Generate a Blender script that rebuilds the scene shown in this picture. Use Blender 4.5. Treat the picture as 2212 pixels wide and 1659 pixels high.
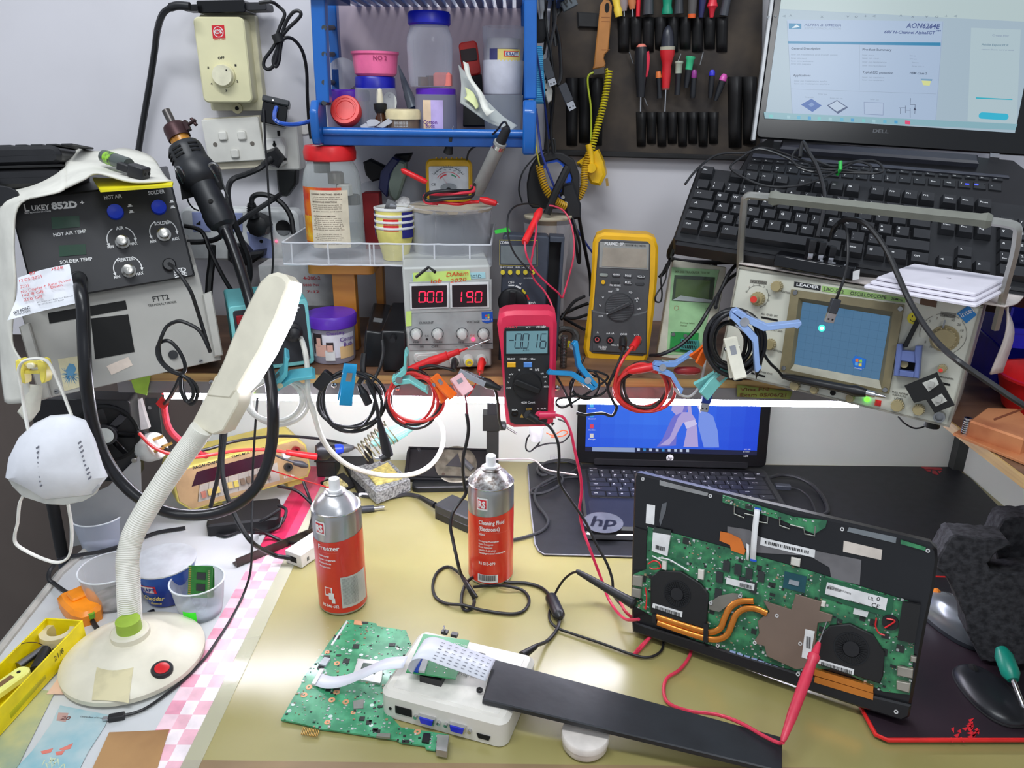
import bpy,math,random
from math import cos,sin
from mathutils import Vector as V,Matrix
for o in list(bpy.data.objects):bpy.data.objects.remove(o)
SC=bpy.context.scene;COL=SC.collection
rnd=random.Random(7)
PI=math.pi;R=math.radians
FPX=1661.0;CX,CY=1106.0,829.5
DZ=0.75
SZ=1.04
YF=1.02
YP=1.338
YW=1.32
CAM=V((0,0,1.41))
CR=Matrix.Rotation(R(90-20.5),3,'X')@Matrix.Rotation(R(0.7),3,'Z')
cd=bpy.data.cameras.new('camera');cam=bpy.data.objects.new('camera',cd);COL.objects.link(cam)
cam.location=CAM;cam.rotation_euler=CR.to_euler();cd.sensor_fit='HORIZONTAL';cd.sensor_width=36
cd.lens=36*FPX/2212;cd.clip_start=.02;cd.clip_end=50;SC.camera=cam
SC.view_settings.view_transform='Standard';SC.view_settings.look='None';SC.view_settings.gamma=1
SC.view_settings.use_curve_mapping=False;SC.view_settings.exposure=0.0
w=bpy.data.worlds.new('world');SC.world=w;w.use_nodes=True
w.node_tree.nodes['Background'].inputs[0].default_value=(.80,.88,1,1)
w.node_tree.nodes['Background'].inputs[1].default_value=.56
def area(name,loc,target,sx,sy,power,col=(1,1,1)):
 l=bpy.data.lights.new(name,'AREA');l.shape='RECTANGLE';l.size=sx;l.size_y=sy;l.energy=power;l.color=col
 o=bpy.data.objects.new(name,l);COL.objects.link(o);o.location=loc
 o.rotation_euler=(V(target)-V(loc)).to_track_quat('-Z','Y').to_euler();return o
area('ceiling_tube_light',(-.35,.15,2.65),(0,.95,.8),1.25,.16,21,(.93,.97,1))
area('room_lamp_light',(.7,-.9,2.3),(0,1.2,1.2),.5,.5,7,(.95,.98,1))
def ray(x,y):return CR@V(((x-CX)/FPX,-(y-CY)/FPX,-1.0))
def onz(x,y,z):d=ray(x,y);return CAM+d*((z-CAM.z)/d.z)
def ony(x,y,Y):d=ray(x,y);return CAM+d*(Y/d.y)
def onp(x,y,P,n):d=ray(x,y);return CAM+d*((P-CAM).dot(n)/d.dot(n))
def mpp(P):return-((CR.transposed()@(V(P)-CAM)).z)/FPX
def P3(p):
 if isinstance(p,V):return p
 x,y,k=p[:3]
 return ony(x,y,k)if k>0 else onz(x,y,DZ-k)
class Fr:
 """a local frame: X right, Y up the face, N out of the face"""
 def __init__(s,o,X=(1,0,0),Y=(0,1,0)):
  s.o=V(o);s.X=V(X).normalized();s.N=s.X.cross(V(Y)).normalized();s.Y=s.N.cross(s.X)
  s.w=s.h=0
 @property
 def M(s):return Matrix(((s.X.x,s.Y.x,s.N.x,s.o.x),(s.X.y,s.Y.y,s.N.y,s.o.y),(s.X.z,s.Y.z,s.N.z,s.o.z),(0,0,0,1)))
 def uv(s,x,y,h=0):
  d=onp(x,y,s.o+s.N*h,s.N)-s.o;return(d.dot(s.X),d.dot(s.Y))
 def at(s,u,v,h=0):return s.o+s.X*u+s.Y*v+s.N*h
 def loc(s,P):d=V(P)-s.o;return V((d.dot(s.X),d.dot(s.Y),d.dot(s.N)))
 def sub(s,u,v,h=0,rot=0):
  c,t=cos(rot),sin(rot);return Fr(s.at(u,v,h),s.X*c+s.Y*t,s.Y*c-s.X*t)
 def m(s,x,y,h=0):return mpp(s.at(*s.uv(x,y,h),h))
def face(TL,TR,BR,BL,yaw=0,lean=0,Y=None,z=None):
 n=Matrix.Rotation(yaw,3,'Z')@Matrix.Rotation(-lean,3,'X')@V((0,-1,0))
 bl=ony(*BL,Y)if Y else onz(*BL,z)
 X=onp(*BR,bl,n)-bl;f=Fr(bl,X,n.cross(X))
 a,b,c=[f.uv(*p)for p in(TL,TR,BR)]
 f.w=(c[0]+b[0]-a[0])/2;f.h=(a[1]+b[1]-c[1])/2
 f.skew=a[0];return f
def flat(BL,BR,TR,TL,z=DZ):
 bl=onz(*BL,z);X=onz(*BR,z)-bl;f=Fr(bl,X,V((0,0,1)).cross(X))
 a,b,c=[f.uv(*p)for p in(TL,TR,BR)]
 f.w=(c[0]+b[0]-a[0])/2;f.h=(a[1]+b[1]-c[1])/2;return f
def sn(x,y,z=DZ,rot=0):return Fr(onz(x,y,z),(cos(rot),sin(rot),0),(-sin(rot),cos(rot),0))
def bt(a,b,up=(0,0,1)):
 """frame at a, X towards b, N as near as possible to up"""
 X=(b-a).normalized();N=(V(up)-X*V(up).dot(X)).normalized();f=Fr(a,X,N.cross(X));f.w=(b-a).length;return f
MC={}
def lin(c):
 c=c/255;return c/12.92 if c<=.04045 else((c+.055)/1.055)**2.4
def rgb(c):return tuple(lin(x)for x in c)+(1,)
def mat(c,rough=.5,metal=0,var=.06,sc=40,bump=0,coat=0,c2=None,spec=.5,alpha=None,sss=0):
 k=(c,rough,metal,var,sc,bump,coat,c2,spec,alpha)
 if k in MC:return MC[k]
 m=bpy.data.materials.new('m%d'%len(MC));m.use_nodes=True;nt=m.node_tree;b=nt.nodes['Principled BSDF']
 b.inputs['Roughness'].default_value=rough;b.inputs['Metallic'].default_value=metal
 b.inputs['Coat Weight'].default_value=coat;b.inputs['Specular IOR Level'].default_value=spec
 if coat:b.inputs['Coat Roughness'].default_value=.08 if coat<.8 else .22
 tc=nt.nodes.new('ShaderNodeTexCoord');nz=nt.nodes.new('ShaderNodeTexNoise')
 nz.inputs['Scale'].default_value=sc;nz.inputs['Detail'].default_value=4
 nt.links.new(tc.outputs['Object'],nz.inputs['Vector'])
 mx=nt.nodes.new('ShaderNodeMix');mx.data_type='RGBA'
 cc=rgb(c)
 A=rgb(c2)if c2 else tuple(x*(1-var*2.2)for x in cc[:3])+(1,)
 mx.inputs[6].default_value=A;mx.inputs[7].default_value=cc if c2 else tuple(min(1,x*(1+var))for x in cc[:3])+(1,)
 rp=nt.nodes.new('ShaderNodeMapRange');rp.inputs[1].default_value=.35;rp.inputs[2].default_value=.6
 nt.links.new(nz.outputs['Fac'],rp.inputs[0]);nt.links.new(rp.outputs[0],mx.inputs[0])
 nt.links.new(mx.outputs[2],b.inputs['Base Color'])
 if bump:
  bp=nt.nodes.new('ShaderNodeBump');bp.inputs['Strength'].default_value=bump;bp.inputs['Distance'].default_value=.002
  nt.links.new(nz.outputs['Fac'],bp.inputs['Height']);nt.links.new(bp.outputs[0],b.inputs['Normal'])
 MC[k]=m;return m
def emit(c,s=1.0):
 k=('e',c,s)
 if k in MC:return MC[k]
 m=bpy.data.materials.new('glow%d'%len(MC));m.use_nodes=True;b=m.node_tree.nodes['Principled BSDF']
 b.inputs['Base Color'].default_value=(.01,.01,.01,1);b.inputs['Roughness'].default_value=.25
 b.inputs['Emission Color'].default_value=rgb(c);b.inputs['Emission Strength'].default_value=s
 MC[k]=m;return m
def clear(c=(235,240,245),op=.12,rough=.08,milky=.0):
 """thin clear plastic or glass wall: see-through with glossy edges"""
 k=('c',c,op,rough,milky)
 if k in MC:return MC[k]
 m=bpy.data.materials.new('clear%d'%len(MC));m.use_nodes=True;nt=m.node_tree;b=nt.nodes['Principled BSDF']
 b.inputs['Base Color'].default_value=rgb(c);b.inputs['Roughness'].default_value=rough
 tr=nt.nodes.new('ShaderNodeBsdfTransparent');tr.inputs[0].default_value=rgb(tuple(min(255,int(x*.5+127))for x in c))
 lw=nt.nodes.new('ShaderNodeLayerWeight');lw.inputs[0].default_value=.35
 mr=nt.nodes.new('ShaderNodeMapRange');mr.inputs[3].default_value=op+milky;mr.inputs[4].default_value=min(1,op*3.5+milky+.25)
 nt.links.new(lw.outputs['Facing'],mr.inputs[0])
 mx=nt.nodes.new('ShaderNodeMixShader');nt.links.new(mr.outputs[0],mx.inputs[0])
 nt.links.new(tr.outputs[0],mx.inputs[1]);nt.links.new(b.outputs[0],mx.inputs[2])
 nt.links.new(mx.outputs[0],nt.nodes['Material Output'].inputs[0]);MC[k]=m;return m
def wood(c1,c2,sx=3,sy=40,sz=3,rough=.5):
 k=('w',c1,c2,sx,sy,sz)
 if k in MC:return MC[k]
 m=mat(c1,rough,0,.05,1,0,0,c2);m=m.copy();nt=m.node_tree
 nz=[n for n in nt.nodes if n.type=='TEX_NOISE'][0];mp=nt.nodes.new('ShaderNodeMapping');mp.inputs['Scale'].default_value=(sx,sy,sz)
 tc=[n for n in nt.nodes if n.type=='TEX_COORD'][0]
 nt.links.new(tc.outputs['Object'],mp.inputs[0]);nt.links.new(mp.outputs[0],nz.inputs['Vector']);MC[k]=m;return m
BLK=mat((26,26,29),.38);BLKM=mat((20,20,22),.65);BLKG=mat((12,12,14),.15);RUB=mat((22,22,25),.42)
WHT=mat((232,232,230),.4);CHR=mat((205,205,208),.22,1);STL=mat((150,150,150),.35,1);BRS=mat((200,160,90),.3,1)
PRW=mat((225,225,225),.6);PRK=mat((25,25,25),.6);RED=mat((215,30,35),.35);HOLE=mat((4,4,4),.8)
def tmesh(s,bold,shear,sp):
 c=bpy.data.curves.new('t','FONT');c.body=s;c.size=1;c.resolution_u=2;c.offset=bold;c.shear=shear;c.space_character=sp
 c.fill_mode='FRONT'
 o=bpy.data.objects.new('t',c);COL.objects.link(o)
 me=bpy.data.meshes.new_from_object(o)
 vs=[v.co.copy()for v in me.vertices];fs=[tuple(p.vertices)for p in me.polygons]
 bpy.data.objects.remove(o);bpy.data.curves.remove(c);bpy.data.meshes.remove(me)
 return vs,fs
TM={}
class MB:
 def __init__(s):s.v=[];s.f=[];s.mi=[];s.ms=[];s.T=Matrix.Identity(4)
 def mat(s,m):
  if m not in s.ms:s.ms.append(m)
  return s.ms.index(m)
 def add(s,vs,fs,m):
  n=len(s.v);i=s.mat(m)
  s.v+=[s.T@V(p)for p in vs];s.f+=[tuple(n+a for a in f)for f in fs];s.mi+=[i]*len(fs);return s
 def box(s,x0,y0,z0,x1,y1,z1,m):
  vs=[(x,y,z)for z in(z0,z1)for y in(y0,y1)for x in(x0,x1)]
  return s.add(vs,[(0,2,3,1),(4,5,7,6),(0,1,5,4),(2,6,7,3),(0,4,6,2),(1,3,7,5)],m)
 def sl(s,poly,z0,z1,m,ins=0,mtop=None,bot=True):
  """polygon prism; ins shrinks the top ring"""
  n=len(poly);p2=ins_(poly,ins)if ins else poly
  if area2(poly)<0:poly=poly[::-1];p2=p2[::-1]
  vs=[(x,y,z0)for x,y in poly]
  if ins:
   vs+=[(x,y,z1-ins)for x,y in poly]+[(x,y,z1)for x,y in p2];L=2
  else:vs+=[(x,y,z1)for x,y in poly];L=1
  fs=[]
  for l in range(L):
   for i in range(n):j=(i+1)%n;fs.append((l*n+i,l*n+j,(l+1)*n+j,(l+1)*n+i))
  s.add(vs,fs+([tuple(range(n))[::-1]]if bot else[]),m)
  s.add([(x,y,z1)for x,y in p2],[tuple(range(n))],mtop or m);return s
 def rb(s,x0,y0,x1,y1,z0,z1,m,r=.004,ins=.001,mtop=None,k=5):return s.sl(rrect(x0,y0,x1,y1,r,k),z0,z1,m,ins,mtop)
 def quad(s,pts,m,z=0):return s.add([(p[0],p[1],z)if len(p)==2 else p for p in pts],[tuple(range(len(pts)))],m)
 def la(s,prof,m,c=(0,0,0),seg=32,ax='z',a0=0,a1=2*PI):
  full=abs(a1-a0-2*PI)<1e-6;k=seg if full else seg+1;vs=[];fs=[]
  for r,h in prof:
   for i in range(k):
    a=a0+(a1-a0)*i/seg;p=(r*cos(a),r*sin(a),h)
    if ax=='x':p=(h,p[0],p[1])
    if ax=='y':p=(p[1],h,p[0])
    vs.append((p[0]+c[0],p[1]+c[1],p[2]+c[2]))
  for l in range(len(prof)-1):
   for i in range(seg):
    j=(i+1)%k if full else i+1
    fs.append((l*k+i,l*k+j,(l+1)*k+j,(l+1)*k+i))
  if full:
   if prof[0][0]>1e-5:fs.append(tuple(range(k))[::-1])
   if prof[-1][0]>1e-5:fs.append(tuple((len(prof)-1)*k+i for i in range(k)))
  return s.add(vs,fs,m)
 def shell(s,prof,m,c=(0,0,0),seg=32,ax='z'):
  """lathe without end caps"""
  a=len(s.f);s.la(prof,m,c,seg,ax)
  for q in(len(s.f)-1,len(s.f)-2):
   if q>=a and len(s.f[q])==seg and seg>4:s.f.pop(q);s.mi.pop(q)
  return s
 def cyl(s,x,y,z0,z1,r,m,r1=None,seg=20):return s.la([(r,z0),(r if r1 is None else r1,z1)],m,(x,y,0),seg)
 def ring(s,x,y,z,r0,r1,m,seg=28,h=.0006,z0=None):
  z0=z if z0 is None else z0
  s.la([(r0,z0),(r0,z+h),(r1,z+h),(r1,z0)],m,(x,y,0),seg)
  s.f.pop();s.mi.pop();s.f.pop();s.mi.pop();return s
 def ball(s,c,r,m,seg=16,rz=None,n=8):
  rz=rz or r
  return s.la([(max(1e-6,r*sin(PI*i/n)),-rz*cos(PI*i/n))for i in range(n+1)],m,c,seg)
 def tube(s,pts,r,m,seg=8,closed=False,r1=None,flat=1.0,cap=True,up=None):
  pts=[V(p)for p in pts];n=len(pts);vs=[];fs=[]
  T0=(pts[1]-pts[0]).normalized();u=V(up)if up else(V((0,0,1))if abs(T0.z)<.9 else V((1,0,0)))
  A=(u-T0*u.dot(T0)).normalized()
  for i,p in enumerate(pts):
   if closed:t=pts[(i+1)%n]-pts[i-1]
   else:t=pts[min(i+1,n-1)]-pts[max(i-1,0)]
   t=t.normalized()if t.length>1e-9 else T0
   A=(A-t*A.dot(t));A=A.normalized()if A.length>1e-6 else t.orthogonal().normalized();B=t.cross(A)
   rr=(r[i]if isinstance(r,(list,tuple))else(r if r1 is None else r+(r1-r)*i/(n-1)))
   for k in range(seg):
    a=2*PI*k/seg;vs.append(p+A*(rr*flat*cos(a))+B*(rr*sin(a)))
  for i in range(n if closed else n-1):
   j=(i+1)%n
   for k in range(seg):l=(k+1)%seg;fs.append((i*seg+k,i*seg+l,j*seg+l,j*seg+k))
  if not closed and cap:fs+=[tuple(range(seg))[::-1],tuple((n-1)*seg+k for k in range(seg))]
  return s.add(vs,fs,m)
 def rod(s,a,b,r,m,r1=None,seg=12):return s.tube([a,b],r,m,seg,r1=r1)
 def text(s,t,x,y,h,m,z=.0004,w=None,rot=0,bold=0,shear=0,al='L',sp=1.0):
  """h is the capital height; w squeezes the line to that width"""
  k=(t,bold,shear,sp)
  if k not in TM:TM[k]=tmesh(*k)
  vs,fs=TM[k]
  if not vs:return s
  x0=min(p.x for p in vs);x1=max(p.x for p in vs);q=h/.70;kx=q if w is None else w/(x1-x0)
  c,sn=cos(rot),sin(rot);off={'L':0,'C':-(x1-x0)/2,'R':-(x1-x0)}[al];out=[]
  for p in vs:
   a=(p.x-x0+off)*kx;b=p.y*q;out.append((x+a*c-b*sn,y+a*sn+b*c,z))
  return s.add(out,fs,m)
 def out(s,*a,**k):
  o=s.emit_(*a,**k);s.__init__();return o
 def emit_(s,name,par,label=None,bv=0,seg=2,angle=38,sd=0,kind=None):
  me=bpy.data.meshes.new(name);me.from_pydata([tuple(p)for p in s.v],[],s.f)
  for m in s.ms:me.materials.append(m)
  me.polygons.foreach_set('material_index',s.mi);me.polygons.foreach_set('use_smooth',[True]*len(s.f))
  me.update();me.set_sharp_from_angle(angle=R(angle))
  o=bpy.data.objects.new(name,me);COL.objects.link(o)
  if par is not None:o.parent=par
  if label:o['label']=label
  if kind:o['kind']=kind
  if sd:
   md=o.modifiers.new('thickness','SOLIDIFY');md.thickness=sd;md.offset=0
  if bv:
   md=o.modifiers.new('edge','BEVEL');md.width=bv;md.segments=seg;md.limit_method='ANGLE';md.angle_limit=R(40);md.harden_normals=False
  return o
 def thing(s,name,label,cat,fr=None,group=None,**k):
  o=s.out(name,None,**k);tag(o,label,cat,group)
  if fr:o.matrix_world=fr.M
  return o
def tag(o,label,cat,group=None):
 o['label']=label;o['category']=cat
 if group:o['group']=group
 return o
def Th(name,label,cat,fr,group=None):
 o=bpy.data.objects.new(name,None);COL.objects.link(o);o.empty_display_size=.01
 if fr:o.matrix_world=fr.M
 return tag(o,label,cat,group)
def area2(p):return sum(p[i][0]*p[(i+1)%len(p)][1]-p[(i+1)%len(p)][0]*p[i][1]for i in range(len(p)))
def ins_(poly,d):
 n=len(poly);sg=1 if area2(poly)>0 else-1;out=[]
 for i in range(n):
  a,b,c=V(poly[i-1]),V(poly[i]),V(poly[(i+1)%n]);e1=(b-a).normalized();e2=(c-b).normalized()
  n1=V((-e1.y,e1.x));n2=V((-e2.y,e2.x));q=(n1+n2);q=q/max(.5,q.length_squared/2)if q.length>1e-6 else n1
  out.append(tuple(b+q*d*sg))
 return out
def rrect(x0,y0,x1,y1,r,k=5):
 r=min(r,abs(x1-x0)/2-1e-5,abs(y1-y0)/2-1e-5);out=[]
 for cx,cy,a in((x1-r,y1-r,0),(x0+r,y1-r,PI/2),(x0+r,y0+r,PI),(x1-r,y0+r,1.5*PI)):
  for i in range(k):t=a+PI/2*i/(k-1);out.append((cx+r*cos(t),cy+r*sin(t)))
 return out
def circ(x,y,r,n=24,ry=None):return[(x+r*cos(2*PI*i/n),y+(ry or r)*sin(2*PI*i/n))for i in range(n)]
def cat(pts,k=8,closed=False):
 pts=[P3(p)for p in pts];n=len(pts);out=[]
 if n<3:return pts
 for i in range(n if closed else n-1):
  a=pts[i-1]if(i>0 or closed)else pts[0]*2-pts[1];b=pts[i];c=pts[(i+1)%n];d=pts[(i+2)%n]if(i+2<n or closed)else pts[-1]*2-pts[-2]
  for j in range(k):
   t=j/k;out.append(.5*((2*b)+(c-a)*t+(2*a-5*b+4*c-d)*t*t+(3*b-a-3*c+d)*t**3))
 if not closed:out.append(pts[-1])
 return out
def cb(name,label,pts,r,m,cat_='cable',group=None,k=8,seg=8,extra=None):
 b=MB();b.tube(cat(pts,k),r,m,seg)
 if extra:extra(b)
 return b.thing(name,label,cat_,None,group)
def loops(cx,cy,Y,rx,ry,n,jit=.12,seed=1,start=-PI/2,tilt=0,dY=.004):
 """pixel-sized coil of n loose turns at depth Y, for cable()"""
 g=random.Random(seed);pts=[];st=10
 ph=g.random()*6
 for i in range(int(n*st)+1):
  a=start+2*PI*i/st;q=i/st
  kx=rx*(1+jit*sin(q*2.3+ph));ky=ry*(1+jit*sin(q*3.1+ph*1.7));ox=rx*jit*.6*sin(q*1.9+ph);oy=ry*jit*.5*sin(q*2.7+ph)
  x=kx*cos(a);y=ky*sin(a);c,s=cos(tilt),sin(tilt)
  pts.append((cx+ox+x*c-y*s,cy+oy+x*s+y*c,Y+dY*sin(q*5+ph)))
 return pts
def tx(b,fr,s,p0,p1,hpx,m,z=.0006,bold=.01,shear=0,h=0):
 """a line of text whose baseline runs between two points seen on the face"""
 a=fr.uv(*p0,z);c=fr.uv(*p1,z);d=V((c[0]-a[0],c[1]-a[1]));k=fr.m(*p0)
 b.text(s,a[0],a[1],hpx*k,m,z,w=d.length,rot=math.atan2(d.y,d.x),bold=bold,shear=shear)
def px(fr,pts,h=0):return[fr.uv(x,y,h)for x,y in pts]
def seg7(b,ch,x,y,w,h,m,z,t=None,sl=.08):
 t=t or h*.12
 S={'0':'abcdef','1':'bc','9':'abcfgd','6':'acdefg','2':'abged'}[ch]
 q={'a':(0,1,1,1),'b':(1,.5,1,1),'c':(1,0,1,.5),'d':(0,0,1,0),'e':(0,0,0,.5),'f':(0,.5,0,1),'g':(0,.5,1,.5)}
 for k in S:
  x0,y0,x1,y1=q[k];g=.1
  if y0==y1:p=[(x0*w+t*.5,y0*h-t/2),(x1*w-t*.5,y0*h-t/2),(x1*w-t*.5,y0*h+t/2),(x0*w+t*.5,y0*h+t/2)]
  else:p=[(x0*w-t/2,y0*h+t*.5),(x0*w+t/2,y0*h+t*.5),(x0*w+t/2,y1*h-t*.5),(x0*w-t/2,y1*h-t*.5)]
  b.quad([(x+a+c*sl,y+c)for a,c in p],m,z)
# ================= setting =================
def struct(b,name,**k):
 o=b.out(name,None,**k);o['kind']='structure';return o
wallm=mat((214,212,217),.75,0,.02,6,.15)
b=MB();b.box(-1.9,YW,1.0,1.9,YW+.1,2.6,wallm);struct(b,'wall_back')
b=MB();b.box(-1.9,YW+.04,0,1.9,YW+.1,.999,mat((96,86,80),.8,0,.06,4));struct(b,'wall_lower_standin')  # added dark wall, stands in for the floor seen beyond an opening
b=MB();b.box(-1.9,-1.6,-.05,1.9,YW+.04,0,mat((98,90,86),.7,0,.08,3));struct(b,'floor')
panel=mat((234,238,228),.55,0,.03,3)
b=MB();b.box(-.58,YP,DZ,.862,YP+.02,1.008,panel);struct(b,'wall_panel_back')
b=MB();b.box(.862,.3,DZ,.88,YP,1.008,panel);b.box(.842,YP-.02,DZ,.862,YP-.001,1.008,mat((60,62,60),.7));struct(b,'wall_right')
wb=Th('workbench','long desk with olive yellow top, pale left end and pink checked strip','desk',Fr((0,.9,0)))
W=Matrix.Translation((0,-.9,0))
def wbm():m=MB();m.T=W;return m
oli=mat((162,153,98),.4,0,.04,5,0,.9,c2=(152,143,88))
b=wbm();b.box(-.345,.62,DZ-.02,.862,YP,DZ,oli);b.out('desktop',wb,'olive yellow desktop sheet')
grey=mat((204,206,206),.3,0,.04,4,0,.15)
b=wbm();b.sl([(-.345,.35),(-.345,YP),(-.62,YP),(-.655,.95),(-.60,.35)],DZ-.02,DZ,grey);b.out('side_leaf',wb,'pale grey glass covered end')
b=wbm();b.box(-.345,.35,DZ-.02,.862,.62,DZ,mat((150,126,94),.3,0,.08,8));b.out('front_strip',wb,'brown taped front strip')
b=wbm();b.box(-.352,.35,DZ,.862,.3545,DZ+.001,PRW)
b=wbm()
for i in range(44):
 y=.36+i*.0215
 for j,(x0,x1)in enumerate(((-.372,-.357),(-.357,-.341),(-.389,-.372))):
  c=[(238,186,198),(246,234,236)][(i+j)%2]if j<2 else[(240,208,216),(232,160,180)][i%2]
  if y>1.0:c=[(206,40,84),(222,70,110),(214,52,92)][j]
  b.box(x0,y,DZ,x1,min(y+.0215,YP-.001),DZ+.0006,mat(c,.3))
b.out('checked_ribbon',wb,'pink and white checked ribbon')
b=wbm();b.box(-.341,.36,DZ+.0004,-.322,1.28,DZ+.0012,clear((240,240,226),.12,.1));b.out('clear_tape',wb,'clear tape along the seam')
b=wbm();b.tube([(-.655,.95,DZ+.001),(-.60,.36,DZ+.001)],.006,mat((180,178,170),.5),6);b.tube([(-.655,.95,DZ+.001),(-.62,1.3,DZ+.001)],.006,mat((180,178,170),.5),6);b.out('edge_trim',wb)
for x,y in((-.59,.99),(.8,.5),(.8,1.2)):
 b=wbm();b.box(x-.02,y-.02,0,x+.02,y+.02,DZ-.02,BLKM);b.out('leg',wb)
sh=Th('wooden_shelf','plywood shelf over the desk with a grey metal front rail','shelf',Fr((0,1.17,1.0)))
S0=Matrix.Translation((0,-1.17,-1.0))
def sm():m=MB();m.T=S0;return m
plyt=wood((132,98,74),(98,68,50),3,26,3,.45);plye=wood((196,162,104),(160,124,74),3,3,160,.55)
b=sm();b.box(-.56,YF,SZ-.0125,.545,YW-.001,SZ,plyt);b.out('board',sh,'brown varnished board')
b=sm();b.box(-.56,YF-.002,SZ-.0127,.5449,YF+.0005,SZ-.0006,plye);b.out('board_edge',sh,'pale plywood edge')
b=sm();b.box(-.56,YF-.001,SZ-.031,.545,YF+.012,SZ-.0127,mat((136,132,134),.45,.3,.05,12));b.out('front_rail',sh,'grey metal rail')
b=sm();b.box(.545,.35,SZ-.0125,.861,YW-.001,SZ,plyt);b.box(.5425,.35,SZ-.0127,.5455,YF-.002,SZ-.0006,plye);b.out('side_board',sh,'side board along the right wall')
b=sm();b.box(-.56,YW-.001,SZ-.0125,.862,YP+.02,SZ-.001,plyt);b.out('rear_batten',sh)
b=MB();b.box(-.50,YF+.014,SZ-.034,.50,YF+.026,SZ-.031,WHT)
led=Th('led_strip_light','white LED strip glowing under the front rail of the plywood shelf','light',Fr((0,YF+.02,SZ-.031)))
b.T=Matrix.Identity(4);b=MB();b.box(-.50,-.008,.0,.50,.012,.012,WHT);b.out('channel',led)
b=MB();b.box(-.50,-.012,-.013,.50,.012,.0,emit((240,240,255),42));b.out('diffuser',led,'glowing white strip')
for i,(x,y)in enumerate(((458,826),(722,832),(858,838),(1203,838),(1383,797))):
 p=ony(x,y,YF-.002);f=Fr(p,(1,0,0),(0,0,1));q=MB();q.la([(.0045,0),(.004,.0015),(.002,.0025)],CHR,seg=14);q.box(-.0025,-.0006,.0024,.0025,.0006,.0027,HOLE);q.thing('screw',['screw at the left of the grey shelf rail','screw in the shelf rail beside the black cable coil','screw in the shelf rail above the orange peg','screw in the shelf rail right of the pink multimeter','screw in the plywood edge above the red and black test leads'][i],'screw',f,'screws in the shelf rail')
def vl(Y,cx,ybase,prof,yo=0):
 """vertical lathe from half widths and heights seen at depth Y; returns frame at base and metric profile"""
 p0=ony(cx,ybase,Y);fr=Fr(p0);out=[]
 for hw,y in prof:
  q=ony(cx,y,Y);out.append((hw*mpp(q),q.z-p0.z))
 return fr,out
def wrap(b,vs,r,a):
 return[((r+z)*cos(a+x/r),(r+z)*sin(a+x/r),y)for x,y,z in vs]
def ct(b,s,r,z,h,m,a=-PI/2,w=None,bold=.01,shear=0,dz=.0004,c=(0,0)):
 t=MB();t.text(s,0,0,h,m,dz,w=w,bold=bold,al='C',shear=shear)
 v=wrap(b,[tuple(p)for p in t.v],r,a);b.add([(p[0]+c[0],p[1]+c[1],p[2]+z)for p in v],t.f,m)
def cp(b,r,z0,z1,a0,a1,m,seg=14,r1=None):b.la([(r,z0),(r if r1 is None else r1,z1)],m,seg=seg,a0=a0,a1=a1)
def boxq(f,d,m,name,label,cat_,group=None,bv=.0015,mtop=None):
 b=MB();body(b,f,d,m);return b.thing(name,label,cat_,f,group,bv=bv)
def pegarm(b,L,W,T,m,s,open_=.0):
 """one arm of a clothes peg along X, splayed in Y, W wide in Z"""
 top=[(0,.0008),(L*.04,.0026),(L*.20,.0030),(L*.42,.0042),(L*.6,.0052),(L*.97,.0095+open_),(L,.0088+open_)]
 bot=[(L,.0060+open_),(L*.94,.0055+open_),(L*.6,.0018),(L*.42,.0009),(L*.3,.0004),(L*.24,.0010),(L*.18,.0003),(0,.0001)]
 P=[(x,y*s*T)for x,y in top+bot]
 b.sl(P,-W/2,W/2,m,.0006)
def peg(a,bp,col,label,roll=0,W=.011,T=1.0,open_=0,group='plastic clothes pegs clipping the cables',wide=1,cat_='clothes peg'):
 """peg with its jaw at a and grip end at bp (pixel,pixel,depth); roll turns it about its length"""
 A,B=P3(a),P3(bp);X=(B-A).normalized();view=(CAM-A).normalized();N=(view-X*view.dot(X)).normalized();Yd=N.cross(X)
 c,s=cos(roll),sin(roll);f=Fr(A,X,Yd*c+N*s);L=(B-A).length;m=mat(col,.35,0,.04,60)
 t=Th('clothes_peg',label,cat_,f,group)
 for s_ in(1,-1):b=MB();pegarm(b,L,W,T,m,s_,open_);b.out('arm',t)
 b=MB();b.la([(.0022*T,-W/2-.001),(.0022*T,W/2+.001)],CHR,(L*.26,0,0),12);b.box(L*.2,-.0042*T,-W*.22,L*.5,-.0036*T,W*.22,CHR);b.box(L*.2,.0036*T,-W*.22,L*.5,.0042*T,W*.22,CHR);b.out('spring',t,'metal spring')
 return t
# ================= left end of the shelf =================
def hb(f,d):
 v=V((-f.N.x,-f.N.y,0)).normalized()*d;return V((v.dot(f.X),v.dot(f.Y),v.dot(f.N)))
def hexa(b,q,v,m):
 """front quad q (local, counter-clockwise from bottom left) swept along local vector v"""
 vs=[V((x,y,0))for x,y in q];vs+=[p+v for p in vs]
 return b.add(vs,[(0,1,2,3),(7,6,5,4),(0,4,5,1),(1,5,6,2),(2,6,7,3),(3,7,4,0)],m)
def body(b,f,d,m,g=0):return hexa(b,[(-g,-g),(f.w+g,-g),(f.w+g,f.h+g),(-g,f.h+g)],hb(f,d),m)
def sh_(rows,k=6):
 """smooth surface through rows of points"""
 R1=[cat(r,k)for r in rows];n=len(R1[0]);cols=[cat([R1[j][i]for j in range(len(R1))],k)for i in range(n)]
 m=len(cols[0]);vs=[cols[i][j]for i in range(n)for j in range(m)]
 fs=[(i*m+j,(i+1)*m+j,(i+1)*m+j+1,i*m+j+1)for i in range(n-1)for j in range(m-1)]
 return vs,fs
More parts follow.
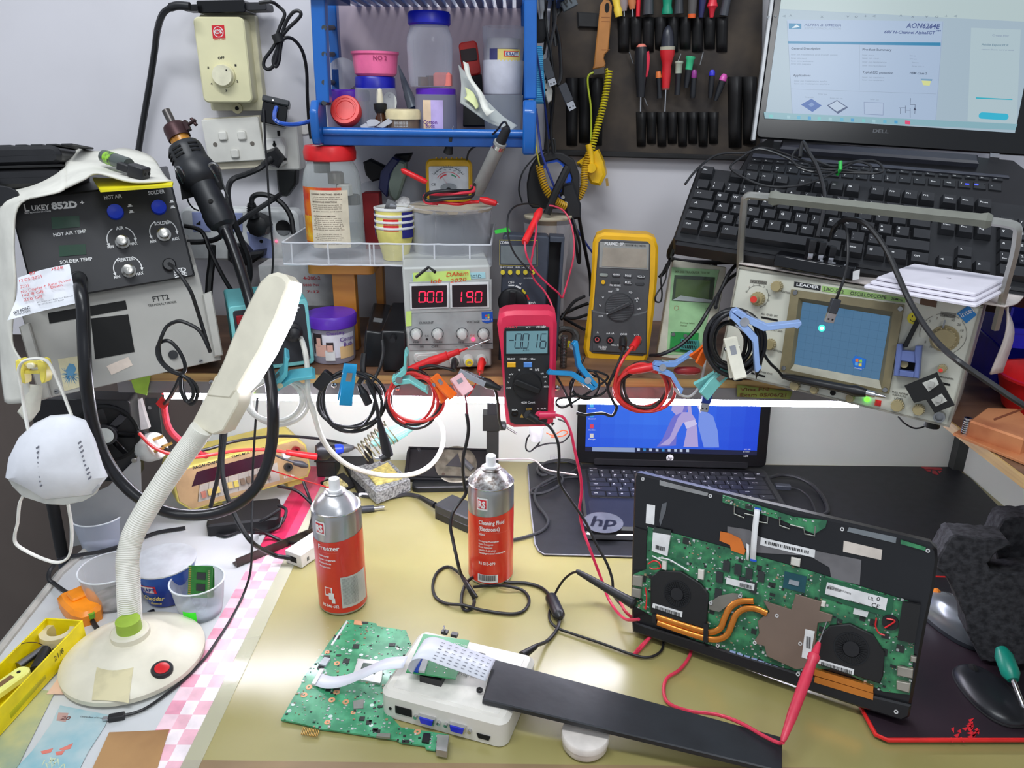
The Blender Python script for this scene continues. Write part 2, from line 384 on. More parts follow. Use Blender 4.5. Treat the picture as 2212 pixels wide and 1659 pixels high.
def arc(b,cx,cy,r,a0,a1,m,t=.0006,z=.0008,aw=True):
 n=10;P=[(cx+rr*cos(a0+(a1-a0)*i/n),cy+rr*sin(a0+(a1-a0)*i/n))for rr in(r-t,r+t)for i in range(n+1)]
 b.add([(x,y,z)for x,y in P],[(i,i+1,n+2+i,n+1+i)for i in range(n)],m)
 if aw:
  s=1 if a1>a0 else-1
  c=V((cx+r*cos(a1),cy+r*sin(a1)));t_=V((-sin(a1),cos(a1)))*s;nn=V((cos(a1),sin(a1)))
  b.quad([tuple(c+nn*t*3.2),tuple(c-nn*t*3.2),tuple(c+t_*t*8)],m,z)
sil=mat((172,170,164),.42,.25,.04,30);silf=mat((172,170,164),.5,.0,.04,12)
f=face((45,645),(430,566),(478,778),(100,862),.42,.3,z=SZ+.002)
t=Th('terminal_test_unit','light grey metal test unit with black slots under the hot air station','test unit',f)
b=MB();body(b,f,.26,silf);b.out('case',t,bv=.0015)
b=MB()
for q in([(41,706),(63,697),(111,858),(87,866)],[(437,636),(457,628),(482,767),(463,771)]):
 q=px(f,q,.012);b.sl(q,-.02,.014,sil,.0015)
 b.out('side_rail',t);b=MB()
b.sl(px(f,[(103,676),(271,649),(275,668),(107,699)]),0,.0008,HOLE);b.sl(px(f,[(196,688),(277,679),(291,760),(206,776)]),0,.0008,HOLE);b.out('opening',t,'black cut outs')
b=MB();tx(b,f,'FTT2',(331,652),(366,646),11,PRK);tx(b,f,'TERMINALTEKNIK',(320,663),(382,654),5,PRK,bold=0)
for x,y in((122,845),(434,780)):u,v=f.uv(x,y);b.cyl(u,v,0,.0015,.003,STL);b.box(u-.002,v-.0005,.0015,u+.002,v+.0005,.0017,HOLE)
u,v=f.uv(374,766);b.cyl(u,v,0,.003,.006,BLK);b.out('panel_print',t)
b=MB();b.sl(px(f,[(230,791),(277,771),(287,789),(241,810)]),0,.0006,mat((222,206,192),.6));b.out('blank_label',t)
b=MB();b.sl(px(f,[(125,776),(175,768),(177,835),(139,845)]),0,.0006,mat((214,206,170),.6))
g=random.Random(3)
for i in range(26):
 a=g.uniform(-.3,PI+.9);r0=g.uniform(2,8);r1=r0+g.uniform(8,22);c=(152,810);p=[f.uv(c[0]+r0*cos(a),c[1]+r0*sin(a),.001),f.uv(c[0]+r1*cos(a)*.9,c[1]+r1*sin(a),.001)]
 d=V(p[1])-V(p[0]);n=V((-d.y,d.x)).normalized()*.0006;p0,p1=V(p[0]),V(p[1]);b.quad([tuple(p0+n),tuple(p0-n),tuple(p1)],mat((72,138,180),.6),.001)
b.sl(px(f,[(143,798),(150,785),(160,787),(165,797),(158,812),(146,812)]),.0006,.0012,mat((92,150,186),.6));b.out('bird_sticker',t,'faded sticker with a blue bird')
P=[[(38,600,.895),(90,583,.893),(150,570,.90)],[(36,640,.885),(95,628,.887),(158,612,.893)],[(16,692,.868),(90,672,.878),(168,654,.885)]]
vs,fs=sh_(P);b=MB();b.add(vs,fs,mat((236,238,244),.7))
pf=Fr(ony(60,650,.882),ony(150,625,.888)-ony(60,650,.882),ony(50,600,.893)-ony(60,650,.882))
rp=mat((214,60,66),.6)
def ptx(s,a,c,h,m,bo=0):
 q=pf.uv(*a,.003);r_=pf.uv(*c,.003);d=V(r_)-V(q);k=pf.m(*a)
 b2=MB();b2.text(s,q[0],q[1],h*k,m,.003,w=d.length,rot=math.atan2(d.y,d.x),bold=bo)
 o=pf.M;b.add([o@p for p in b2.v],b2.f,m)
ptx('0716 099528',(64,594),(136,580),6,rp);ptx('12/05/2021',(42,610),(90,599),6,rp);ptx('2201',(44,623),(62,619),6,rp)
ptx('No Display + Auto Power',(46,634),(154,606),6,rp);ptx('Down',(110,624),(135,618),6,rp);ptx('1x2 8 GB',(48,641),(94,632),6,rp);ptx('250 GB',(52,651),(92,643),6,rp)
bk=mat((24,24,30),.6)
ptx('SKY POINT',(30,679),(66,666),6,bk,.02);ptx('COMPUTERS',(28,684),(66,673),4,bk);ptx('60/1, Primes Lane, Kandy Road, Kadawatha',(80,655),(158,640),3,bk);ptx('Tel : 0771 571616 / 0719 401639',(82,660),(138,649),3,bk)
b.thing('paper_slip','white paper slip with red handwriting tucked under the hot air station','paper slip',None)
f=face((30,435),(380,386),(422,597),(75,655),.42,.38,Y=.93);fl=f
t=Th('rework_station','black hot air and solder station with two blue buttons and silver knobs','rework station',f)
blp=mat((34,34,38),.5)
b=MB();body(b,f,.24,mat((30,31,34),.45));b.out('case',t,bv=.002)
b=MB();b.rb(.002,.002,f.w-.002,f.h-.002,.0,.0012,blp,.003,.0004)
tx(b,f,'L',(54,457),(64,456),16,PRW,bold=.02,z=.0016);tx(b,f,'UKEY',(69,455),(108,452),11,PRW,bold=.03,z=.0016);tx(b,f,'852D',(112,452),(168,448),14,PRW,bold=.05,z=.0016);tx(b,f,'+',(174,442),(183,441),8,PRW,bold=.05,z=.0016)
tx(b,f,'SMD REWORK STATION',(53,462),(110,457),3,PRW,z=.0016)
for s,a,c,h in(('HOT AIR TEMP',(116,511),(187,502),7),('SOLDER TEMP',(130,570),(200,562),7),('HOT AIR',(226,431),(264,427),8),('SOLDER',(321,421),(357,417),8),('AIR',(251,497),(268,495),7),('SOLDER',(334,487),(369,483),7),('HEATER',(254,566),(291,561),7),('MIN',(233,537),(246,535),6),('MAX',(282,530),(298,528),6),('MIN',(325,525),(338,523),6),('MAX',(373,520),(388,517),6),('MIN',(247,602),(260,600),6),('MAX',(295,595),(311,592),6),('ESD',(376,590),(403,586),9),('SAFE',(378,600),(405,595),8)):
 tx(b,f,s,a,c,h,PRW,z=.0016,bold=.03)
for x,y in((262,517),(353,501),(276,580)):
 u,v=f.uv(x,y,.0016);r_=.0165;arc(b,u,v,r_,R(115),R(190),PRW,z=.0018);arc(b,u,v,r_,R(60),R(-5),PRW,z=.0018)
for x,y in((281,445),(284,458),(371,436),(373,448)):
 u,v=f.uv(x,y);b.quad([(u-.003,v-.0015),(u+.003,v-.0015),(u+.003,v-.0002),(u+.0018,v),(u+.0018,v+.002),(u-.0018,v+.002),(u-.0018,v),(u-.003,v-.0002)],PRW,.0016)
b.out('front_panel',t,'black panel with white lettering')
b=MB()
for q in([(111,470),(172,467),(173,491),(113,496)],[(127,531),(185,528),(187,550),(129,555)]):b.sl(px(f,q),.001,.002,mat((6,58,36),.3))
b.out('display',t,'two dark green displays')
blu=mat((22,62,210),.38)
for x,y,r in((249,457,.0098),(343,447,.0095)):
 u,v=f.uv(x,y,.006);b=MB();b.la([(r,.001),(r,.006),(r*.94,.0085),(r*.6,.0078),(0,.0075)],blu,(u,v,0),28);b.out('push_button',t,'blue push button')
for x,y in((264,521),(354,505),(278,584)):
 u,v=f.uv(x,y,.008);b=MB();b.la([(.0092,.001),(.0088,.005),(.0066,.0062),(.0064,.016),(.0052,.0166),(0,.0162)],mat((190,188,182),.25,1),(u,v,0),30);b.out('knob',t,'silver knob')
u,v=f.uv(366,573);b=MB();b.la([(.0085,0),(.0085,.006),(.007,.008)],BLK,(u,v,0),20);b.out('socket',t)
u,v=f.uv(171,603);b=MB();b.la([(.0095,0),(.0092,.008),(.0075,.012)],RUB,(u,v,0),20);b.out('hose_gland',t)
tcab=[(366,570,.925),(378,580,.90),(395,602,.895),(412,630,.895),(423,660,.90),(434,695,.905),(444,728,.905),(453,758,.905),(450,750,.90),(432,716,.90),(408,700,.90),(385,694,.90),(362,704,.90),(350,725,.895),(343,750,.895),(350,780,.895),(372,800,.9),(394,806,.9),(400,790,.9),(388,760,.9),(368,738,.9),(350,738,.9),(340,752,.9),(344,776,.895),(366,800,.89),(395,812,.885),(418,826,.885),(427,846,.885),(421,868,.885),(410,872,.885),(399,856,.885),(394,832,.885),(390,810,.885),(396,812,.88),(408,822,.88),(418,842,.88),(414,862,.88),(402,866,.88),(392,845,.88),(390,815,.88)]
cb('iron_cable','thin black station cable knotted in loops before the grey unit',tcab,.0023,RUB)
cb('iron_plug_lead','black plug tip and lead running into the red sleeve below the unit',[(388,818,.892),(378,840,.92),(362,865,.98),(355,872,1.02)],.0028,RUB)
hose=[(171,600,.925),(174,625,.89),(179,665,.875),(181,720,.87),(184,790,.86),(190,860,.86),(203,925,.86),(225,985,.86),(262,1040,.86),(310,1082,.86),(370,1108,.87),(440,1112,.88),(500,1096,.89),(548,1060,.90),(575,1010,.91),(588,950,.92),(590,890,.92),(585,830,.935),(572,770,.95),(556,710,.975),(540,650,1.0),(522,590,1.03),(503,535,1.055),(488,498,1.07)]
cb('air_hose','thick black air hose looping from the station to the hot air gun',hose,.0076,mat((20,20,24),.3),'hose',k=8,seg=14)
A=ony(368,258,1.13);B=ony(484,492,1.075);gf=bt(A,B,(0,-1,.2));L=gf.w;GS=Matrix.Diagonal((1,1.24,1.24,1))
t=Th('hot_air_gun','black hot air gun with a steel nozzle hanging in its side holder','hot air gun',gf)
gb=mat((30,32,36),.45)
b=MB();b.T=GS;b.la([(.0037,-.014),(.0045,-.014),(.0045,.008),(.008,.011),(.0037,.011),(.0037,-.012)],mat((92,88,86),.4,.8),ax='x',seg=20);b.out('nozzle',t,'grey steel nozzle')
b=MB();b.T=GS;b.la([(.006,.006),(.0115,.010),(.0125,.014),(.0125,.030),(.0118,.030),(.0118,.014)],mat((70,46,48),.45,.6),ax='x');b.box(.012,.011,-.003,.026,.016,.003,mat((62,44,46),.45,.6));b.rod((.019,.010,0),(.019,.026,.002),.0022,mat((62,44,46),.45,.6));b.rod((.013,.022,0),(.025,.024,.001),.002,mat((70,50,50),.45,.6));b.out('nozzle_clamp',t,'dark clamp with wing screw')
b=MB();b.T=GS;b.la([(.0108,.028),(.0108,.046)],mat((206,140,40),.3,0,.2,90,c2=(90,50,20)),ax='x');b.out('mica_sleeve',t,'amber sleeve')
b=MB();b.T=GS;b.la([(.014,.040),(.0165,.041),(.0185,.046),(.019,.052),(.019,.066),(.0205,.072),(.0225,.080),(.0225,.092),(.021,.098),(.0155,.104),(.0148,.112),(.0155,.150),(.0162,L-.025),(.0160,L-.012),(.014,L-.004),(.0085,L),(.0075,L+.012)],gb,ax='x',seg=36)
b.out('handle',t)
b=MB()
for a in(-.9,.1,1.0):
 for i in range(3):
  x=.049+i*.0055;c,s_=cos(a),sin(a);Q=[]
  b.T=GS@Matrix.Rotation(a,4,'X');b.box(x,-.0055,.0183,x+.0024,.0055,.0195,HOLE)
b.T=GS@Matrix.Rotation(.35,4,'X');b.cyl(.085,0,.0215,.0231,.0028,HOLE,seg=14);b.T=GS@Matrix.Rotation(-.3,4,'X');b.cyl(L-.034,0,.0158,.0166,.0028,HOLE,seg=14);b.out('vent_slots',t)
hf=Fr(ony(430,420,1.10),(1,0,0),(0,0,1));t=Th('gun_holder','black bracket with two wire hooks that carries the hot air gun','holder',hf)
b=MB();b.T=hf.M.inverted()
for q in([(388,395),(415,398),(420,425),(393,432)],[(452,382),(470,381),(480,410),(464,414)]):
 P=[ony(x,y,1.098)for x,y in q];b.add(P+[p+V((0,.012,0))for p in P],[(0,1,2,3),(7,6,5,4),(0,4,5,1),(1,5,6,2),(2,6,7,3),(3,7,4,0)],BLKM)
b.out('bracket',t)
for pts in([(394,395,1.075),(383,372,1.055),(380,364,1.055),(388,362,1.055),(398,380,1.06),(396,392,1.075)],[(470,392,1.07),(462,375,1.05),(452,358,1.045),(462,353,1.045),(474,366,1.05),(480,395,1.07),(492,425,1.1)]):
 b=MB();b.T=hf.M.inverted();b.tube(cat(pts),.0016,STL,8);b.out('wire_hook',t,'steel wire hook')
cb('thin_lead','thin black lead hanging behind the hot air gun',[(404,424,1.12),(408,438,1.13),(418,450,1.14),(430,455,1.14)],.0012,RUB)
cm=mat((222,220,210),.9,0,.05,25,.3)
rows=[[(140,318,1.10),(215,328,1.12),(270,322,1.14),(325,338,1.12),(352,376,1.06)],[(142,360,1.03),(195,362,1.02),(255,372,1.02),(310,376,1.02),(362,388,1.00)],[(138,408,.955),(180,388,.95),(210,374,.955),(285,393,.965),(371,391,.985)]]
rows2=[[(-20,412,1.06),(60,395,1.06),(142,360,1.03)],[(-12,430,.98),(60,424,.95),(138,409,.95)],[(-8,470,.955),(22,452,.94),(45,438,.935)],[(-6,560,.95),(18,540,.93),(30,520,.925)],[(-4,650,.945),(16,620,.925),(34,615,.915)],[(0,740,.935),(14,700,.915),(26,735,.905)],[(4,810,.92),(26,800,.90),(52,790,.89)],[(12,868,.90),(25,872,.89),(70,868,.885)]]
b=MB();v1,f1=sh_(rows);b.add(v1,f1,cm);v2,f2=sh_(rows2);b.add(v2,f2,cm);b.thing('white_cloth','white cloth draped over the hot air station and down its left side','cloth',None,sd=.0025)
b=MB();vs,fs=sh_([[(62,830,.89),(85,832,.885),(92,838,.885)],[(50,870,.885),(70,866,.88),(88,872,.885)],[(38,890,.885),(62,912,.88),(86,885,.885)]]);b.add(vs,fs,mat((226,222,206),.9,0,.05,40,.4));b.thing('tissue','crumpled white tissue hanging below the yellow clip','tissue',None,sd=.0015)
b=MB();P=[P3(p)for p in((200,383,1.02),(374,392,.985),(372,399,.975),(216,410,.945))];b.add(P+[p-V((0,0,.003))for p in P],[(0,1,2,3),(7,6,5,4),(0,4,5,1),(1,5,6,2),(2,6,7,3),(3,7,4,0)],mat((226,214,20),.5));b.thing('yellow_sheet','bright yellow plastic sheet under the cloth on the hot air station','sheet',None)
f=face((-30,304),(142,324),(150,402),(-30,408),.2,.12,Y=1.0);t=Th('zip_case','black ribbed zip case lying on the cloth at the far left','case',f)
b=MB();fb=hb(f,.10);b.rb(0,0,f.w,f.h*.48,-.10,0,BLK,.012,.005);b.rb(0,f.h*.52,f.w,f.h,-.10,0,BLK,.012,.005);b.out('shell',t,bv=.001)
b=MB();b.rb(-.001,f.h*.47,f.w+.001,f.h*.53,-.101,.0015,mat((10,10,12),.7),.01,.0005);b.rod((-.005,f.h*.5,.003),(.03,-.01,.008),.003,BLKG);b.out('zip',t)
b=MB()
for i in range(6):b.rb(.004+i*.018,f.h-.001,.018+i*.018,f.h+.0018,-.09,-.006,mat((38,39,42),.5),.0015,.001)
b.out('ribbed_lid',t);b.sl(circ(.035,-.01,.022,20,.012),f.h,f.h+.004,BLK,.001);b.T=Matrix.Rotation(-PI/2,4,'X');b.out('logo_boss',t)
a=ony(226,338,1.03);c=ony(279,356,1.00);mf=bt(a,c);t=Th('small_battery','grey and green printed battery lying on the white cloth','battery',mf)
b=MB();b.la([(.004,0),(.0085,.0),(.0085,mf.w-.004),(.0075,mf.w)],mat((96,104,100),.3,.5),ax='x');b.out('cell',t);b.la([(.0087,.008),(.0087,.024)],mat((150,206,60),.4,0,.3,150,c2=(50,60,50)),ax='x');b.out('green_print',t)
a=ony(262,360,.99);c=ony(318,378,.985);mf=bt(a,c);b=MB();b.rb(.012,-.009,mf.w,.009,-.006,.008,BLK,.004,.001);b.rb(-.004,-.005,.014,.005,-.004,.005,BLK,.002,.001)
for yy in(-.004,.004):b.T=Matrix.Identity(4);b.rod((mf.w-.001,yy,.001),(mf.w+.0005,yy,.001),.002,HOLE)
b.thing('mains_connector','small black figure eight mains connector on the white cloth','connector',mf)
f=face((47,775),(108,775),(108,826),(47,826),0,.1,Y=.862);t=Th('yellow_clip','yellow plastic clip holding the white cloth and the mask loop','clip',f);ylw=mat((240,222,96),.35);w_,h_=f.w,f.h
b=MB()
for s in(0,1):
 P=[(0,.95),(.12,1.02),(.26,.95),(.26,.60),(.22,.5),(.24,.2),(.2,-.02),(.08,.05),(.0,.3),(-.04,.6)]
 P=[((x if s==0 else 1-x)*w_,y*h_)for x,y in P];b.sl(P,-.008,.006,ylw,.0012)
b.out('jaw',t);b.box(.2*w_,.40*h_,-.004,.8*w_,.52*h_,.003,ylw);b.box(.2*w_,.78*h_,-.004,.8*w_,.9*h_,.003,ylw);b.rb(.36*w_,.62*h_,.64*w_,.86*h_,-.002,.006,mat((236,230,200),.3),.003,.001);b.out('hinge',t)
f=face((10,890),(240,890),(240,1060),(10,1060),0,.0,Y=.84);t=Th('face_mask','white folded face mask hanging by its ear loop at the left','mask',f)
def mk(pts):return[f.uv(x,y)for x,y in pts]
up=mk([(15,1028),(22,985),(42,945),(75,915),(110,898),(150,895),(185,908),(205,950),(222,1005),(233,1028),(213,1052)]);lowp=mk([(213,1052),(200,1066),(102,1076),(60,1050),(15,1028)])
msk=mat((236,237,243),.85,0,.015,60,.15)
c=f.uv(120,990);b=MB();poly=up+[p for p in lowp[1:-1]];n=len(poly);rings=[(1,0),(.96,.006),(.8,.016),(.55,.024),(.25,.029)]
vs=[];fs=[]
for s,z in rings:vs+=[(c[0]+(x-c[0])*s,c[1]+(y-c[1])*s,z)for x,y in poly]
vs.append((c[0],c[1],.030))
for k in range(len(rings)-1):
 for i in range(n):j=(i+1)%n;fs.append((k*n+i,k*n+j,(k+1)*n+j,(k+1)*n+i))
for i in range(n):fs.append(((len(rings)-1)*n+i,(len(rings)-1)*n+(i+1)%n,len(rings)*n))
b.add(vs,fs,msk);b.out('front_panel',t,sd=.0012)
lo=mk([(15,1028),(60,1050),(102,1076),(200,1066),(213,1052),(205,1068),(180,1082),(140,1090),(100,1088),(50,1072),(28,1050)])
b=MB();b.sl(lo,-.006,.002,mat((214,214,208),.85),.001);b.out('lower_fold',t,'lower fold with painted shade')  # darker white than the front panel paints the fold's shade
b=MB();dk=mat((120,122,132),.8)
def zat(x,y):
 u,v=f.uv(x,y,.02);return u,v
for A_,B_ in(((82,966),(90,1048)),((172,956),(194,1032))):
 for i in range(9):
  x=A_[0]+(B_[0]-A_[0])*i/8;y=A_[1]+(B_[1]-A_[1])*i/8;u,v=f.uv(x,y,.027);b.box(u-.0005,v-.001,.0275 if i in(3,4,5)else .024,u+.0005,v+.001,.0302,dk)
for i in range(34):
 a=i/33
 e=[(15,1028),(60,1050),(102,1076),(200,1066),(213,1052)];q=a*4;k=min(3,int(q));q-=k;x=e[k][0]+(e[k+1][0]-e[k][0])*q;y=e[k][1]+(e[k+1][1]-e[k][1])*q-3;u,v=f.uv(x,y,.006);b.box(u-.0004,v-.002,.004,u+.0004,v+.002,.0066,mat((200,200,204),.8))
b.out('stitching',t)
for nm,pts in(('ear_loop',[(67,948,.835),(58,915,.84),(52,880,.845),(46,840,.848),(40,805,.85),(46,785,.85),(62,776,.85),(90,775,.85),(108,788,.852),(128,830,.85),(148,880,.845),(166,930,.832),(163,942,.83)]),('ear_loop',[(50,1070,.84),(42,1090,.84),(38,1130,.84),(32,1155,.84),(35,1175,.84),(60,1192,.84),(95,1208,.84),(125,1215,.84),(146,1205,.84),(154,1180,.84),(155,1140,.84),(147,1088,.84)])):
 b=MB();b.T=f.M.inverted();b.tube(cat(pts),.0028,mat((232,230,222),.8),8,flat=.6);b.out(nm,t)
f=face((90,868),(300,858),(302,1040),(90,1040),.15,0,Y=1.03)
t=Th('exhaust_fan','black square cooling fan with a round hub behind the face mask','fan',f)
w_,h_=f.w,f.h;cx_,cy_=f.uv(232,935);rr=.042
b=MB();b.rb(0,0,w_,h_,-.035,0,BLK,.006,.001);b.out('frame',t)
b=MB();b.ring(cx_,cy_,.0,rr,rr+.004,BLKG,h=.002,seg=40);b.cyl(cx_,cy_,.0,.0012,rr,HOLE,seg=40);b.out('shroud',t)
b=MB()
for i in range(7):
 a=i*2*PI/7;b.T=Matrix.Translation((cx_,cy_,.004))@Matrix.Rotation(a,4,'Z')@Matrix.Rotation(.5,4,'X');b.sl([(.012,-.006),(.038,-.012),(.040,.004),(.012,.006)],-.0008,.0008,BLKG)
b.out('blade',t);b.la([(.016,.002),(.016,.008),(.0145,.009),(.0145,.0095),(0,.0098)],BLK,(cx_,cy_,0));b.cyl(cx_,cy_,.0096,.0102,.012,mat((206,212,206),.5));b.out('hub',t)
f=face((205,1040),(300,985),(300,1150),(215,1160),.2,0,Y=1.02)
b=MB();P=[(235,1050),(300,985),(304,1000),(306,1090),(306,1150),(150,1182),(150,1090)];b.sl(px(f,P),-.002,0,mat((158,160,160),.45,.35,.05,10));u,v=f.uv(290,994);b.cyl(u,v,0,.002,.004,STL)
b.thing('steel_bracket','bent grey steel bracket with a screw below the black fan','bracket',f,bv=.0006)
b=MB();b.rod(ony(113,1085,1.02),ony(135,1200,1.02),.0085,BLKM);b.rod(ony(135,1200,1.02),ony(142,1250,1.02),.0075,mat((70,74,84),.5,.5));b.thing('black_post','black vertical post beside the desk behind the mask loop','post',None)
f=face((318,862),(348,860),(350,955),(325,955),.1,0,Y=1.12);b=MB();b.box(0,0,-.004,f.w,f.h,0,mat((34,36,36),.5));u,v=f.uv(324,880);b.cyl(u,v,0,.002,.003,STL);b.thing('steel_plate','dark steel plate with a screw between fan and red sleeve','plate',f)
f=face((292,862),(315,862),(325,925),(296,930),.1,.1,Y=1.1);b=MB();b.box(0,0,-.01,f.w,f.h,0,mat((196,194,190),.5));b.thing('white_duct','short white duct piece beside the black fan','duct',f)
a=ony(330,965,1.06);c=ony(372,950,1.05);f=bt(a,c);t=Th('white_mains_plug','white three pin mains plug lying against the yellow bench meter','plug',f)
b=MB();b.la([(.008,-.028),(.016,-.022),(.021,-.012),(.022,.004),(.020,.010)],mat((206,206,200),.35),ax='x',seg=24);b.out('plug_body',t)
for yy,zz in((.0,.010),(-.009,-.006),(.009,-.006)):b.box(.009,yy-.003,zz-.002,.026,yy+.003,zz+.002,BRS)
b.out('pin',t)
cb('plug_lead','short grey lead entering the white mains plug',[(296,940,1.08),(312,935,1.07),(325,950,1.065)],.004,mat((60,60,60),.5))
cb('red_sleeve','red sleeved cable bending behind the lamp neck',[(355,868,1.03),(357,895,1.03),(365,925,1.03),(385,948,1.04),(420,972,1.06),(446,985,1.08)],.0048,mat((222,58,72),.45,0,.1,120,.3))
b=MB();P=[(336,872),(349,856),(366,872),(355,884),(344,880)];b.add([ony(x,y,1.015)for x,y in P]+[ony(x,y,1.019)for x,y in P],[(0,1,2,3,4),(9,8,7,6,5)]+[(i,5+i,5+(i+1)%5,(i+1)%5)for i in range(5)],mat((232,40,38),.4));b.thing('red_tape_flag','small red tape flag on the cable under the shelf','tape',None)
for q,l in(([(283,822),(326,808),(317,854),(292,848)],'lime green tape on the shelf rail under the grey unit'),([(529,845),(548,848),(545,866),(522,862)],'lime green tape stub on the shelf rail beside the lamp head')):
 P=[ony(x,y,YF-.005)for x,y in q];b=MB();b.add(P+[p+V((0,.0006,0))for p in P],[(0,1,2,3),(7,6,5,4),(0,4,5,1),(1,5,6,2),(2,6,7,3),(3,7,4,0)],mat((166,206,70),.5));b.thing('green_tape',l,'tape',None,'green tape on the shelf rail')
b=MB();P=[P3(p)for p in((372,850,1.015),(420,853,1.015),(470,851,1.01),(520,852,1.015))]
cb('thin_red_wire','thin red wire running under the shelf rail at the left',[(350,851,1.03),(390,855,1.03),(440,851,1.03),(480,850,1.03)],.0009,RED,'wire')
# ================= things on the wall =================
cre=mat((226,220,178),.42,0,.03,15)
f=face((413,38),(523,34),(546,222),(440,222),.05,.0,Y=1.262)
t=Th('fan_regulator','cream wall fan speed regulator with a round dial and red logo','regulator',f)
b=MB();b.rb(0,0,f.w,f.h,-.056,0,cre,.008,.002);b.out('cover',t)
b=MB();b.rb(-.001,-.012,f.w+.008,f.h+.006,-.0565,-.034,mat((214,208,176),.5),.004,.001);u,v=f.uv(512,234,-.03);b.cyl(u,v,-.034,-.030,.008,mat((206,198,160),.5));b.cyl(u,v,-.03,-.029,.003,HOLE);b.out('back_plate',t)
u,v=f.uv(484,163);b=MB();b.cyl(u,v,0,.004,.0175,cre,.0168,seg=36);b.cyl(u,v,.004,.012,.0155,mat((230,225,196),.4),.0145,seg=36);a,c=f.uv(494,152);b.cyl(a,c,.012,.0124,.0012,PRK,seg=10);b.out('dial',t)
b=MB();q=px(f,[(457,55),(484,54),(487,82),(460,83)]);rd=mat((206,28,40),.5);b.sl(q,0,.0005,rd);u,v=f.uv(472,69);b.ring(u,v,.0006,.0065,.0075,PRW,h=.0002);tx(b,f,'KDK',(463,73),(482,72),8,PRW,z=.001,bold=.03)
tx(b,f,'SINCE 1909',(462,87),(487,86),3,rd);tx(b,f,'OFF',(471,128),(485,127),5,PRK,bold=.03)
for s,x,y in(('1',509,143),('2',513,178),('3',489,198),('4',457,183),('5',450,148)):tx(b,f,s,(x-2,y),(x+2,y),4,PRK,bold=.03)
b.out('panel_print',t)
swm=mat((224,222,214),.4,0,.04,20)
f=face((440,256),(562,254),(574,345),(452,352),.0,0,Y=1.288);t=Th('switch_plate','white three gang light switch plate left of the sockets','switch',f)
b=MB();b.rb(0,0,f.w,f.h,-.006,.002,swm,.003,.001);b.out('plate',t);b.rb(0,-.012,f.w,f.h+.002,-.031,-.006,mat((216,208,186),.55,0,.1,12),.003,.001);b.out('back_box',t)
for x,y in((483,293),(524,292),(509,331)):
 u,v=f.uv(x,y);b=MB();b.rb(u-.0075,v-.0085,u+.0075,v+.0075,.001,.0025,mat((200,198,190),.5),.004,.0005);b.sl(rrect(u-.0065,v-.007,u+.0065,v+.0065,.003),.002,.0065,swm,.0015);b.out('rocker',t)
b=MB()
for x,y in((466,312),(546,310)):u,v=f.uv(x,y);b.cyl(u,v,.001,.0025,.0035,mat((110,104,96),.5))
b.out('screw_cap',t)
f=face((565,262),(642,262),(648,362),(574,362),0,0,Y=1.286);t=Th('socket_plate','white wall socket plate with a universal plug adapter','socket',f)
b=MB();b.rb(0,-.004,f.w,f.h,-.032,.0,swm,.004,.002);u,v=f.uv(602,288);b.box(u-.002,v-.004,0,u+.002,v+.004,.001,HOLE);b.out('plate',t)
b=MB();q=px(f,[(576,298),(612,296),(622,318),(622,352),(612,358),(576,352)]);b.sl(q,0,.018,mat((232,230,224),.35),.002);u,v=f.uv(593,313,.018);b.cyl(u,v,.018,.0188,.003,HOLE);b.box(u-.0015,v+.001,.018,u+.0015,v+.006,.0188,HOLE);u,v=f.uv(614,344,.018);b.box(u-.004,v-.002,.018,u+.004,v+.002,.0188,HOLE);b.out('travel_adapter',t,'white universal adapter')
u,v=f.uv(594,340,.02);b=MB();b.la([(.016,.018),(.017,.026),(.012,.036)],RUB,(u,v,0),5);b.tube([(u,v,.034),(u-.008,v-.006,.037),(u-.016,v-.010,.03)],.0055,RUB,12);b.out('black_plug',t,'black angled plug')
b=MB();P=[(596,366),(640,366),(638,398),(618,425),(602,424),(598,398)];b.sl(px(f,P),-.02,0,mat((24,26,26),.5),.003);b.thing('mains_plug','black tapered mains plug hanging below the wall socket','plug',f)
b=MB();P=circ(*f.uv(646,281),.010,20,.008);b.sl(P,-.033,-.031,mat((222,218,214),.5),.0005);b.thing('blanking_cap','small clear cap stuck on the wall beside the socket','cap',f)
f=face((556,218),(616,226),(612,274),(562,263),.25,.1,Y=1.235);t=Th('usb_charger','black USB mains charger with a blue cable in the wall socket','charger',f)
b=MB();b.rb(0,0,f.w,f.h,-.055,0,BLKG,.003,.001);b.out('body',t);v=hb(f,.05);b.rb(-.0015,f.h,f.w+.0015,f.h+.009,-.055,.002,mat((66,68,70),.35),.002,.002);u,w_=f.uv(590,214);b.cyl(u,f.h+.004,.002,.0026,.0012,emit((240,240,235),1.5),seg=8);b.out('top_shell',t,'grey top shell')
cb('blue_usb_cable','short translucent blue cable from the black charger behind the blue rack',[(597,232,1.233),(593,245,1.215),(594,258,1.20),(606,266,1.20),(630,269,1.21),(655,266,1.22),(680,258,1.24)],.0032,mat((44,92,196),.25,0,.1,60,coat=.5))
cb('thin_charger_cable','thin black cable dropping from the USB charger to the shelf',[(570,236,1.232),(571,260,1.225),(573,310,1.22),(578,380,1.21),(582,450,1.20),(588,520,1.20),(590,560,1.19),(586,610,1.18)],.0016,RUB)
f=face((396,2),(562,-2),(562,26),(398,29),0,0,Y=1.262);t=Th('power_adapter','black power adapter lying on top of the cream regulator','power adapter',f)
b=MB();b.rb(.02,0,f.w-.022,f.h,-.05,.0,BLKG,.003,.001);b.rb(-.004,.004,.022,f.h-.004,-.04,-.008,BLK,.003,.001);b.rb(f.w-.024,.003,f.w+.008,f.h-.003,-.042,-.006,mat((40,40,44),.5),.003,.001);b.out('body',t)
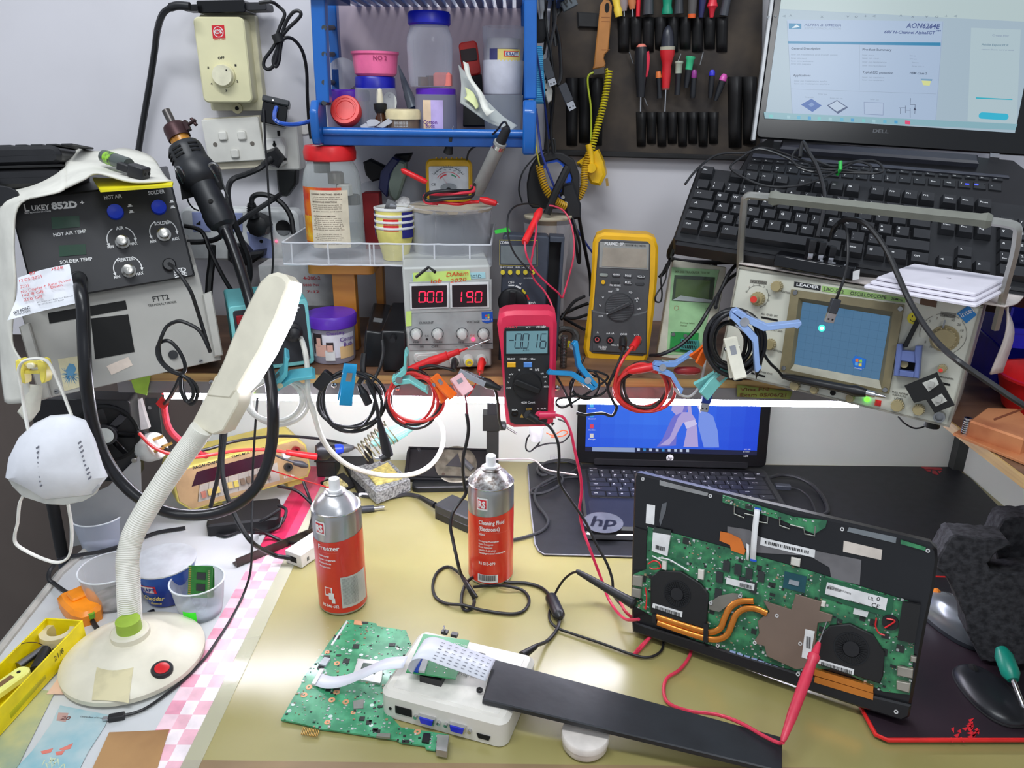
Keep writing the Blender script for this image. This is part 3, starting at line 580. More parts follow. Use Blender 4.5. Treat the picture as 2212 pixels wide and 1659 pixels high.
b=MB();b.T=f.M.inverted();b.tube(cat([(410,14,1.24),(385,12,1.24),(368,16,1.24)]),.006,RUB,12);b.out('cable_boot',t)
cb('adapter_mains_lead','thick black lead running down the wall left of the regulator',[(372,14,1.245),(352,30,1.25),(340,65,1.27),(334,110,1.29),(325,170,1.30),(313,240,1.305),(303,300,1.305),(296,345,1.30)],.0048,RUB)
cb('adapter_output_lead','black lead tied in a bundle between regulator and blue rack',[(560,6,1.24),(585,4,1.24),(602,14,1.25),(615,30,1.25),(606,55,1.25),(600,72,1.25),(597,90,1.25),(585,110,1.25),(572,128,1.25),(570,143,1.25),(580,150,1.25),(592,140,1.25),(600,112,1.25),(606,84,1.25),(622,62,1.25),(640,45,1.25),(650,32,1.25),(646,24,1.25),(634,26,1.25),(620,44,1.25),(610,70,1.25),(601,100,1.25),(590,130,1.25),(596,144,1.25),(603,130,1.25),(606,105,1.25),(612,84,1.25),(632,84,1.26),(652,108,1.27),(662,150,1.28),(664,210,1.29),(668,270,1.295),(672,300,1.295)],.0026,RUB,k=6)
b=MB();a=ony(597,74,1.246);c=ony(604,92,1.246);b.rod(a,c,.008,BLKM,seg=10);b.thing('cable_strap','black strap binding the lead bundle above the charger','strap',None)
f=face((405,452),(662,452),(650,566),(400,562),.03,0,Y=1.272);t=Th('power_strip','white and lilac power strip on the wall behind the hot air gun','power strip',f)
ps=mat((220,222,222),.4);lil=mat((150,160,206),.45)
b=MB();b.rb(0,0,f.w,f.h,-.035,0,ps,.012,.004);b.out('body',t)
b=MB()
for q in([(415,458),(450,458),(455,500),(418,500)],[(533,500),(590,520),(590,558),(545,556)],[(486,460),(524,460),(524,500),(486,500)]):b.sl(px(f,q),0,.0015,lil,.0003)
for q in([(424,484),(434,476),(434,486)],):b.sl(px(f,q),.001,.002,HOLE)
b.out('socket_panel',t,'lilac socket panels')
b=MB();u,v=f.uv(612,492);b.cyl(u,v,0,.001,.0125,HOLE,seg=30);P=[(u+.012*cos(a),v+.012*sin(a))for a in[R(200+i*14)for i in range(11)]];b.sl(P,.001,.002,mat((120,122,124),.4));b.cyl(*f.uv(565,521),0,.002,.003,HOLE,seg=12);b.out('round_socket',t)
b=MB();u,v=f.uv(597,521);b.cyl(u,v,.0,.002,.0018,emit((255,80,110),3),seg=10);b.out('pilot_light',t,'lit red pilot light')
tx_=MB();tx(tx_,f,'WEGLO',(589,515),(589,482),4,mat((90,100,150),.5));tx_.out('print',t)
b=MB();u,v=f.uv(557,488,.02);b.la([(.019,.0),(.0195,.012),(.017,.026),(.010,.030)],RUB,(u,v,0),8);b.T=f.M.inverted();b.tube([ony(548,468,1.25),ony(543,440,1.245)],[.010,.0065],RUB,12)
for i in range(4):b.T=f.M.inverted();p=ony(544,446+i*5,1.246);b.tube([p,p+V((0,0,.001))],.0082,RUB,12)
b.T=Matrix.Identity(4);b.thing('round_black_plug','black angled mains plug in the middle of the power strip','plug',f)
cb('arched_lead','black lead arching over the power strip to the clear tray',[(543,440,1.245),(546,426,1.245),(560,420,1.245),(585,424,1.245),(610,440,1.245),(628,468,1.245),(634,505,1.24)],.0042,RUB)
b=MB();P=[(500,528),(530,520),(548,540),(578,536),(576,548),(550,566),(520,572),(500,556)];b.sl(px(f,P),.001,.024,RUB,.004);b.thing('flat_black_plug','flat black plug low on the power strip','plug',f)
cb('socket_lead','black lead from the wall socket plug curving down past the gun',[(578,350,1.25),(560,364,1.24),(530,377,1.235),(505,386,1.23),(494,402,1.22),(493,430,1.2),(503,470,1.19),(520,515,1.19),(536,555,1.19),(540,590,1.19),(536,615,1.19),(530,630,1.2)],.0044,RUB)
cb('diagonal_lead','black lead crossing the power strip diagonally behind the gun',[(606,420,1.255),(585,434,1.235),(545,460,1.225),(500,492,1.22),(470,515,1.215),(440,522,1.215),(405,523,1.21)],.0042,RUB)
cb('station_lead','black lead dropping from the hot air station towards the teal station',[(398,488,1.17),(425,494,1.17),(440,506,1.17),(452,536,1.16),(470,575,1.15),(492,615,1.15),(512,642,1.15)],.0034,RUB)
cb('thick_lead','thick black lead behind the grey unit rail',[(458,530,1.2),(458,560,1.2),(453,600,1.19),(450,650,1.18)],.006,RUB)
b=MB();p=onz(472,655,SZ);b.la([(.022,0),(.024,.05),(.0235,.052),(0,.052)],mat((196,30,26),.4),seg=30);b.la([(.0236,.052),(.020,.064),(0,.066)],mat((226,206,150),.5),seg=30);b.thing('paste_tub','red tub with a yellow lid behind the grey unit','tub',Fr(V((-.52,1.2,SZ))))
# ================= middle of the shelf =================
teal=mat((96,176,180),.45,0,.04,20)
f=face((487,664),(656,646),(682,784),(513,806),.40,.1,z=SZ+.001);t=Th('soldering_station','teal soldering station with a black front panel behind the desk lamp','soldering station',f)
b=MB();body(b,f,.11,teal);b.out('case',t,bv=.003);b.rb(0,0,f.w,f.h,-.001,.0015,mat((126,204,206),.4),.006,.001);b.rb(.005,.006,f.w-.005,f.h-.006,.001,.0022,mat((42,44,50),.5),.004,.0004);b.out('front_panel',t)
b=MB();tx(b,f,'Weller',(582,683),(649,672),15,PRW,z=.003,bold=.035);b.out('print',t)
u,v=f.uv(632,716);b=MB();b.la([(.013,.002),(.013,.010),(.0085,.012),(.008,.024),(.004,.026)],BLK,(u,v,0),24);b.out('plug',t);u,v=f.uv(594,759);b=MB();b.ring(u,v,.002,.004,.0065,BLK,h=.004);b.out('jack',t);q=px(f,[(509,682),(540,678),(542,696),(512,700)]);b.sl(q,.002,.005,mat((150,24,36),.3),.001);b.out('switch',t,'dark red rocker switch')
cb('white_iron_cord','thick white cord falling from the teal station and looping over the iron stand',[(640,716,1.075),(652,735,1.04),(660,765,1.0),(664,800,.985),(666,850,.98),(680,900,.985),(693,940,.99),(715,975,1.0),(752,1005,1.01),(800,1022,1.03),(850,1028,1.04),(900,1022,1.06),(935,1000,1.08),(955,965,1.10),(957,930,1.12),(948,910,1.13),(936,903,1.14),(920,908,1.15),(900,915,1.16)],.0038,mat((226,224,214),.35),k=8)
f=face((572,574),(728,574),(728,660),(568,660),0,0,Y=1.20);t=Th('printed_box','white carton with faint red lettering behind the wooden stool','carton',f)
b=MB();body(b,f,.06,mat((196,194,194),.7));b.out('carton',t);rr=mat((206,70,76),.6);tx(b,f,'4-200-2',(655,604),(692,604),7,rr);tx(b,f,'5000 PW',(655,618),(690,618),5,rr);tx(b,f,'7-12',(663,632),(690,632),5,rr);tx(b,f,'1S/1S',(600,618),(640,618),10,rr);b.out('print',t)
wd=wood((206,138,56),(166,98,34),4,4,30,.4)
zt=ony(700,573,1.10).z
sf=Fr(V((ony(735,600,1.12).x,1.12,zt)),(1,0,0),(0,1,0));t=Th('wooden_stool','small varnished wooden stand under the clear tray','stand',sf)
k=mpp(sf.o);b=MB();b.rb(-72*k,-.0,72*k,.13,-.018,-.001,wd,.01,.003);b.out('seat',t,bv=.001)
for x0,x1,y in((-22,28,.01),(78,98,.09),(-60,-42,.09)):
 b=MB();x1_=min(x1,70);x0_=min(x0,52);b.box(x0_*k,y,SZ-zt,x1_*k,y+.02,-.018,wd);b.out('leg',t,bv=.001)
TY=1.10;x0=ony(614,560,TY).x;x1=ony(1060,560,TY).x;zb=zt;ztp=ony(700,524,TY).z
cl=clear((226,228,232),.16,.06);fr=Fr(V((x0,TY,zb)));Wd=x1-x0;Hh=ztp-zb;D=.19
t=Th('clear_tray','clear ribbed acrylic tray carrying the jar, cups and wire spool','tray',fr)
b=MB();b.box(0,0,0,Wd,D,.002,cl);b.out('base',t)
b=MB();n=40;P=[]
for i in range(n+1):
 x=Wd*i/n;P.append((x,-.004-.003*abs(sin(i*PI/5))))
vs=[(x,y,.002)for x,y in P]+[(x,y+.002,Hh)for x,y in P];b.add(vs,[(i,i+1,n+2+i,n+1+i)for i in range(n)],cl)
b.box(0,D,.002,Wd,D+.002,Hh,cl);b.box(-.002,0,.002,0,D,Hh,cl);b.box(Wd,0,.002,Wd+.002,D,Hh,cl);b.out('wall',t)
b=MB();ec=clear((245,246,250),.5,.1)
b.tube([(x,y+.002,Hh)for x,y in P],.0013,ec,6);b.tube([(x,y,.002)for x,y in P],.0013,ec,6)
for x in(.045,.22,.42,.44,.58,.73,.90):b.rod((Wd*x,-.006,.002),(Wd*x,-.005,Hh),.0012,ec,seg=6)
b.rod((0,0,Hh),(0,D,Hh),.0013,ec);b.rod((Wd,0,Hh),(Wd,D,Hh),.0013,ec);b.out('rim',t,'bright clear rim and ribs')
gl=clear((236,242,240),.10,.03)
f,p=vl(1.165,726,528,[(54,528),(60,522),(62,500),(62,395),(58,370),(50,352),(47,340)]);t=Th('sauce_jar','glass sauce jar with a red lid and fruit label in the clear tray','jar',f)
f.o.z=zt+.003;b=MB();b.shell([(0,0)]+p,gl,seg=40);b.out('glass',t)
r=p[3][0];z1=p[3][1]
b=MB();k=mpp(f.o);b.la([(50*k,p[-1][1]-.004),(53*k,p[-1][1]-.002),(54*k,p[-1][1]+.008),(51*k,p[-1][1]+.016),(49*k,p[-1][1]+.017),(0,p[-1][1]+.0165)],RED,seg=40);b.out('lid',t,'red screw lid');b.sl([(-.022,-.012),(.02,-.024),(.026,-.008),(-.012,.01)],p[-1][1]+.017,p[-1][1]+.0174,mat((214,200,186),.6));b.out('lid_label',t)
b=MB();cp(b,r+.0006,.006,z1*.97,R(208),R(300),mat((232,120,40),.4,0,.1,60,c2=(206,60,40)));cp(b,r+.0009,.01,z1*.52,R(206),R(246),mat((240,190,50),.4,0,.1,70,c2=(226,140,40)));b.out('fruit_label',t,'orange and red fruit label')
lb=mat((226,214,190),.6);b=MB();cp(b,r+.0013,.002,z1*.93,R(236),R(312),lb)
dk=mat((90,70,60),.6)
ct(b,'COOKING DIRECTIONS - SERVES 4',r+.0013,z1*.86,.0022,dk,a=R(270),w=.045,bold=.02);ct(b,'MICROWAVE DIRECTIONS',r+.0013,z1*.74,.0022,dk,a=R(266),w=.036,bold=.02);ct(b,'NUTRITION INFORMATION',r+.0013,z1*.52,.002,dk,a=R(264),w=.032,bold=.02)
g=random.Random(5)
for zz in(.82,.79,.70,.67,.64,.60,.49,.46,.43,.40,.37,.34,.31,.24,.21,.18,.15,.08):ct(b,'of the sauce and serve with rice '[:g.randint(18,32)],r+.0013,z1*zz,.0013,dk,a=R(270),w=.048*g.uniform(.75,1))
b.out('direction_label',t,'cream direction label')
b=MB();g=random.Random(4)
for i in range(7):b.sl(circ(g.uniform(-.02,.03),g.uniform(-.01,.02),.012,8),.01+i*.016,.022+i*.017,mat([(60,52,50),(200,196,190),(120,110,100)][i%3],.6),.002)
b.out('contents',t,'grey and white parts inside')
f=face((788,414),(825,420),(825,540),(790,540),0,0,Y=1.22);f.o.z=max(f.o.z,zt);boxq(f,.03,mat((150,28,34),.6),'red_box','dark red box standing behind the jar in the clear tray','box')
kc=mat((226,214,120),.45)
for i,(yt,rw)in enumerate(((512,43),(500,43),(488,43),(476,43))):
 f,p=vl(1.14,855,545,[(30,570),(42,yt)]);base=zt+.003+i*.0088;k=mpp(f.o);f.o.z=base
 t=Th('paper_cup',['yellow printed tub at the bottom of the nested stack','second lowest yellow tub of the nested stack in the tray','third yellow tub of the nested stack showing a red logo','topmost yellow tub of the stack holding a metal clip'][i],'cup',f,'nested tubs in the clear tray')
 b=MB();b.shell([(0,0),(27*k,0),(27*k,.001),(41*k,.042),(41*k,.047)],kc,seg=36);b.shell([(26*k,.001),(40*k,.046)],WHT,seg=36);b.out('tub',t)
 b=MB();b.la([(41*k,.0455),(43*k,.047),(43*k,.0495),(40*k,.050),(40*k,.0465)],WHT,seg=36);b.f.pop();b.mi.pop();b.f.pop();b.mi.pop();b.out('rim',t,'white rim')
 b=MB();cp(b,41.4*k,.034,.045,R(300),R(345),mat((30,30,120),.4),r1=42.2*k);cp(b,41.4*k,.034,.045,R(186),R(206),mat((30,30,120),.4),r1=42.2*k)
 if i in(1,2):cp(b,41.6*k,.036,.044,R(245),R(290),RED,r1=42.3*k)
 b.out('print',t)
f=Fr(ony(842,470,1.13));b=MB();b.T=Matrix.Rotation(.4,4,'Y')
b.rod((-.01,-.004,0),(.014,.0,.0),.004,BLK);b.box(-.006,-.002,0,.004,0,.02,CHR);b.box(.008,-.002,0,.014,0,.012,BLKG);b.box(-.012,0,.006,.002,.002,.024,STL);b.thing('metal_clip','metal and black clip lying in the top yellow tub','clip',f)
f=face((812,445),(850,447),(850,480),(812,472),0,.2,Y=1.17);boxq(f,.008,BLKM,'black_holder','black plastic piece standing behind the yellow tubs','holder')
vs,fs=sh_([[(850,440,1.2),(868,425,1.2),(884,428,1.2)],[(852,468,1.18),(872,462,1.18),(892,470,1.18)]]);b=MB();b.add(vs,fs,mat((210,208,206),.6,0,.2,150));b.thing('printed_wrap','crumpled grey printed wrapper behind the yellow tubs','wrapper',None,sd=.001)
f,p=vl(1.17,975,590,[(70,590),(82,452)]);f.o.z=zt+.003;k=mpp(f.o);Hs=ony(975,445,1.17).z-f.o.z
t=Th('wire_spool','large wire spool wrapped in clear film under the yellow analogue meter','spool',f)
b=MB();b.la([(78*k,0),(78*k,.004),(54*k,.006),(54*k,Hs-.006),(88*k,Hs-.004),(90*k,Hs),(0,Hs)],mat((198,186,166),.6,0,.06,8),seg=44);b.out('core',t);b.la([(66*k,.008),(68*k,.03),(66*k,.05),(69*k,Hs-.01)],mat((58,62,70),.3,.3,.1,12),seg=40);b.out('wire_winding',t,'dark wire winding')
b=MB();g=random.Random(9);n=44;vs=[]
for j,zz in enumerate((.004,Hs*.3,Hs*.6,Hs*.9,Hs+.002)):
 for i in range(n):a=2*PI*i/n;rr=(80+j*2.2+g.uniform(-2.5,2.5))*k;vs.append((rr*cos(a),rr*sin(a),zz))
b.add(vs,[(j*n+i,j*n+(i+1)%n,(j+1)*n+(i+1)%n,(j+1)*n+i)for j in range(4)for i in range(n)],clear((232,234,240),.22,.08));b.out('clear_film',t)
SPZ=f.o.z+Hs
f=face((922,341),(1019,343),(1022,436),(921,436),-.0,.15,Y=1.13);f.o.z=SPZ+.002;f=face((922,341),(1019,343),(1022,436),(921,436),0,.12,z=SPZ+.002)
t=Th('analogue_meter','small yellow analogue multimeter wrapped in its leads on the wire spool','multimeter',f);w_,h_=f.w,f.h
yel=mat((240,186,26),.4);b=MB();b.rb(0,0,w_,h_,-.03,0,yel,.010,.003)
for i in range(6):b.box(w_*(.22+.11*i),h_-.001,-.02,w_*(.25+.11*i),h_+.0015,-.003,yel)
b.out('holster',t);b.rb(w_*.07,h_*.24,w_*.93,h_*.82,0,.002,mat((214,218,222),.3),.003,.0006);b.box(w_*.07,.004,0,w_*.93,h_*.26,.0022,BLK);b.out('dial_face',t,'white scale face')
b=MB();cx_,cy_=w_*.5,h_*.36;g7=mat((70,80,84),.6);arc(b,cx_,cy_,w_*.40,R(142),R(38),g7,t=.0004,z=.0026,aw=False);arc(b,cx_,cy_,w_*.30,R(145),R(35),mat((220,60,70),.5),t=.0004,z=.0026,aw=False);arc(b,cx_,cy_,w_*.25,R(140),R(100),mat((220,60,70),.5),t=.001,z=.0026,aw=False);arc(b,cx_,cy_,w_*.25,R(75),R(50),mat((60,150,110),.5),t=.001,z=.0026,aw=False)
for i in range(17):
 a=R(142-6.5*i);p=[(cx_+rr*cos(a),cy_+rr*sin(a))for rr in(w_*.40,w_*.44)];d=(.0002*sin(a),-.0002*cos(a));b.quad([(p[0][0]-d[0],p[0][1]-d[1]),(p[0][0]+d[0],p[0][1]+d[1]),(p[1][0]+d[0],p[1][1]+d[1]),(p[1][0]-d[0],p[1][1]-d[1])],g7,.0026)
for i,s in enumerate('0 50 100 150 200 250'.split()):a=R(136-17*i);b.text(s,cx_+w_*.35*cos(a),cy_+w_*.34*sin(a),.0018,g7,.0026,al='C')
b.quad([(cx_-.0002,cy_),(cx_+.0002,cy_),(cx_-w_*.22,cy_+w_*.32)],RED,.003);tx(b,f,'CE',(932,401),(941,401),5,g7,z=.0026);b.out('scale_print',t)
b=MB();b.sl(circ(cx_,h_*.33,w_*.18,20,h_*.10),.002,.0045,clear((200,206,210),.4,.1),.001);b.cyl(cx_,h_*.27,.004,.006,.004,BLKG);b.out('needle_cover',t)
cb('red_meter_lead','red lead wound around the yellow analogue meter',[(935,436,1.10),(960,438,1.09),(990,441,1.09),(1015,437,1.10),(1035,436,1.10)],.0022,RED)
cb('red_wrap_lead','upper red lead band around the yellow analogue meter',[(1018,402,1.14),(1024,406,1.12),(1020,414,1.10),(990,418,1.09),(950,420,1.09),(922,420,1.10),(916,428,1.11),(922,438,1.11),(945,440,1.10)],.0022,mat((226,50,70),.4))
cb('black_wrap_lead','black lead band around the yellow analogue meter',[(1026,398,1.14),(1015,412,1.105),(970,412,1.085),(930,416,1.085),(918,426,1.09),(926,434,1.09),(960,430,1.085),(1014,426,1.09),(1024,414,1.11)],.0024,RUB)
def pb(name,label,pts,prof,m,cat_='probe',tip=True,group=None):
 A,B=P3(pts[0]),P3(pts[1]);f=bt(A,B);L=f.w;t=Th(name,label,cat_,f,group)
 b=MB();b.la([(r_,x*L)for x,r_ in prof],m,ax='x',seg=18);b.out('grip',t)
 if tip:b=MB();b.la([(.0002,-L*tip),(.001,-L*tip*.8),(.001,0)],CHR,ax='x',seg=10);b.out('needle',t,'metal needle')
 return t
pb('test_probe','red probe tip pointing left behind the yellow analogue meter',((866,366,1.14),(922,394,1.14)),[(0,.001),(.1,.004),(.9,.0042),(1,.003)],RED,tip=0)
pb('test_probe','red probe end lying on the spool right of the yellow analogue meter',((1074,440,1.11),(1036,430,1.11)),[(0,.0015),(.08,.004),(.6,.0052),(1,.003)],RED,tip=.12)
pb('test_probe','dark probe standing upright behind the yellow analogue meter',((976,290,1.14),(968,330,1.15)),[(0,.003),(.3,.006),(.4,.004),(1,.007)],BLKM,tip=.45)
t=pb('grey_pen_tool','grey cylindrical pen tool with a black cap leaning right of the yellow meter',((1096,276,1.10),(1030,416,1.15)),[(0,.003),(.04,.005),(.20,.0068),(.21,.0092),(.96,.0098),(1,.008)],mat((150,150,146),.4),'pen tool',tip=0)
b=MB();L=(ony(1030,416,1.15)-ony(1096,276,1.10)).length;b.la([(.003,-.002),(.0062,.003),(.0072,L*.20),(.0075,L*.205)],BLK,ax='x');b.out('black_cap',t,'black cap');b.la([(.0098,L*.24),(.0098,L*.29)],CHR,ax='x');b.out('metal_band',t)
cb('pen_cord','thin black cord arching from the grey pen tool behind the yellow meter',[(1097,274,1.10),(1092,264,1.10),(1085,266,1.11),(1070,285,1.13),(1040,308,1.15),(1015,325,1.16),(1008,345,1.17)],.0014,RUB)
f=Fr(ony(850,440,1.24),(1,0,0),(0,0,1));t=Th('grey_tool','grey and dark blue hand tool lying behind the glass jar','tool',f)
b=MB();P=[(843,420),(838,395),(850,360),(864,345),(878,350),(880,372),(862,430),(852,432)];b.sl(px(f,P),-.012,.012,mat((128,142,130),.45),.003);b.out('grey_body',t);P=[(820,405),(825,370),(850,338),(866,345),(846,375),(838,425)];b.sl(px(f,P),-.013,.013,mat((30,36,84),.45),.002);b.out('blue_grip',t,'dark blue grip')
b=MB();P=[(780,352),(795,345),(830,362),(850,335),(888,332),(880,350),(840,385),(800,395),(786,380)];b.sl(px(f,P),-.03,-.014,BLKM,.003);b.out('black_body',t)
vs,fs=sh_([[(770,400,1.26),(820,385,1.28),(880,375,1.26),(920,385,1.27)],[(785,430,1.25),(830,440,1.25),(880,425,1.24),(915,430,1.25)],[(800,470,1.24),(840,462,1.25),(880,470,1.23),(900,480,1.24)]]);b=MB();b.add(vs,fs,clear((210,214,220),.35,.15));b.thing('plastic_bag','crumpled clear plastic bag behind the cups and spool','plastic bag',None)
f=face((878,578),(1064,572),(1066,792),(881,800),.12,0,z=SZ+.001);PS=f;t=Th('bench_power_supply','grey bench power supply with red digits 000 and 19.0','power supply',f)
pg=mat((186,188,184),.45,0,.03,15);b=MB();body(b,f,.19,pg);b.out('case',t,bv=.003)
b=MB();dg=mat((66,68,70),.5);w_,h_=f.w,f.h
b.sl(px(f,[(884,608),(1062,603),(1062,670),(886,676)]),0,.002,mat((168,170,168),.45),.0005)
b.sl(px(f,[(885,612),(969,610),(969,664),(887,667)]),.002,.0032,PRW);b.sl(px(f,[(972,610),(1055,608),(1056,663),(973,664)]),.002,.0032,PRW)
b.sl(px(f,[(883,676),(1064,670),(1065,753),(885,757)]),0,.0012,mat((160,163,162),.45),.0004);b.sl(px(f,[(884,743),(1064,740),(1064,741.5),(884,744.5)]),.0012,.0016,dg)
tx(b,f,'CURRENT',(905,700),(937,699),5,dg,z=.002);tx(b,f,'VOLTAGE',(1008,698),(1036,697),5,dg,z=.002)
for s,x in(('FINE',893),('COARSE',936),('FINE',991),('COARSE',1036)):tx(b,f,s,(x,741),(x+(12 if s=='FINE'else 20),740.5),3.5,dg,z=.002)
tx(b,f,'ON',(907,751),(915,751),5,dg,z=.002);tx(b,f,'OFF',(932,751),(947,750),5,dg,z=.002);tx(b,f,'GND',(1004,749),(1018,749),4,dg,z=.002);tx(b,f,'-',(984,749),(988,749),2,dg,z=.002);tx(b,f,'+',(1037,750),(1042,750),5,dg,z=.002);tx(b,f,'C.C.',(918,727),(927,727),3.5,dg,z=.002);tx(b,f,'C.V.',(1016,726),(1026,726),3.5,mat((210,60,70),.5),z=.002)
b.out('front_panel',t)
b=MB();b.sl(px(f,[(889,617),(965,615),(965,661),(890,664)]),.0032,.004,mat((30,8,12),.15));b.sl(px(f,[(976,615),(1051,613),(1052,660),(977,662)]),.0032,.004,mat((30,8,12),.15));b.out('display_window',t,'dark display windows')
b=MB();er=emit((255,24,60),3.2);k=f.m(905,650)
for x,ch in((905,'0'),(923,'0'),(942,'0'),(983,'1'),(1007,'9'),(1026,'0')):
 a,c=f.uv(x,651);seg7(b,ch,a,c,13*k,23*k,er,.0046,t=.0014)
b.cyl(*f.uv(1021,651),.0042,.0048,.0008,er,seg=10);b.out('digits',t,'glowing red digits')
b=MB();b.sl(px(f,[(890,593),(1048,588),(1049,601),(891,606)]),0,.0006,mat((160,206,214),.5));tx(b,f,'PS-305D',(1003,601),(1040,600),7,dg);b.out('model_strip',t,'light blue model strip')
q=[f.uv(*p_,.003)for p_ in((892,590),(1014,583),(1019,612),(893,622))];b=MB();b.sl(q,.0012,.0018,mat((196,224,120),.6));on=mat((216,84,30),.6);tx(b,f,'DAham',(964,598),(1012,594),9,on,z=.0022,shear=.2);tx(b,f,'Job',(927,613),(955,610),9,on,z=.0022,shear=.2);tx(b,f,'2020',(972,611),(1008,607),8,on,z=.0022,shear=.2);b.out('green_note',t,'lime green note with orange handwriting')
b=MB();b.sl(px(f,[(877,672),(889,671),(889,703),(877,704)]),.0016,.0022,mat((196,224,120),.6));b.out('green_tape',t)
b=MB();q=px(f,[(1040,674),(1064,673),(1065,694),(1052,698),(1041,694)]);b.sl(q,.0012,.002,mat((24,84,184),.3),.0002)
for(x,y),c in zip(((1050,681),(1055,680),(1050,686),(1055,685)),((220,80,50),(130,190,70),(70,150,220),(246,206,60))):b.sl(px(f,[(x-2,y-2),(x+2,y-2.4),(x+2,y+1.8),(x-2,y+2)]),.002,.0023,mat(c,.4))
tx(b,f,'Windows 7',(1041,693),(1063,692),3.5,PRW,z=.0024);b.out('sticker',t,'small blue computer sticker')
for x in(899,945,998,1044):
 u,v=f.uv(x,720);b=MB();b.ring(u,v,.0012,.0080,.0088,dg,h=.0003);b.la([(.0072,.0012),(.0068,.008),(.0055,.013),(.0045,.0134),(0,.0134)],mat((206,206,202),.4),(u,v,0),24)
 for i in range(12):a=i*PI/6;b.box(u+.0066*cos(a)-.0005,v+.0066*sin(a)-.0005,.002,u+.0066*cos(a)+.0005,v+.0066*sin(a)+.0005,.009,mat((186,186,184),.4))
 b.out('knob',t)
b=MB();u,v=f.uv(1022,732);b.cyl(u,v,.001,.003,.0024,emit((255,40,70),7),seg=12);b.out('red_lamp',t,'lit red lamp');u,v=f.uv(922,732);b.cyl(u,v,.001,.002,.0016,BLK,seg=12);b.out('dark_lamp',t)
b=MB();q=px(f,[(893,762),(948,760),(948,782),(894,784)]);b.sl(rrect(q[0][0],q[3][1],q[1][0],q[0][1],.006),0,.003,mat((198,198,194),.4),.001);b.sl(rrect(q[0][0]+.004,q[3][1]+.003,q[1][0]-.004,q[0][1]-.003,.005),.003,.0042,mat((190,190,186),.4),.0006);b.out('power_button',t)
for x,c,l in((982,(30,30,32),'black terminal'),(1012,(226,206,40),'yellow terminal'),(1040,(200,30,34),'red terminal')):
 u,v=f.uv(x,777);b=MB();b.la([(.0085,0),(.008,.004),(.007,.012),(.0055,.0125)],mat((196,196,192),.4),(u,v,0),20);b.la([(.0052,.012),(.0055,.015),(.003,.0155),(.003,.012)],mat(c,.35),(u,v,0),18);b.out('terminal',t,l)
a=ony(982,782,.985);b=MB();b.tube(cat([(982,778,1.02),(981,786,1.005),(980,800,.995)]),.0045,BLK,10);b.thing('banana_plug','black banana plug hanging from the power supply terminal','plug',None,'banana plugs in the power supply')
b=MB();b.tube(cat([(1041,778,1.02),(1039,788,1.005),(1037,803,.995)]),.0048,mat((230,44,40),.35),10);b.thing('banana_plug','red banana plug hanging from the power supply terminal','plug',None,'banana plugs in the power supply')
cb('thin_red_lead','thin red wire from the red plug down to the pink peg',[(1037,803,.995),(1034,815,.99),(1026,832,.985),(1016,850,.98),(1008,858,.978)],.0009,RED,'wire')
cb('thin_black_lead','black wire from the black plug along the shelf edge',[(980,800,.995),(960,795,.992),(930,790,.99),(905,796,.99)],.0022,RUB,'wire')
t=pb('test_probe','long red test probe lying across the front of the power supply',((1010,752,1.0),(872,804,1.0)),[(0,.0012),(.12,.0022),(.13,.0045),(.16,.0040),(.30,.0045),(.31,.0065),(.34,.006),(.55,.0072),(.8,.006),(1,.0045)],RED,tip=.35)
b=MB();b.tube([P3(p)for p in((898,599,1.02),(926,577,1.03),(940,588,1.02))],.0022,BLK,6);b.thing('hex_key','bent black hex key resting on the power supply','hex key',None)
f=face((775,714),(818,716),(828,797),(782,792),.1,0,z=SZ+.001);t=Th('power_brick','black power brick left of the pair beside the power supply','power brick',f,'black bricks on the shelf')
b=MB();body(b,f,.16,mat((24,24,26),.3));b.out('case',t,bv=.003);u=f.w;b.box(u*.25,f.h,-.07,u*.7,f.h+.0006,-.05,mat((120,122,124),.5));b.out('label',t)
f=face((822,712),(876,718),(880,803),(826,803),.05,0,z=SZ+.001);t=Th('power_brick','black power brick standing directly left of the power supply','power brick',f,'black bricks on the shelf')
b=MB();body(b,f,.16,mat((20,20,22),.28));b.out('case',t,bv=.003);b.la([(.005,0),(.004,.012)],RUB,(f.w*.5,f.h-.01,0),12);b.out('cable_socket',t)
cb('brick_lead','black lead dropping from the left power brick',[(786,765,1.01),(784,790,1.0),(784,812,.995),(776,830,.99)],.0042,RUB)
cb('brick_output_lead','thin black lead dropping from the right power brick to the coil',[(826,735,1.02),(828,760,1.01),(822,790,1.0),(812,812,.995),(800,830,.985)],.0024,RUB)
f,p=vl(1.09,722,770,[(46,770)]);f.o.z=SZ+.001;k=mpp(f.o);t=Th('cotton_bud_tub','purple lidded cotton bud tub on the shelf before the stool','tub',f)
Ht=(ony(722,700,1.09).z-SZ);b=MB();b.shell([(0,0),(44*k,0),(46*k,.004),(47*k,Ht)],clear((210,204,222),.45,.2),seg=40);b.out('tub',t)
b=MB();b.la([(47*k,Ht-.002),(52*k,Ht),(53*k,Ht+.014),(50*k,Ht+.017),(0,Ht+.017)],mat((92,44,176),.35),seg=40);b.out('lid',t,'purple lid')
b=MB();r=47*k+.0006;cp(b,r-.001,.010,Ht*.84,R(200),R(345),mat((226,222,232),.5),r1=r);cp(b,r-.0006,.008,Ht*.5,R(300),R(344),mat((236,196,140),.5),r1=r)
pk=mat((226,176,160),.5);hr=mat((44,30,34),.5)
cp(b,r,.012,.030,R(235),R(272),pk);cp(b,r+.0003,.030,.046,R(232),R(256),hr);cp(b,r+.0005,.028,.040,R(240),R(252),pk);cp(b,r+.0003,.016,.046,R(229),R(234),hr);cp(b,r+.0005,.022,.034,R(266),R(284),hr);cp(b,r+.0008,.020,.030,R(268),R(282),pk);cp(b,r+.0002,.006,.022,R(262),R(286),PRW)
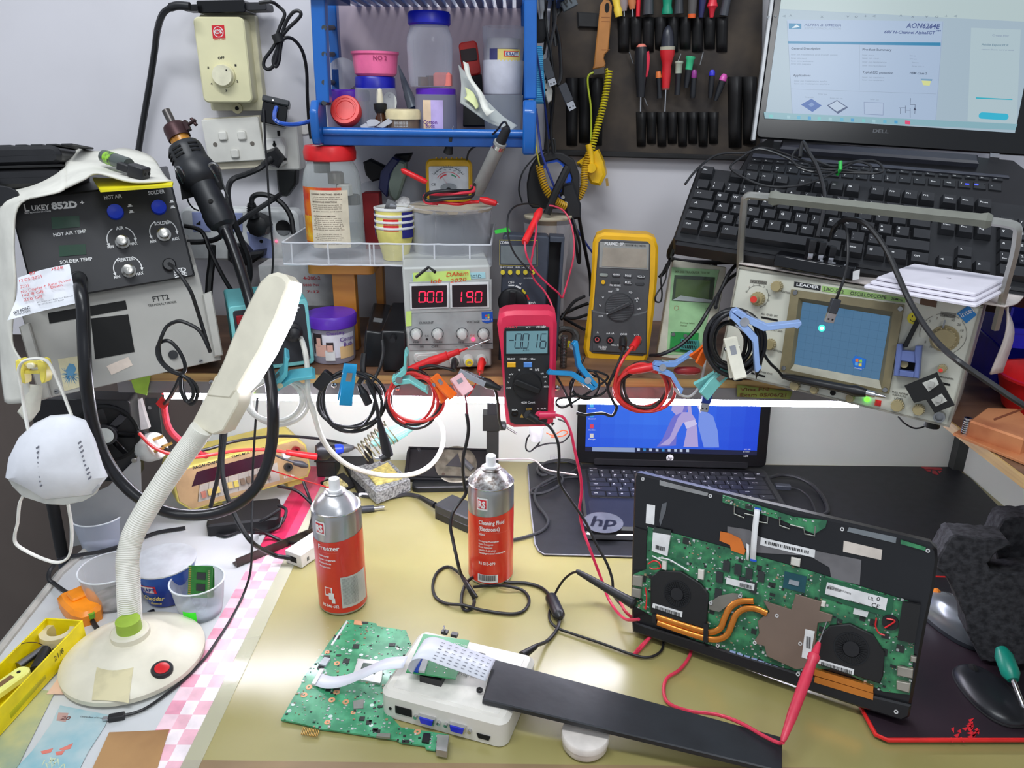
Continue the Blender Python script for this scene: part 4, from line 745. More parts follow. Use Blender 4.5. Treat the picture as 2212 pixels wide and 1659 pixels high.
pu=mat((96,50,150),.5);ct(b,'Baby',r,.052,.006,pu,a=R(288));ct(b,'Cheramy',r,.045,.005,pu,a=R(291));ct(b,'Cotton',r,.034,.006,pu,a=R(322));ct(b,'Buds',r,.026,.006,pu,a=R(324));b.out('label',t,'mother and baby label')
f=face((1074,510),(1206,508),(1204,800),(1076,795),0,.0,Y=1.09);f.o.z;t=Th('slate_multimeter','slate grey multimeter with five yellow buttons behind the pink meter','multimeter',f)
sl=mat((58,64,76),.5);w_,h_=f.w,f.h;b=MB();b.rb(0,0,w_*.76,h_,-.03,0,sl,.006,.002);b.box(w_*.76,h_*.96,-.03,w_,h_,0,sl);b.box(w_*.95,0,-.03,w_,h_*.97,0,sl);b.box(w_*.76,0,-.03,w_*.96,h_*.96,-.022,BLKM);b.out('case',t,bv=.001)
b=MB();yl=mat((226,206,60),.4)
q=px(f,[(1079,518),(1161,519),(1161,575),(1079,573)]);b.sl(q,0,.0006,yl);b.sl(ins_(q,.0006),.0006,.0009,sl);b.sl(px(f,[(1082,530),(1157,531),(1158,571),(1082,569)]),.0009,.0014,mat((112,120,122),.25))
tx(b,f,'CD800a',(1080,527),(1104,527),6,PRW,z=.0014);tx(b,f,'SELECT RANGE',(1080,579),(1108,579),3.5,PRW,z=.001);tx(b,f,'REL HOLD',(1114,579),(1146,580),3.5,PRW,z=.001);tx(b,f,'OFF',(1098,613),(1111,613),6,PRW,z=.001);tx(b,f,'V',(1121,616),(1127,616),5,PRW,z=.001);tx(b,f,'mA',(1147,656),(1157,656),5,PRW,z=.001);tx(b,f,'AUTO POWER',(1131,602),(1152,602),2.5,PRW,z=.001)
for q,c in(([(1098,615),(1111,615),(1111,618),(1098,618)],PRW),([(1115,616),(1126,621),(1125,625),(1113,619)],PRW),([(1129,624),(1137,632),(1134,635),(1127,628)],yl),([(1139,636),(1144,646),(1141,648),(1137,638)],RED),([(1142,652),(1146,652),(1146,664),(1142,664)],PRW)):b.sl(px(f,q),0,.0008,c)
b.out('panel_print',t)
for x in(1086,1102,1119,1135,1151):b=MB();b.cyl(*f.uv(x,588),0,.003,.0034,yl,.003,seg=18);b.out('button',t,'round yellow button')
u,v=f.uv(1107,652);b=MB();b.la([(.0215,0),(.0205,.005),(.018,.006),(0,.006)],BLK,(u,v,0),32);b.box(u-.0045,v-.018,.006,u+.0045,v+.018,.012,BLK);b.out('dial',t,bv=.0008)
b=MB();P=[(1068,499),(1098,492),(1103,501),(1070,506)];b.sl(px(f,P),-.006,-.004,mat((60,206,70),.5));b.thing('green_tag','bright green tag behind the top of the slate multimeter','tag',f)
# ================= blue wall rack =================
def vz(Y,cx,zb,prof):
 p=[]
 for hw,y in prof:
  q=ony(cx,y,Y);p.append((hw*mpp(q),max(0,q.z-zb)))
 return Fr(V((ony(cx,prof[0][1],Y).x,Y,zb))),p
RY=1.14;RZ=ony(900,292,RY).z
bl=mat((20,96,178),.32,0,.05,20,coat=.3);bld=mat((16,70,140),.4)
rf=Fr(V((0,RY,RZ)));t=Th('blue_rack','blue plastic wall rack crowded with jars and tubs','rack',rf)
def RX(x,y,Y=RY):return ony(x,y,Y).x
def rbx(b,xa,xb,ya,yb,Y0,Y1,m,bev=True):
 p=ony(xa,ya,Y0);q=ony(xb,yb,Y0);o=rf.o;b.box(p.x-o.x,Y0-o.y,q.z-o.z,q.x-o.x,Y1-o.y,p.z-o.z,m)
def lerp3(b,pts,w,d,m):
 """post through seen points, w wide d deep"""
 P=[P3(p)-rf.o for p in pts];vs=[]
 for p in P:vs+=[p+V((-w/2,0,0)),p+V((w/2,0,0)),p+V((w/2,d,0)),p+V((-w/2,d,0))]
 fs=[(0,3,2,1)]
 n=len(P)
 for i in range(n-1):
  for k in range(4):l=(k+1)%4;fs.append((i*4+k,i*4+l,i*4+4+l,i*4+4+k))
 fs.append(tuple((n-1)*4+k for k in range(4)));b.add(vs,fs,m)
b=MB();b.la([(0,0)],bl)if 0 else None
rbx(b,690,1140,291,292,RY,YW-.012,bld);b.out('floor_panel',t)
b=MB();p=ony(698,284,RY)-rf.o;q=ony(1134,290,RY)-rf.o;b.rod(p,q,.006,bl,seg=14);rbx(b,696,1134,286,319,RY-.002,RY+.006,bld);b.out('front_rail',t,bv=.001)
for pts,w_,d_,nm in(([(683,-60,RY),(686,20,RY),(692,150,RY),(697,222,RY)],.019,.02,'side_post'),([(1146,-60,RY),(1146,20,RY),(1146,150,RY),(1146,214,RY)],.0175,.02,'side_post'),([(712,-60,1.27),(718,60,1.27),(724,150,1.27),(728,240,1.27)],.014,.02,'rear_post'),([(1131,-60,1.27),(1133,60,1.27),(1134,150,1.27),(1136,280,1.27)],.010,.02,'rear_post')):
 b=MB();lerp3(b,pts,w_,d_,bl);b.out(nm,t,bv=.002)
b=MB()
for y in(60,117,178,222):
 a=ony(700,y,RY)-rf.o;c=ony(720,y,1.27)-rf.o;b.rod(a,c,.0035,mat((60,66,70),.5),seg=10)
b.out('rung',t,'grey rungs')
b=MB();o=rf.o;p=ony(700,219,RY)-o
for x0,x1,yb in((675,700,312),(1130,1156,333)):
 b=MB();a=ony(x0,216,RY)-o;c=ony(x1,yb,RY)-o;z0,z1=c.z,a.z;y0=-.025;P=[(y0,z0+.012),(y0+.006,z0),(.03,z0),(.03,z1-.004),(.02,z1),(y0+.012,z1),(y0,z1-.014)]
 vs=[(a.x,y,z)for y,z in P]+[(c.x,y,z)for y,z in P];n=len(P);b.add(vs,[tuple(range(n)),tuple(range(2*n-1,n-1,-1))]+[(i,n+i,n+(i+1)%n,(i+1)%n)for i in range(n)],bl);b.out('side_bracket',t,bv=.003)
b=MB();zt_=ony(900,-14,RY).z-o.z
for i in range(22):
 x=ony(716,0,RY).x+.0145*i;b.box(x,-.0,zt_,x+.009,.17,zt_+.008,[bl,bld][i%2])
b.box(ony(664,0,RY).x,-.004,zt_-.001,ony(1150,0,RY).x,.006,zt_+.02,bld);b.box(ony(664,0,RY).x,-.01,zt_-.006,ony(725,0,RY).x,.10,zt_+.02,bld);b.out('upper_shelf',t)
b=MB();p0,p1=ony(728,12,YW-.006),ony(1134,285,YW-.006);b.box(p0.x,YW-.008,p1.z,p1.x,YW-.001,p0.z,mat((204,186,194),.75,0,.04,5));b.thing('wall_reflection_board','added board coloured like the pinkish reflection on the wall behind the rack','board',None)  # pinkish reflection on the wall is put into this added board's colour
RZ2=RZ+.0006
milk=clear((226,226,232),.35,.25,.1);clr=clear((226,228,236),.14,.06)
f,p=vz(1.20,815,RZ2,[(44,272),(45,200),(43,190)]);t=Th('blue_lidded_jar','clear jar with a dark blue lid under the pink bowl','jar',f);b=MB();b.shell([(0,0),(p[0][0],0)]+p[1:],clr,seg=36);b.out('jar_body',t);dbl=mat((18,24,160),.35)
k=mpp(f.o);L0=p[-1][1];zl=ony(815,166,1.20).z-RZ2;b=MB();b.la([(42*k,L0-.002),(42*k,zl-.002),(40*k,zl),(0,zl)],dbl,seg=36);b.out('lid',t,'dark blue lid')
pf_,p=vz(1.20,812,RZ2+zl,[(42,163),(46,155),(48,122),(50,112)]);pnk=mat((240,110,158),.35);t=Th('pink_bowl','bright pink round plastic bowl on top of the blue lidded jar','bowl',pf_);b=MB();b.la([(38*k,0.0005),(44*k,.004),(47*k,p[2][1]),(47*k,p[2][1]+.001),(50*k,p[3][1]-.003),(50*k,p[3][1]),(47*k,p[3][1]),(45*k,p[2][1]),(42*k,.004),(0,.003)],pnk,seg=40);b.out('bowl',t)
b=MB();ct(b,'NO 2',47.4*k,p[2][1]-.006,.006,mat((150,40,90),.5),a=R(292));b.out('handwriting',t)
f=Fr(ony(741,160,1.27),(1,0,0),(0,0,1));b=MB();k1=mpp(f.o);b.sl(circ(0,0,33*k1,32),-.002,.0,milk);b.thing('milky_lid','round milky plastic lid standing on edge behind the purple tub','lid',f)
f,p=vz(1.22,754,RZ2,[(44,272),(46,206)]);k1=mpp(f.o);t=Th('purple_lidded_tub','grey tub with a purple lid at the left of the blue rack','tub',f);b=MB();b.shell([(0,0),(43*k1,0),(46*k1,p[1][1])],clear((170,160,184),.55,.3),seg=36);b.out('tub',t);z=p[1][1];b.la([(47*k1,z-.008),(48*k1,z),(47*k1,z+.006),(44*k1,z+.008),(0,z+.008)],mat((88,36,168),.35),seg=36);b.out('lid',t,'purple lid')
f=Fr(ony(745,236,1.165),(1,0,.12),(.06,.42,.9));f.o.z=max(f.o.z,RZ2+.024);t=Th('red_capped_jar','small jar lying on its side with its red cap facing out','jar',f);k1=mpp(f.o);rc=mat((226,58,54),.4)
b=MB();b.la([(32*k1,-.014),(33*k1,-.012),(33*k1,-.002),(31*k1,0),(26*k1,0),(25.4*k1,-.0008),(23*k1,-.0008),(22.4*k1,0),(20*k1,.0),(19*k1,-.0012),(0,-.0012)],rc,seg=44);b.out('cap',t,'red ribbed cap');b.la([(20*k1,-.05),(28*k1,-.045),(29*k1,-.014)],milk,seg=30);b.out('jar_body',t)
f,p=vz(1.175,823,RZ2,[(15,272),(15,258)]);k1=mpp(f.o);Z=lambda y,cx=823,Y=1.175:ony(cx,y,Y).z-RZ2
t=Th('dropper_bottle','small brown dropper bottle with a black cap and cream bulb','bottle',f);b=MB();b.la([(14*k1,0),(15*k1,.004),(15*k1,Z(262)),(9*k1,Z(246)),(9*k1,Z(240))],mat((70,38,22),.15),seg=24);b.out('bottle',t);b.la([(12*k1,Z(243)),(13*k1,Z(238)),(14*k1,Z(236)),(14.5*k1,Z(224)),(9*k1,Z(222))],BLKM,seg=24);b.out('cap',t);b.la([(8*k1,Z(222)),(7.5*k1,Z(210)),(6.5*k1,Z(200)),(5.6*k1,Z(193)),(2*k1,Z(190)),(0,Z(190))],mat((226,216,190),.45),seg=20);b.out('bulb',t,'cream rubber bulb')
f=Fr(ony(842,220,1.19),(1,0,0),(0,0,1));b=MB();b.sl(circ(0,0,15*k1,24,20*k1),-.001,.0,mat((206,208,206),.5));b.T=Matrix.Translation((0,0,.0002));b.ring(0,.008,0,.0018,.0024,STL,h=.0004);f2=f;b.thing('white_tag','rounded white plastic tag behind the dropper bottle','tag',f2)
f,p=vz(1.17,872,RZ2,[(36,272),(36,256)]);k1=mpp(f.o);t=Th('cream_jar','low brown jar with a cream coloured lid at the rack front','jar',f);Z=lambda y,cx=872,Y=1.17:ony(cx,y,Y).z-RZ2
b=MB();b.la([(34*k1,0),(34*k1,Z(256))],mat((120,100,84),.35),seg=36);b.out('jar_body',t);b.la([(37.5*k1,Z(257)),(38*k1,Z(244)),(36*k1,Z(237)),(30*k1,Z(235.5)),(0,Z(235.5))],mat((232,216,170),.4),seg=40);b.out('lid',t,'cream lid');b=MB()
for i in range(5):ct(b,'skin care cream use daily',34.2*k1,Z(262+i*2.6),.0014,PRW,a=R(268),w=.02)
b.out('print',t)
t=pb('grey_marker','grey tapered marker leaning behind the blue lidded jar',((861,142,1.27),(893,236,1.24)),[(0,.001),(.4,.005),(.62,.0062),(.63,.007),(1,.009)],mat((128,136,144),.35,.2),'marker',tip=0)
for pts,l in(([(792,262),(800,258),(812,258),(822,264),(812,272),(795,274)],'short milky plastic offcut lying behind the rack rail'),([(812,274),(836,258),(855,247),(858,252),(846,266),(828,276)],'long milky plastic offcut slanting behind the rack rail'),([(779,272),(790,266),(802,272),(800,276),(780,277)],'smallest milky plastic offcut behind the rack rail at the left')):
 f=Fr(ony(*pts[0],1.15),(1,0,0),(0,.3,1));f.o.z=max(f.o.z,RZ2+.002);b=MB();b.sl([f.uv(*p)for p in pts],-.001,.001,milk);b.thing('plastic_offcut',l,'plastic piece',f)
f,p=vz(1.19,943,RZ2,[(40,272),(41,204)]);k1=mpp(f.o);t=Th('cotton_bud_box','purple lidded cotton bud tub standing in the middle of the rack','tub',f);Z=lambda y,cx=943,Y=1.19:ony(cx,y,Y).z-RZ2
b=MB();b.shell([(0,0),(44*k1,0),(44*k1,Z(204))],clear((150,148,168),.6,.3),seg=36);b.out('tub',t);b.la([(41*k1,Z(206)),(42*k1,Z(205)),(42*k1,Z(193)),(40*k1,Z(191)),(0,Z(191))],mat((90,34,176),.35),seg=36);b.out('lid',t,'purple lid')
b=MB();r=44*k1+.0006;cp(b,r,.004,Z(216),R(238),R(261),mat((236,206,172),.5));cp(b,r,.004,Z(216),R(261),R(294),mat((196,176,226),.5));pu=mat((110,60,150),.5);ct(b,'Cotton',r,Z(266),.005,pu,a=R(258));ct(b,'Buds',r,Z(274),.005,pu,a=R(258));b.T=Matrix.Translation((0,0,0));b.out('label',t,'peach and lilac label')
f,p=vz(1.245,940,RZ2,[(40,255),(48,180),(48,170),(49,100),(47,78),(41,62),(38,55)]);k1=mpp(f.o)
zb=Z(191)+RZ2+.001;f.o=V((f.o.x,1.19,zb));k1=mpp(f.o);Zq=lambda y:ony(940,y,1.19).z-zb
t=Th('blue_capped_jar','tall clear jar with a blue cap on the purple lidded tub','jar',f);b=MB();b.shell([(0,0),(43*k1,.001),(46*k1,.006),(47*k1,Zq(160)),(49*k1,Zq(100)),(48*k1,Zq(82)),(42*k1,Zq(64)),(40*k1,Zq(55))],clr,seg=44);b.out('jar_body',t);b.la([(42*k1,Zq(56)),(45*k1,Zq(52)),(45*k1,Zq(32)),(42*k1,Zq(26)),(0,Zq(25))],mat((18,26,170),.35),seg=44);b.out('cap',t,'dark blue cap')
f=Fr(V((ony(918,180,1.19).x,1.185,zb+.002)));b=MB();b.T=Matrix.Rotation(.5,4,'Z');b.box(-.008,-.005,0,.008,.005,.012,mat((110,70,50),.3,.6));b.box(.004,-.006,.0,.012,.004,.014,STL);b.thing('brass_hardware','brown metal connector inside the tall clear jar','connector',f)
f=Fr(V((ony(958,180,1.19).x,1.18,zb+.002)));b=MB();b.rb(-.013,-.01,.013,.01,0,.018,mat((226,120,110),.4),.004,.003);b.thing('red_part','pinkish red plastic part inside the tall clear jar','plastic part',f)
f=face((992,92),(1030,86),(1041,160),(1000,166),0,.1,Y=1.26);t=Th('red_device','red and black handheld device behind the tall clear jar','device',f)
b=MB();b.rb(0,0,f.w,f.h,-.02,0,mat((206,38,28),.4),.006,.002);b.out('case',t);b.rb(f.w*.05,f.h*.42,f.w*.92,f.h*.78,0,.0015,mat((40,12,10),.3),.002,.0004);b.out('window',t);q=px(f,[(1002,166),(1040,160),(1048,272),(1000,272)]);b.sl(q,-.02,-.002,BLKM,.001);b.out('lower_grip',t)
f,p=vz(1.215,1086,RZ2,[(39,272),(44,205),(46,60)]);k1=mpp(f.o);Z=lambda y,cx=1086,Y=1.215:ony(cx,y,Y).z-RZ2
t=Th('clear_cup_stack','tall stack of clear and white plastic cups at the rack right','cup stack',f);b=MB();b.shell([(0,0),(38*k1,.0),(43*k1,Z(205))],clear((200,206,214),.35,.2),seg=36);b.out('lower_cup',t);b.la([(39*k1,Z(204)),(41*k1,Z(200)),(43*k1,Z(132)),(43*k1,Z(131)),(0,Z(131))],mat((206,206,216),.5),seg=36);b.out('white_cup',t);b.shell([(41*k1,Z(131)),(44*k1,Z(58))],clr,seg=36);b.out('upper_cup',t)
b=MB();b.la([(36*k1,Z(131)),(36*k1,Z(90)),(38*k1,Z(84)),(0,Z(83))],mat((206,200,200),.5),seg=30);b.out('inner_tub',t);cp(b,42.6*k1,Z(137),Z(107),R(230),R(315),mat((60,60,110),.5));cp(b,42.9*k1,Z(133),Z(108),R(255),R(325),mat((226,206,120),.5));cp(b,43.2*k1,Z(124),Z(112),R(272),R(318),mat((220,60,40),.5));cp(b,43.4*k1,Z(122.5),Z(113.5),R(276),R(318),PRW);ct(b,'KRAFT',43.5*k1,Z(122),.0045,mat((30,40,120),.5),a=R(296));b.out('print',t)
vs,fs=sh_([[(990,140,1.20),(996,180,1.18),(994,222,1.16)],[(1012,165,1.19),(1018,200,1.17),(1020,240,1.155)],[(1040,205,1.18),(1050,232,1.165),(1056,265,1.15)],[(1085,250,1.16),(1092,262,1.155),(1090,278,1.148)],[(1118,272,1.155),(1112,276,1.15),(1104,282,1.147)]]);b=MB();b.add(vs,fs,clear((216,220,216),.4,.12));b.thing('zip_bag','clear zip bag with papers leaning at the right of the rack','bag',None,sd=.0012)
vs,fs=sh_([[(1004,188,1.165),(1008,205,1.16),(1003,212,1.158)],[(1022,200,1.160),(1024,215,1.155),(1020,225,1.152)],[(1034,226,1.155),(1033,232,1.152),(1028,236,1.15)]]);b=MB();b.add(vs,fs,mat((214,220,160),.6));b.thing('yellow_slip','pale yellow slip inside the clear zip bag','paper',None,sd=.0006)
vs,fs=sh_([[(1000,132,1.165),(1012,138,1.165)],[(1008,165,1.158),(1020,170,1.158)],[(1030,200,1.15),(1045,205,1.15)],[(1040,232,1.142),(1058,236,1.142)],[(1052,252,1.138),(1070,238,1.138)]]);b=MB();b.add(vs,fs,mat((226,226,216),.5));b.thing('white_strip','curled white paper strip over the clear zip bag','paper',None,sd=.0006)
# ================= tool roll, hanging cables =================
lea=mat((48,42,39),.8,0,.25,14,.5,c2=(74,64,54));pkt=mat((24,23,24),.6,0,.2,30,.3)
TYP=YW-.014
f=Fr(ony(1180,331,TYP),ony(1642,346,TYP)-ony(1180,331,TYP),(0,0,1));t=Th('tool_roll','worn dark leather tool roll hung open on the wall','tool roll',f);UV=lambda x,y,h=0:f.uv(x,y,h)
b=MB();b.sl([UV(*p)for p in[(1176,334),(1642,346),(1650,-120),(1195,-120)]],-.008,0,lea,.001);b.out('panel',t)
def pocket(x0,x1,yt,yb,n,h=.012,dz=.0):
 b=MB()
 for i in range(n):
  xa=x0+(x1-x0)*i/n;xb=x0+(x1-x0)*(i+1)/n;A,B_,C_,D_=UV(xa,yt),UV(xb,yt),UV(xb-2,yb-6*(i%2)),UV(xa+2,yb-6*(i%2));m=6;vs=[]
  for j in range(5):
   w_=j/4
   for q in range(m+1):
    s=q/m;top=V(A)*(1-s)+V(B_)*s;bot=V(D_)*(1-s)+V(C_)*s;P=top*(1-w_)+bot*w_;vs.append((P.x,P.y,dz+(h*sin(PI*s))*(1-w_**3*.85)+.0008))
  b.add(vs,[(j*(m+1)+q,(j+1)*(m+1)+q,(j+1)*(m+1)+q+1,j*(m+1)+q+1)for j in range(4)for q in range(m)],pkt)
 b.out('pocket_row',t,sd=.0008)
pocket(1334,1572,38,112,9);pocket(1222,1302,168,314,3,.014);pocket(1374,1552,242,316,8,.012);pocket(1572,1634,166,318,2,.016)
b=MB();b.sl([UV(*p)for p in[(1246,26),(1308,30),(1306,62),(1248,60)]],.0,.006,pkt,.002);b.out('flap',t);b.sl([UV(*p)for p in[(1178,322),(1642,338),(1642,348),(1178,336)]],.0,.006,pkt,.002);b.out('flap',t)
def dv(label,a,c,segs,Yd=TYP-.014,shaft=None,cat_='screwdriver',name='screwdriver',group='screwdrivers in the tool roll'):
 A=ony(a[0],a[1],Yd);B=ony(c[0],c[1],Yd);fr=bt(A,B,(0,-1,0));L=fr.w;k=mpp(A);t=Th(name,label,cat_,fr,group)
 for nm,col,prof,lab in segs:
  b=MB();b.la([(max(1e-5,r*k),x*L)for x,r in prof],mat(col,.35),ax='x',seg=18);b.out(nm,t,lab)
 if shaft:b=MB();b.rod((L*.98,0,0),(L*.98+shaft*k,0,0),.0012,CHR,seg=8);b.out('shaft',t,'steel shaft')
 return t
K_=(30,31,35)
dv('large red screwdriver with a rounded dark cap in the tool roll',(1444,54),(1438,194),[('cap',(44,46,56),[(0,1),(.03,6),(.10,11),(.2,13),(.33,14.5)],'dark rounded cap'),('ring',(176,170,150),[(.33,16.5),(.38,16.5)],'grey ring'),('handle',(206,36,44),[(.38,16.5),(.45,16),(.55,12),(.62,10),(.7,10.5),(.97,8.5)],'red waisted handle'),('ferrule',(150,70,66),[(.97,8.5),(1,8)],None)],shaft=48)
dv('black screwdriver with a salmon cap and red stripe',(1386,95),(1384,210),[('cap',(232,130,112),[(0,6),(.04,10.5),(.055,11)],'salmon cap'),('handle',(30,30,34),[(.055,12),(.2,15),(.6,14),(.75,11),(1,9)],None)],shaft=32)
fr=Fr(ony(1403,112,TYP-.036),(1,0,0),(0,0,1));b=MB();b.sl([fr.uv(*p)for p in[(1397,112),(1402,110),(1404,125),(1402,150),(1398,167),(1395,166),(1397,145)]],-.002,.001,mat((206,30,60),.35),.0005);b.thing('red_clip','red plastic clip on the side of the black screwdriver','clip',fr)
dv('small precision screwdriver with an orange cap',(1422,154),(1425,212),[('cap',(236,128,66),[(0,5),(.2,6.5),(.24,6.5)],'orange cap'),('handle',K_,[(.24,6),(.6,5),(1,6)],None)])
dv('small precision screwdriver with a pale grey cap',(1467,132),(1463,205),[('cap',(170,178,160),[(0,9),(.05,9.5),(.1,7.5),(.3,7),(.36,7)],'pale grey cap'),('handle',K_,[(.36,7),(.65,6),(1,6.5)],None)])
dv('small precision screwdriver with a bright green cap',(1492,122),(1482,190),[('cap',(58,186,130),[(0,10),(.05,10.5),(.12,8),(.38,7.5),(.42,7.5)],'bright green cap'),('handle',K_,[(.42,7.5),(.8,6),(1,5)],None)])
dv('small precision screwdriver with a dark purple cap',(1500,151),(1496,212),[('cap',(150,56,140),[(0,4),(.08,6),(.26,6),(.28,5.6)],'dark purple cap'),('handle',K_,[(.28,6),(.9,6.5),(1,5)],None)])
dv('small precision screwdriver with a royal blue cap',(1539,151),(1534,212),[('cap',(56,56,206),[(0,4),(.08,6.2),(.2,6.2),(.22,5)],'royal blue cap'),('handle',K_,[(.22,6.5),(.5,6.5),(.9,5),(1,4)],None)])
dv('small tilted precision screwdriver with a pink cap',(1566,160),(1545,218),[('cap',(212,84,172),[(0,4),(.08,7),(.24,8),(.26,7)],'pink cap'),('handle',K_,[(.26,7.5),(.6,7),(1,4)],None)])
dv('tall screwdriver with a green hexagonal handle at the top edge',(1443,-60),(1441,31),[('handle',(20,140,106),[(0,12),(.5,12.5),(.7,10),(.8,9.5),(.92,12),(1,12)],None)])
dv('grey screwdriver with an orange collar at the top edge',(1500,-50),(1494,39),[('handle',(84,80,78),[(0,12),(.6,10),(.9,9)],None),('collar',(230,96,40),[(.9,9),(1,8.5)],'orange collar')])
dv('clear handled screwdriver at the top left of the roll',(1345,-50),(1348,24),[('handle',(146,132,132),[(0,9),(.8,9),(1,6)],None)],shaft=12)
dv('amber handled screwdriver beside the clear handled one',(1362,-50),(1366,20),[('handle',(196,120,74),[(0,9),(.8,9),(1,6)],None)],shaft=16)
dv('slim red handled tool between amber and grey handles',(1381,-50),(1378,36),[('handle',(216,36,50),[(0,5),(1,4.5)],None)])
dv('dark grey thick handle third from the left at the top edge',(1402,-50),(1400,32),[('handle',(64,66,70),[(0,12),(.6,11),(1,12)],None)])
dv('dark grey handle right of the green handle at the top edge',(1468,-50),(1466,30),[('handle',(54,56,60),[(0,10),(.6,9),(1,11)],None)])
dv('navy blue slim handle left of the red clear topped driver',(1523,-50),(1514,38),[('handle',(38,40,84),[(0,9),(.6,8),(1,5)],None)])
dv('red screwdriver with a clear collar at the top right',(1543,-50),(1537,38),[('handle',(216,44,60),[(0,8),(.6,9),(.72,12),(.8,7),(1,4)],None)])
dv('dark grey handle at the far top right of the roll',(1580,-50),(1563,34),[('handle',(64,66,72),[(0,10),(.6,9),(1,10)],None)])
dv('yellow rubber handle beside the brown knife handle',(1324,-40),(1337,36),[('handle',(232,200,70),[(0,9),(.5,9),(.7,7.5),(.8,9.5),(1,8)],None)])
for a,c,l in(((1359,112),(1368,138),'steel shaft tip below the leftmost pocket'),((1471,116),(1465,132),'steel shaft tip above the pale grey cap'),((1519,112),(1512,140),'steel shaft tip above the dark purple cap'),((1392,212),(1398,228),'short steel tip beside the black screwdriver')):
 b=MB();b.rod(ony(*a,TYP-.012),ony(*c,TYP-.012),.0011,STL,seg=8);b.thing('driver_tip',l,'screwdriver tip',None)
f=Fr(ony(1281,160,TYP-.02),(1,0,0),(.0,0,1));t=Th('pry_tool','long brown plastic tool with an oval slot over the tool roll','pry tool',f)
P=[(1280,150),(1283,140),(1297,10),(1304,0),(1316,1),(1322,12),(1314,110),(1306,118),(1304,126),(1308,137),(1306,145)]
brn=mat((176,116,56),.5,0,.08,20);b=MB();b.sl([f.uv(*p)for p in P],-.006,.002,brn,.0015);q=f.uv(1311,17);b.sl(circ(q[0],q[1],.0035,16,.007),.002,.0024,HOLE)
for y in(38,47,108):a_=f.uv(1299,y);c_=f.uv(1317,y);b.box(a_[0],a_[1],.002,c_[0],a_[1]+.0008,.0025,mat((150,92,40),.5))
b.out('grip',t);b.sl([f.uv(*p)for p in[(1281,150),(1306,144),(1307,160),(1281,163)]],-.005,.001,mat((72,66,62),.6),.001);b.out('collar',t)
ycord=mat((206,190,30),.4)
def spiral(name,label,pts,r,turn,m,th,group=None):
 C_=cat(pts,10);L=[0]
 for i in range(1,len(C_)):L.append(L[-1]+(C_[i]-C_[i-1]).length)
 n=int(L[-1]/turn*9);out=[];j=0;A=None
 for i in range(n+1):
  s=L[-1]*i/n
  while j<len(L)-2 and L[j+1]<s:j+=1
  u=(s-L[j])/max(1e-9,L[j+1]-L[j]);p=C_[j].lerp(C_[j+1],u);T_=(C_[j+1]-C_[j]).normalized()
  if A is None:A=T_.orthogonal().normalized()
  A=(A-T_*A.dot(T_)).normalized();B_=T_.cross(A);a=2*PI*s/turn;out.append(p+A*(r*cos(a))+B_*(r*sin(a)))
 b=MB();b.tube(out,th,m,6);return b.thing(name,label,'cord',None,group)
spiral('coiled_cord','yellow coiled cord hanging from the brown handle to the yellow plug',[(1316,150,1.285),(1313,175,1.283),(1306,215,1.28),(1296,255,1.275),(1284,300,1.27),(1276,330,1.265)],.0046,.0042,ycord,.0013)
spiral('coiled_cord','lower yellow coiled cord sweeping from the yellow plug under the black ring',[(1276,325,1.262),(1268,345,1.255),(1262,375,1.25),(1262,400,1.245),(1254,420,1.24),(1240,438,1.235)],.005,.0036,mat((206,160,30),.4),.0014)
spiral('coiled_cord','yellow coiled cord crossing the black ring at the left',[(1165,358,1.21),(1170,380,1.205),(1178,405,1.20),(1190,424,1.20),(1208,438,1.205),(1222,446,1.21)],.0050,.0036,mat((206,160,30),.4),.0014)
cb('yellow_green_cord','straight yellow green cord beside the coiled cord',[(1282,156,1.285),(1271,164,1.285),(1270,185,1.285),(1276,230,1.283),(1277,280,1.28),(1276,318,1.27)],.0015,mat((186,200,50),.4))
cb('yellow_cord_end','thin yellow cord dropping to the left coil from the rack',[(1158,240,1.24),(1156,300,1.23),(1162,340,1.215),(1166,358,1.21)],.0013,mat((206,190,60),.4))
f=face((1262,330),(1300,334),(1308,385),(1262,392),-.2,0,Y=1.262);t=Th('yellow_plug','yellow moulded grounding plug hanging on the wall','plug',f);ypm=mat((240,190,20),.35)
b=MB();b.sl(px(f,[(1244,352),(1266,336),(1290,324),(1302,350),(1308,378),(1296,402),(1276,398),(1262,372)]),-.03,0,ypm,.004);b.out('plug_body',t);u,v=f.uv(1279,362);b.cyl(u,v,0,.012,.0078,ypm,.0072,seg=24);b.tube([(u,v+.002,.004),(u+.001,v+.022,.004),(u-.001,v+.036,.004)],.005,ypm,10);b.out('cable_clamp',t);tx(b,f,'EY',(1247,358),(1255,366),7,PRK);b.out('print',t);b.cyl(0,0,0,.001,.0001,BRS);b.box(.032,-.014,-.02,.036,-.002,-.016,BRS);b.out('pin',t)
f=Fr(ony(1196,385,1.225),(1,0,0),(0,0,1));t=Th('black_cable_reel','black ring shaped clamp meter body with a blue inner ring','clamp meter',f)
out_=[(1140,440),(1138,400),(1145,365),(1160,340),(1185,328),(1215,330),(1240,345),(1252,375),(1252,420),(1240,450),(1190,452),(1150,450)]
inn=[(1172,372),(1182,354),(1205,350),(1220,364),(1228,385),(1218,405),(1200,410),(1185,404)]
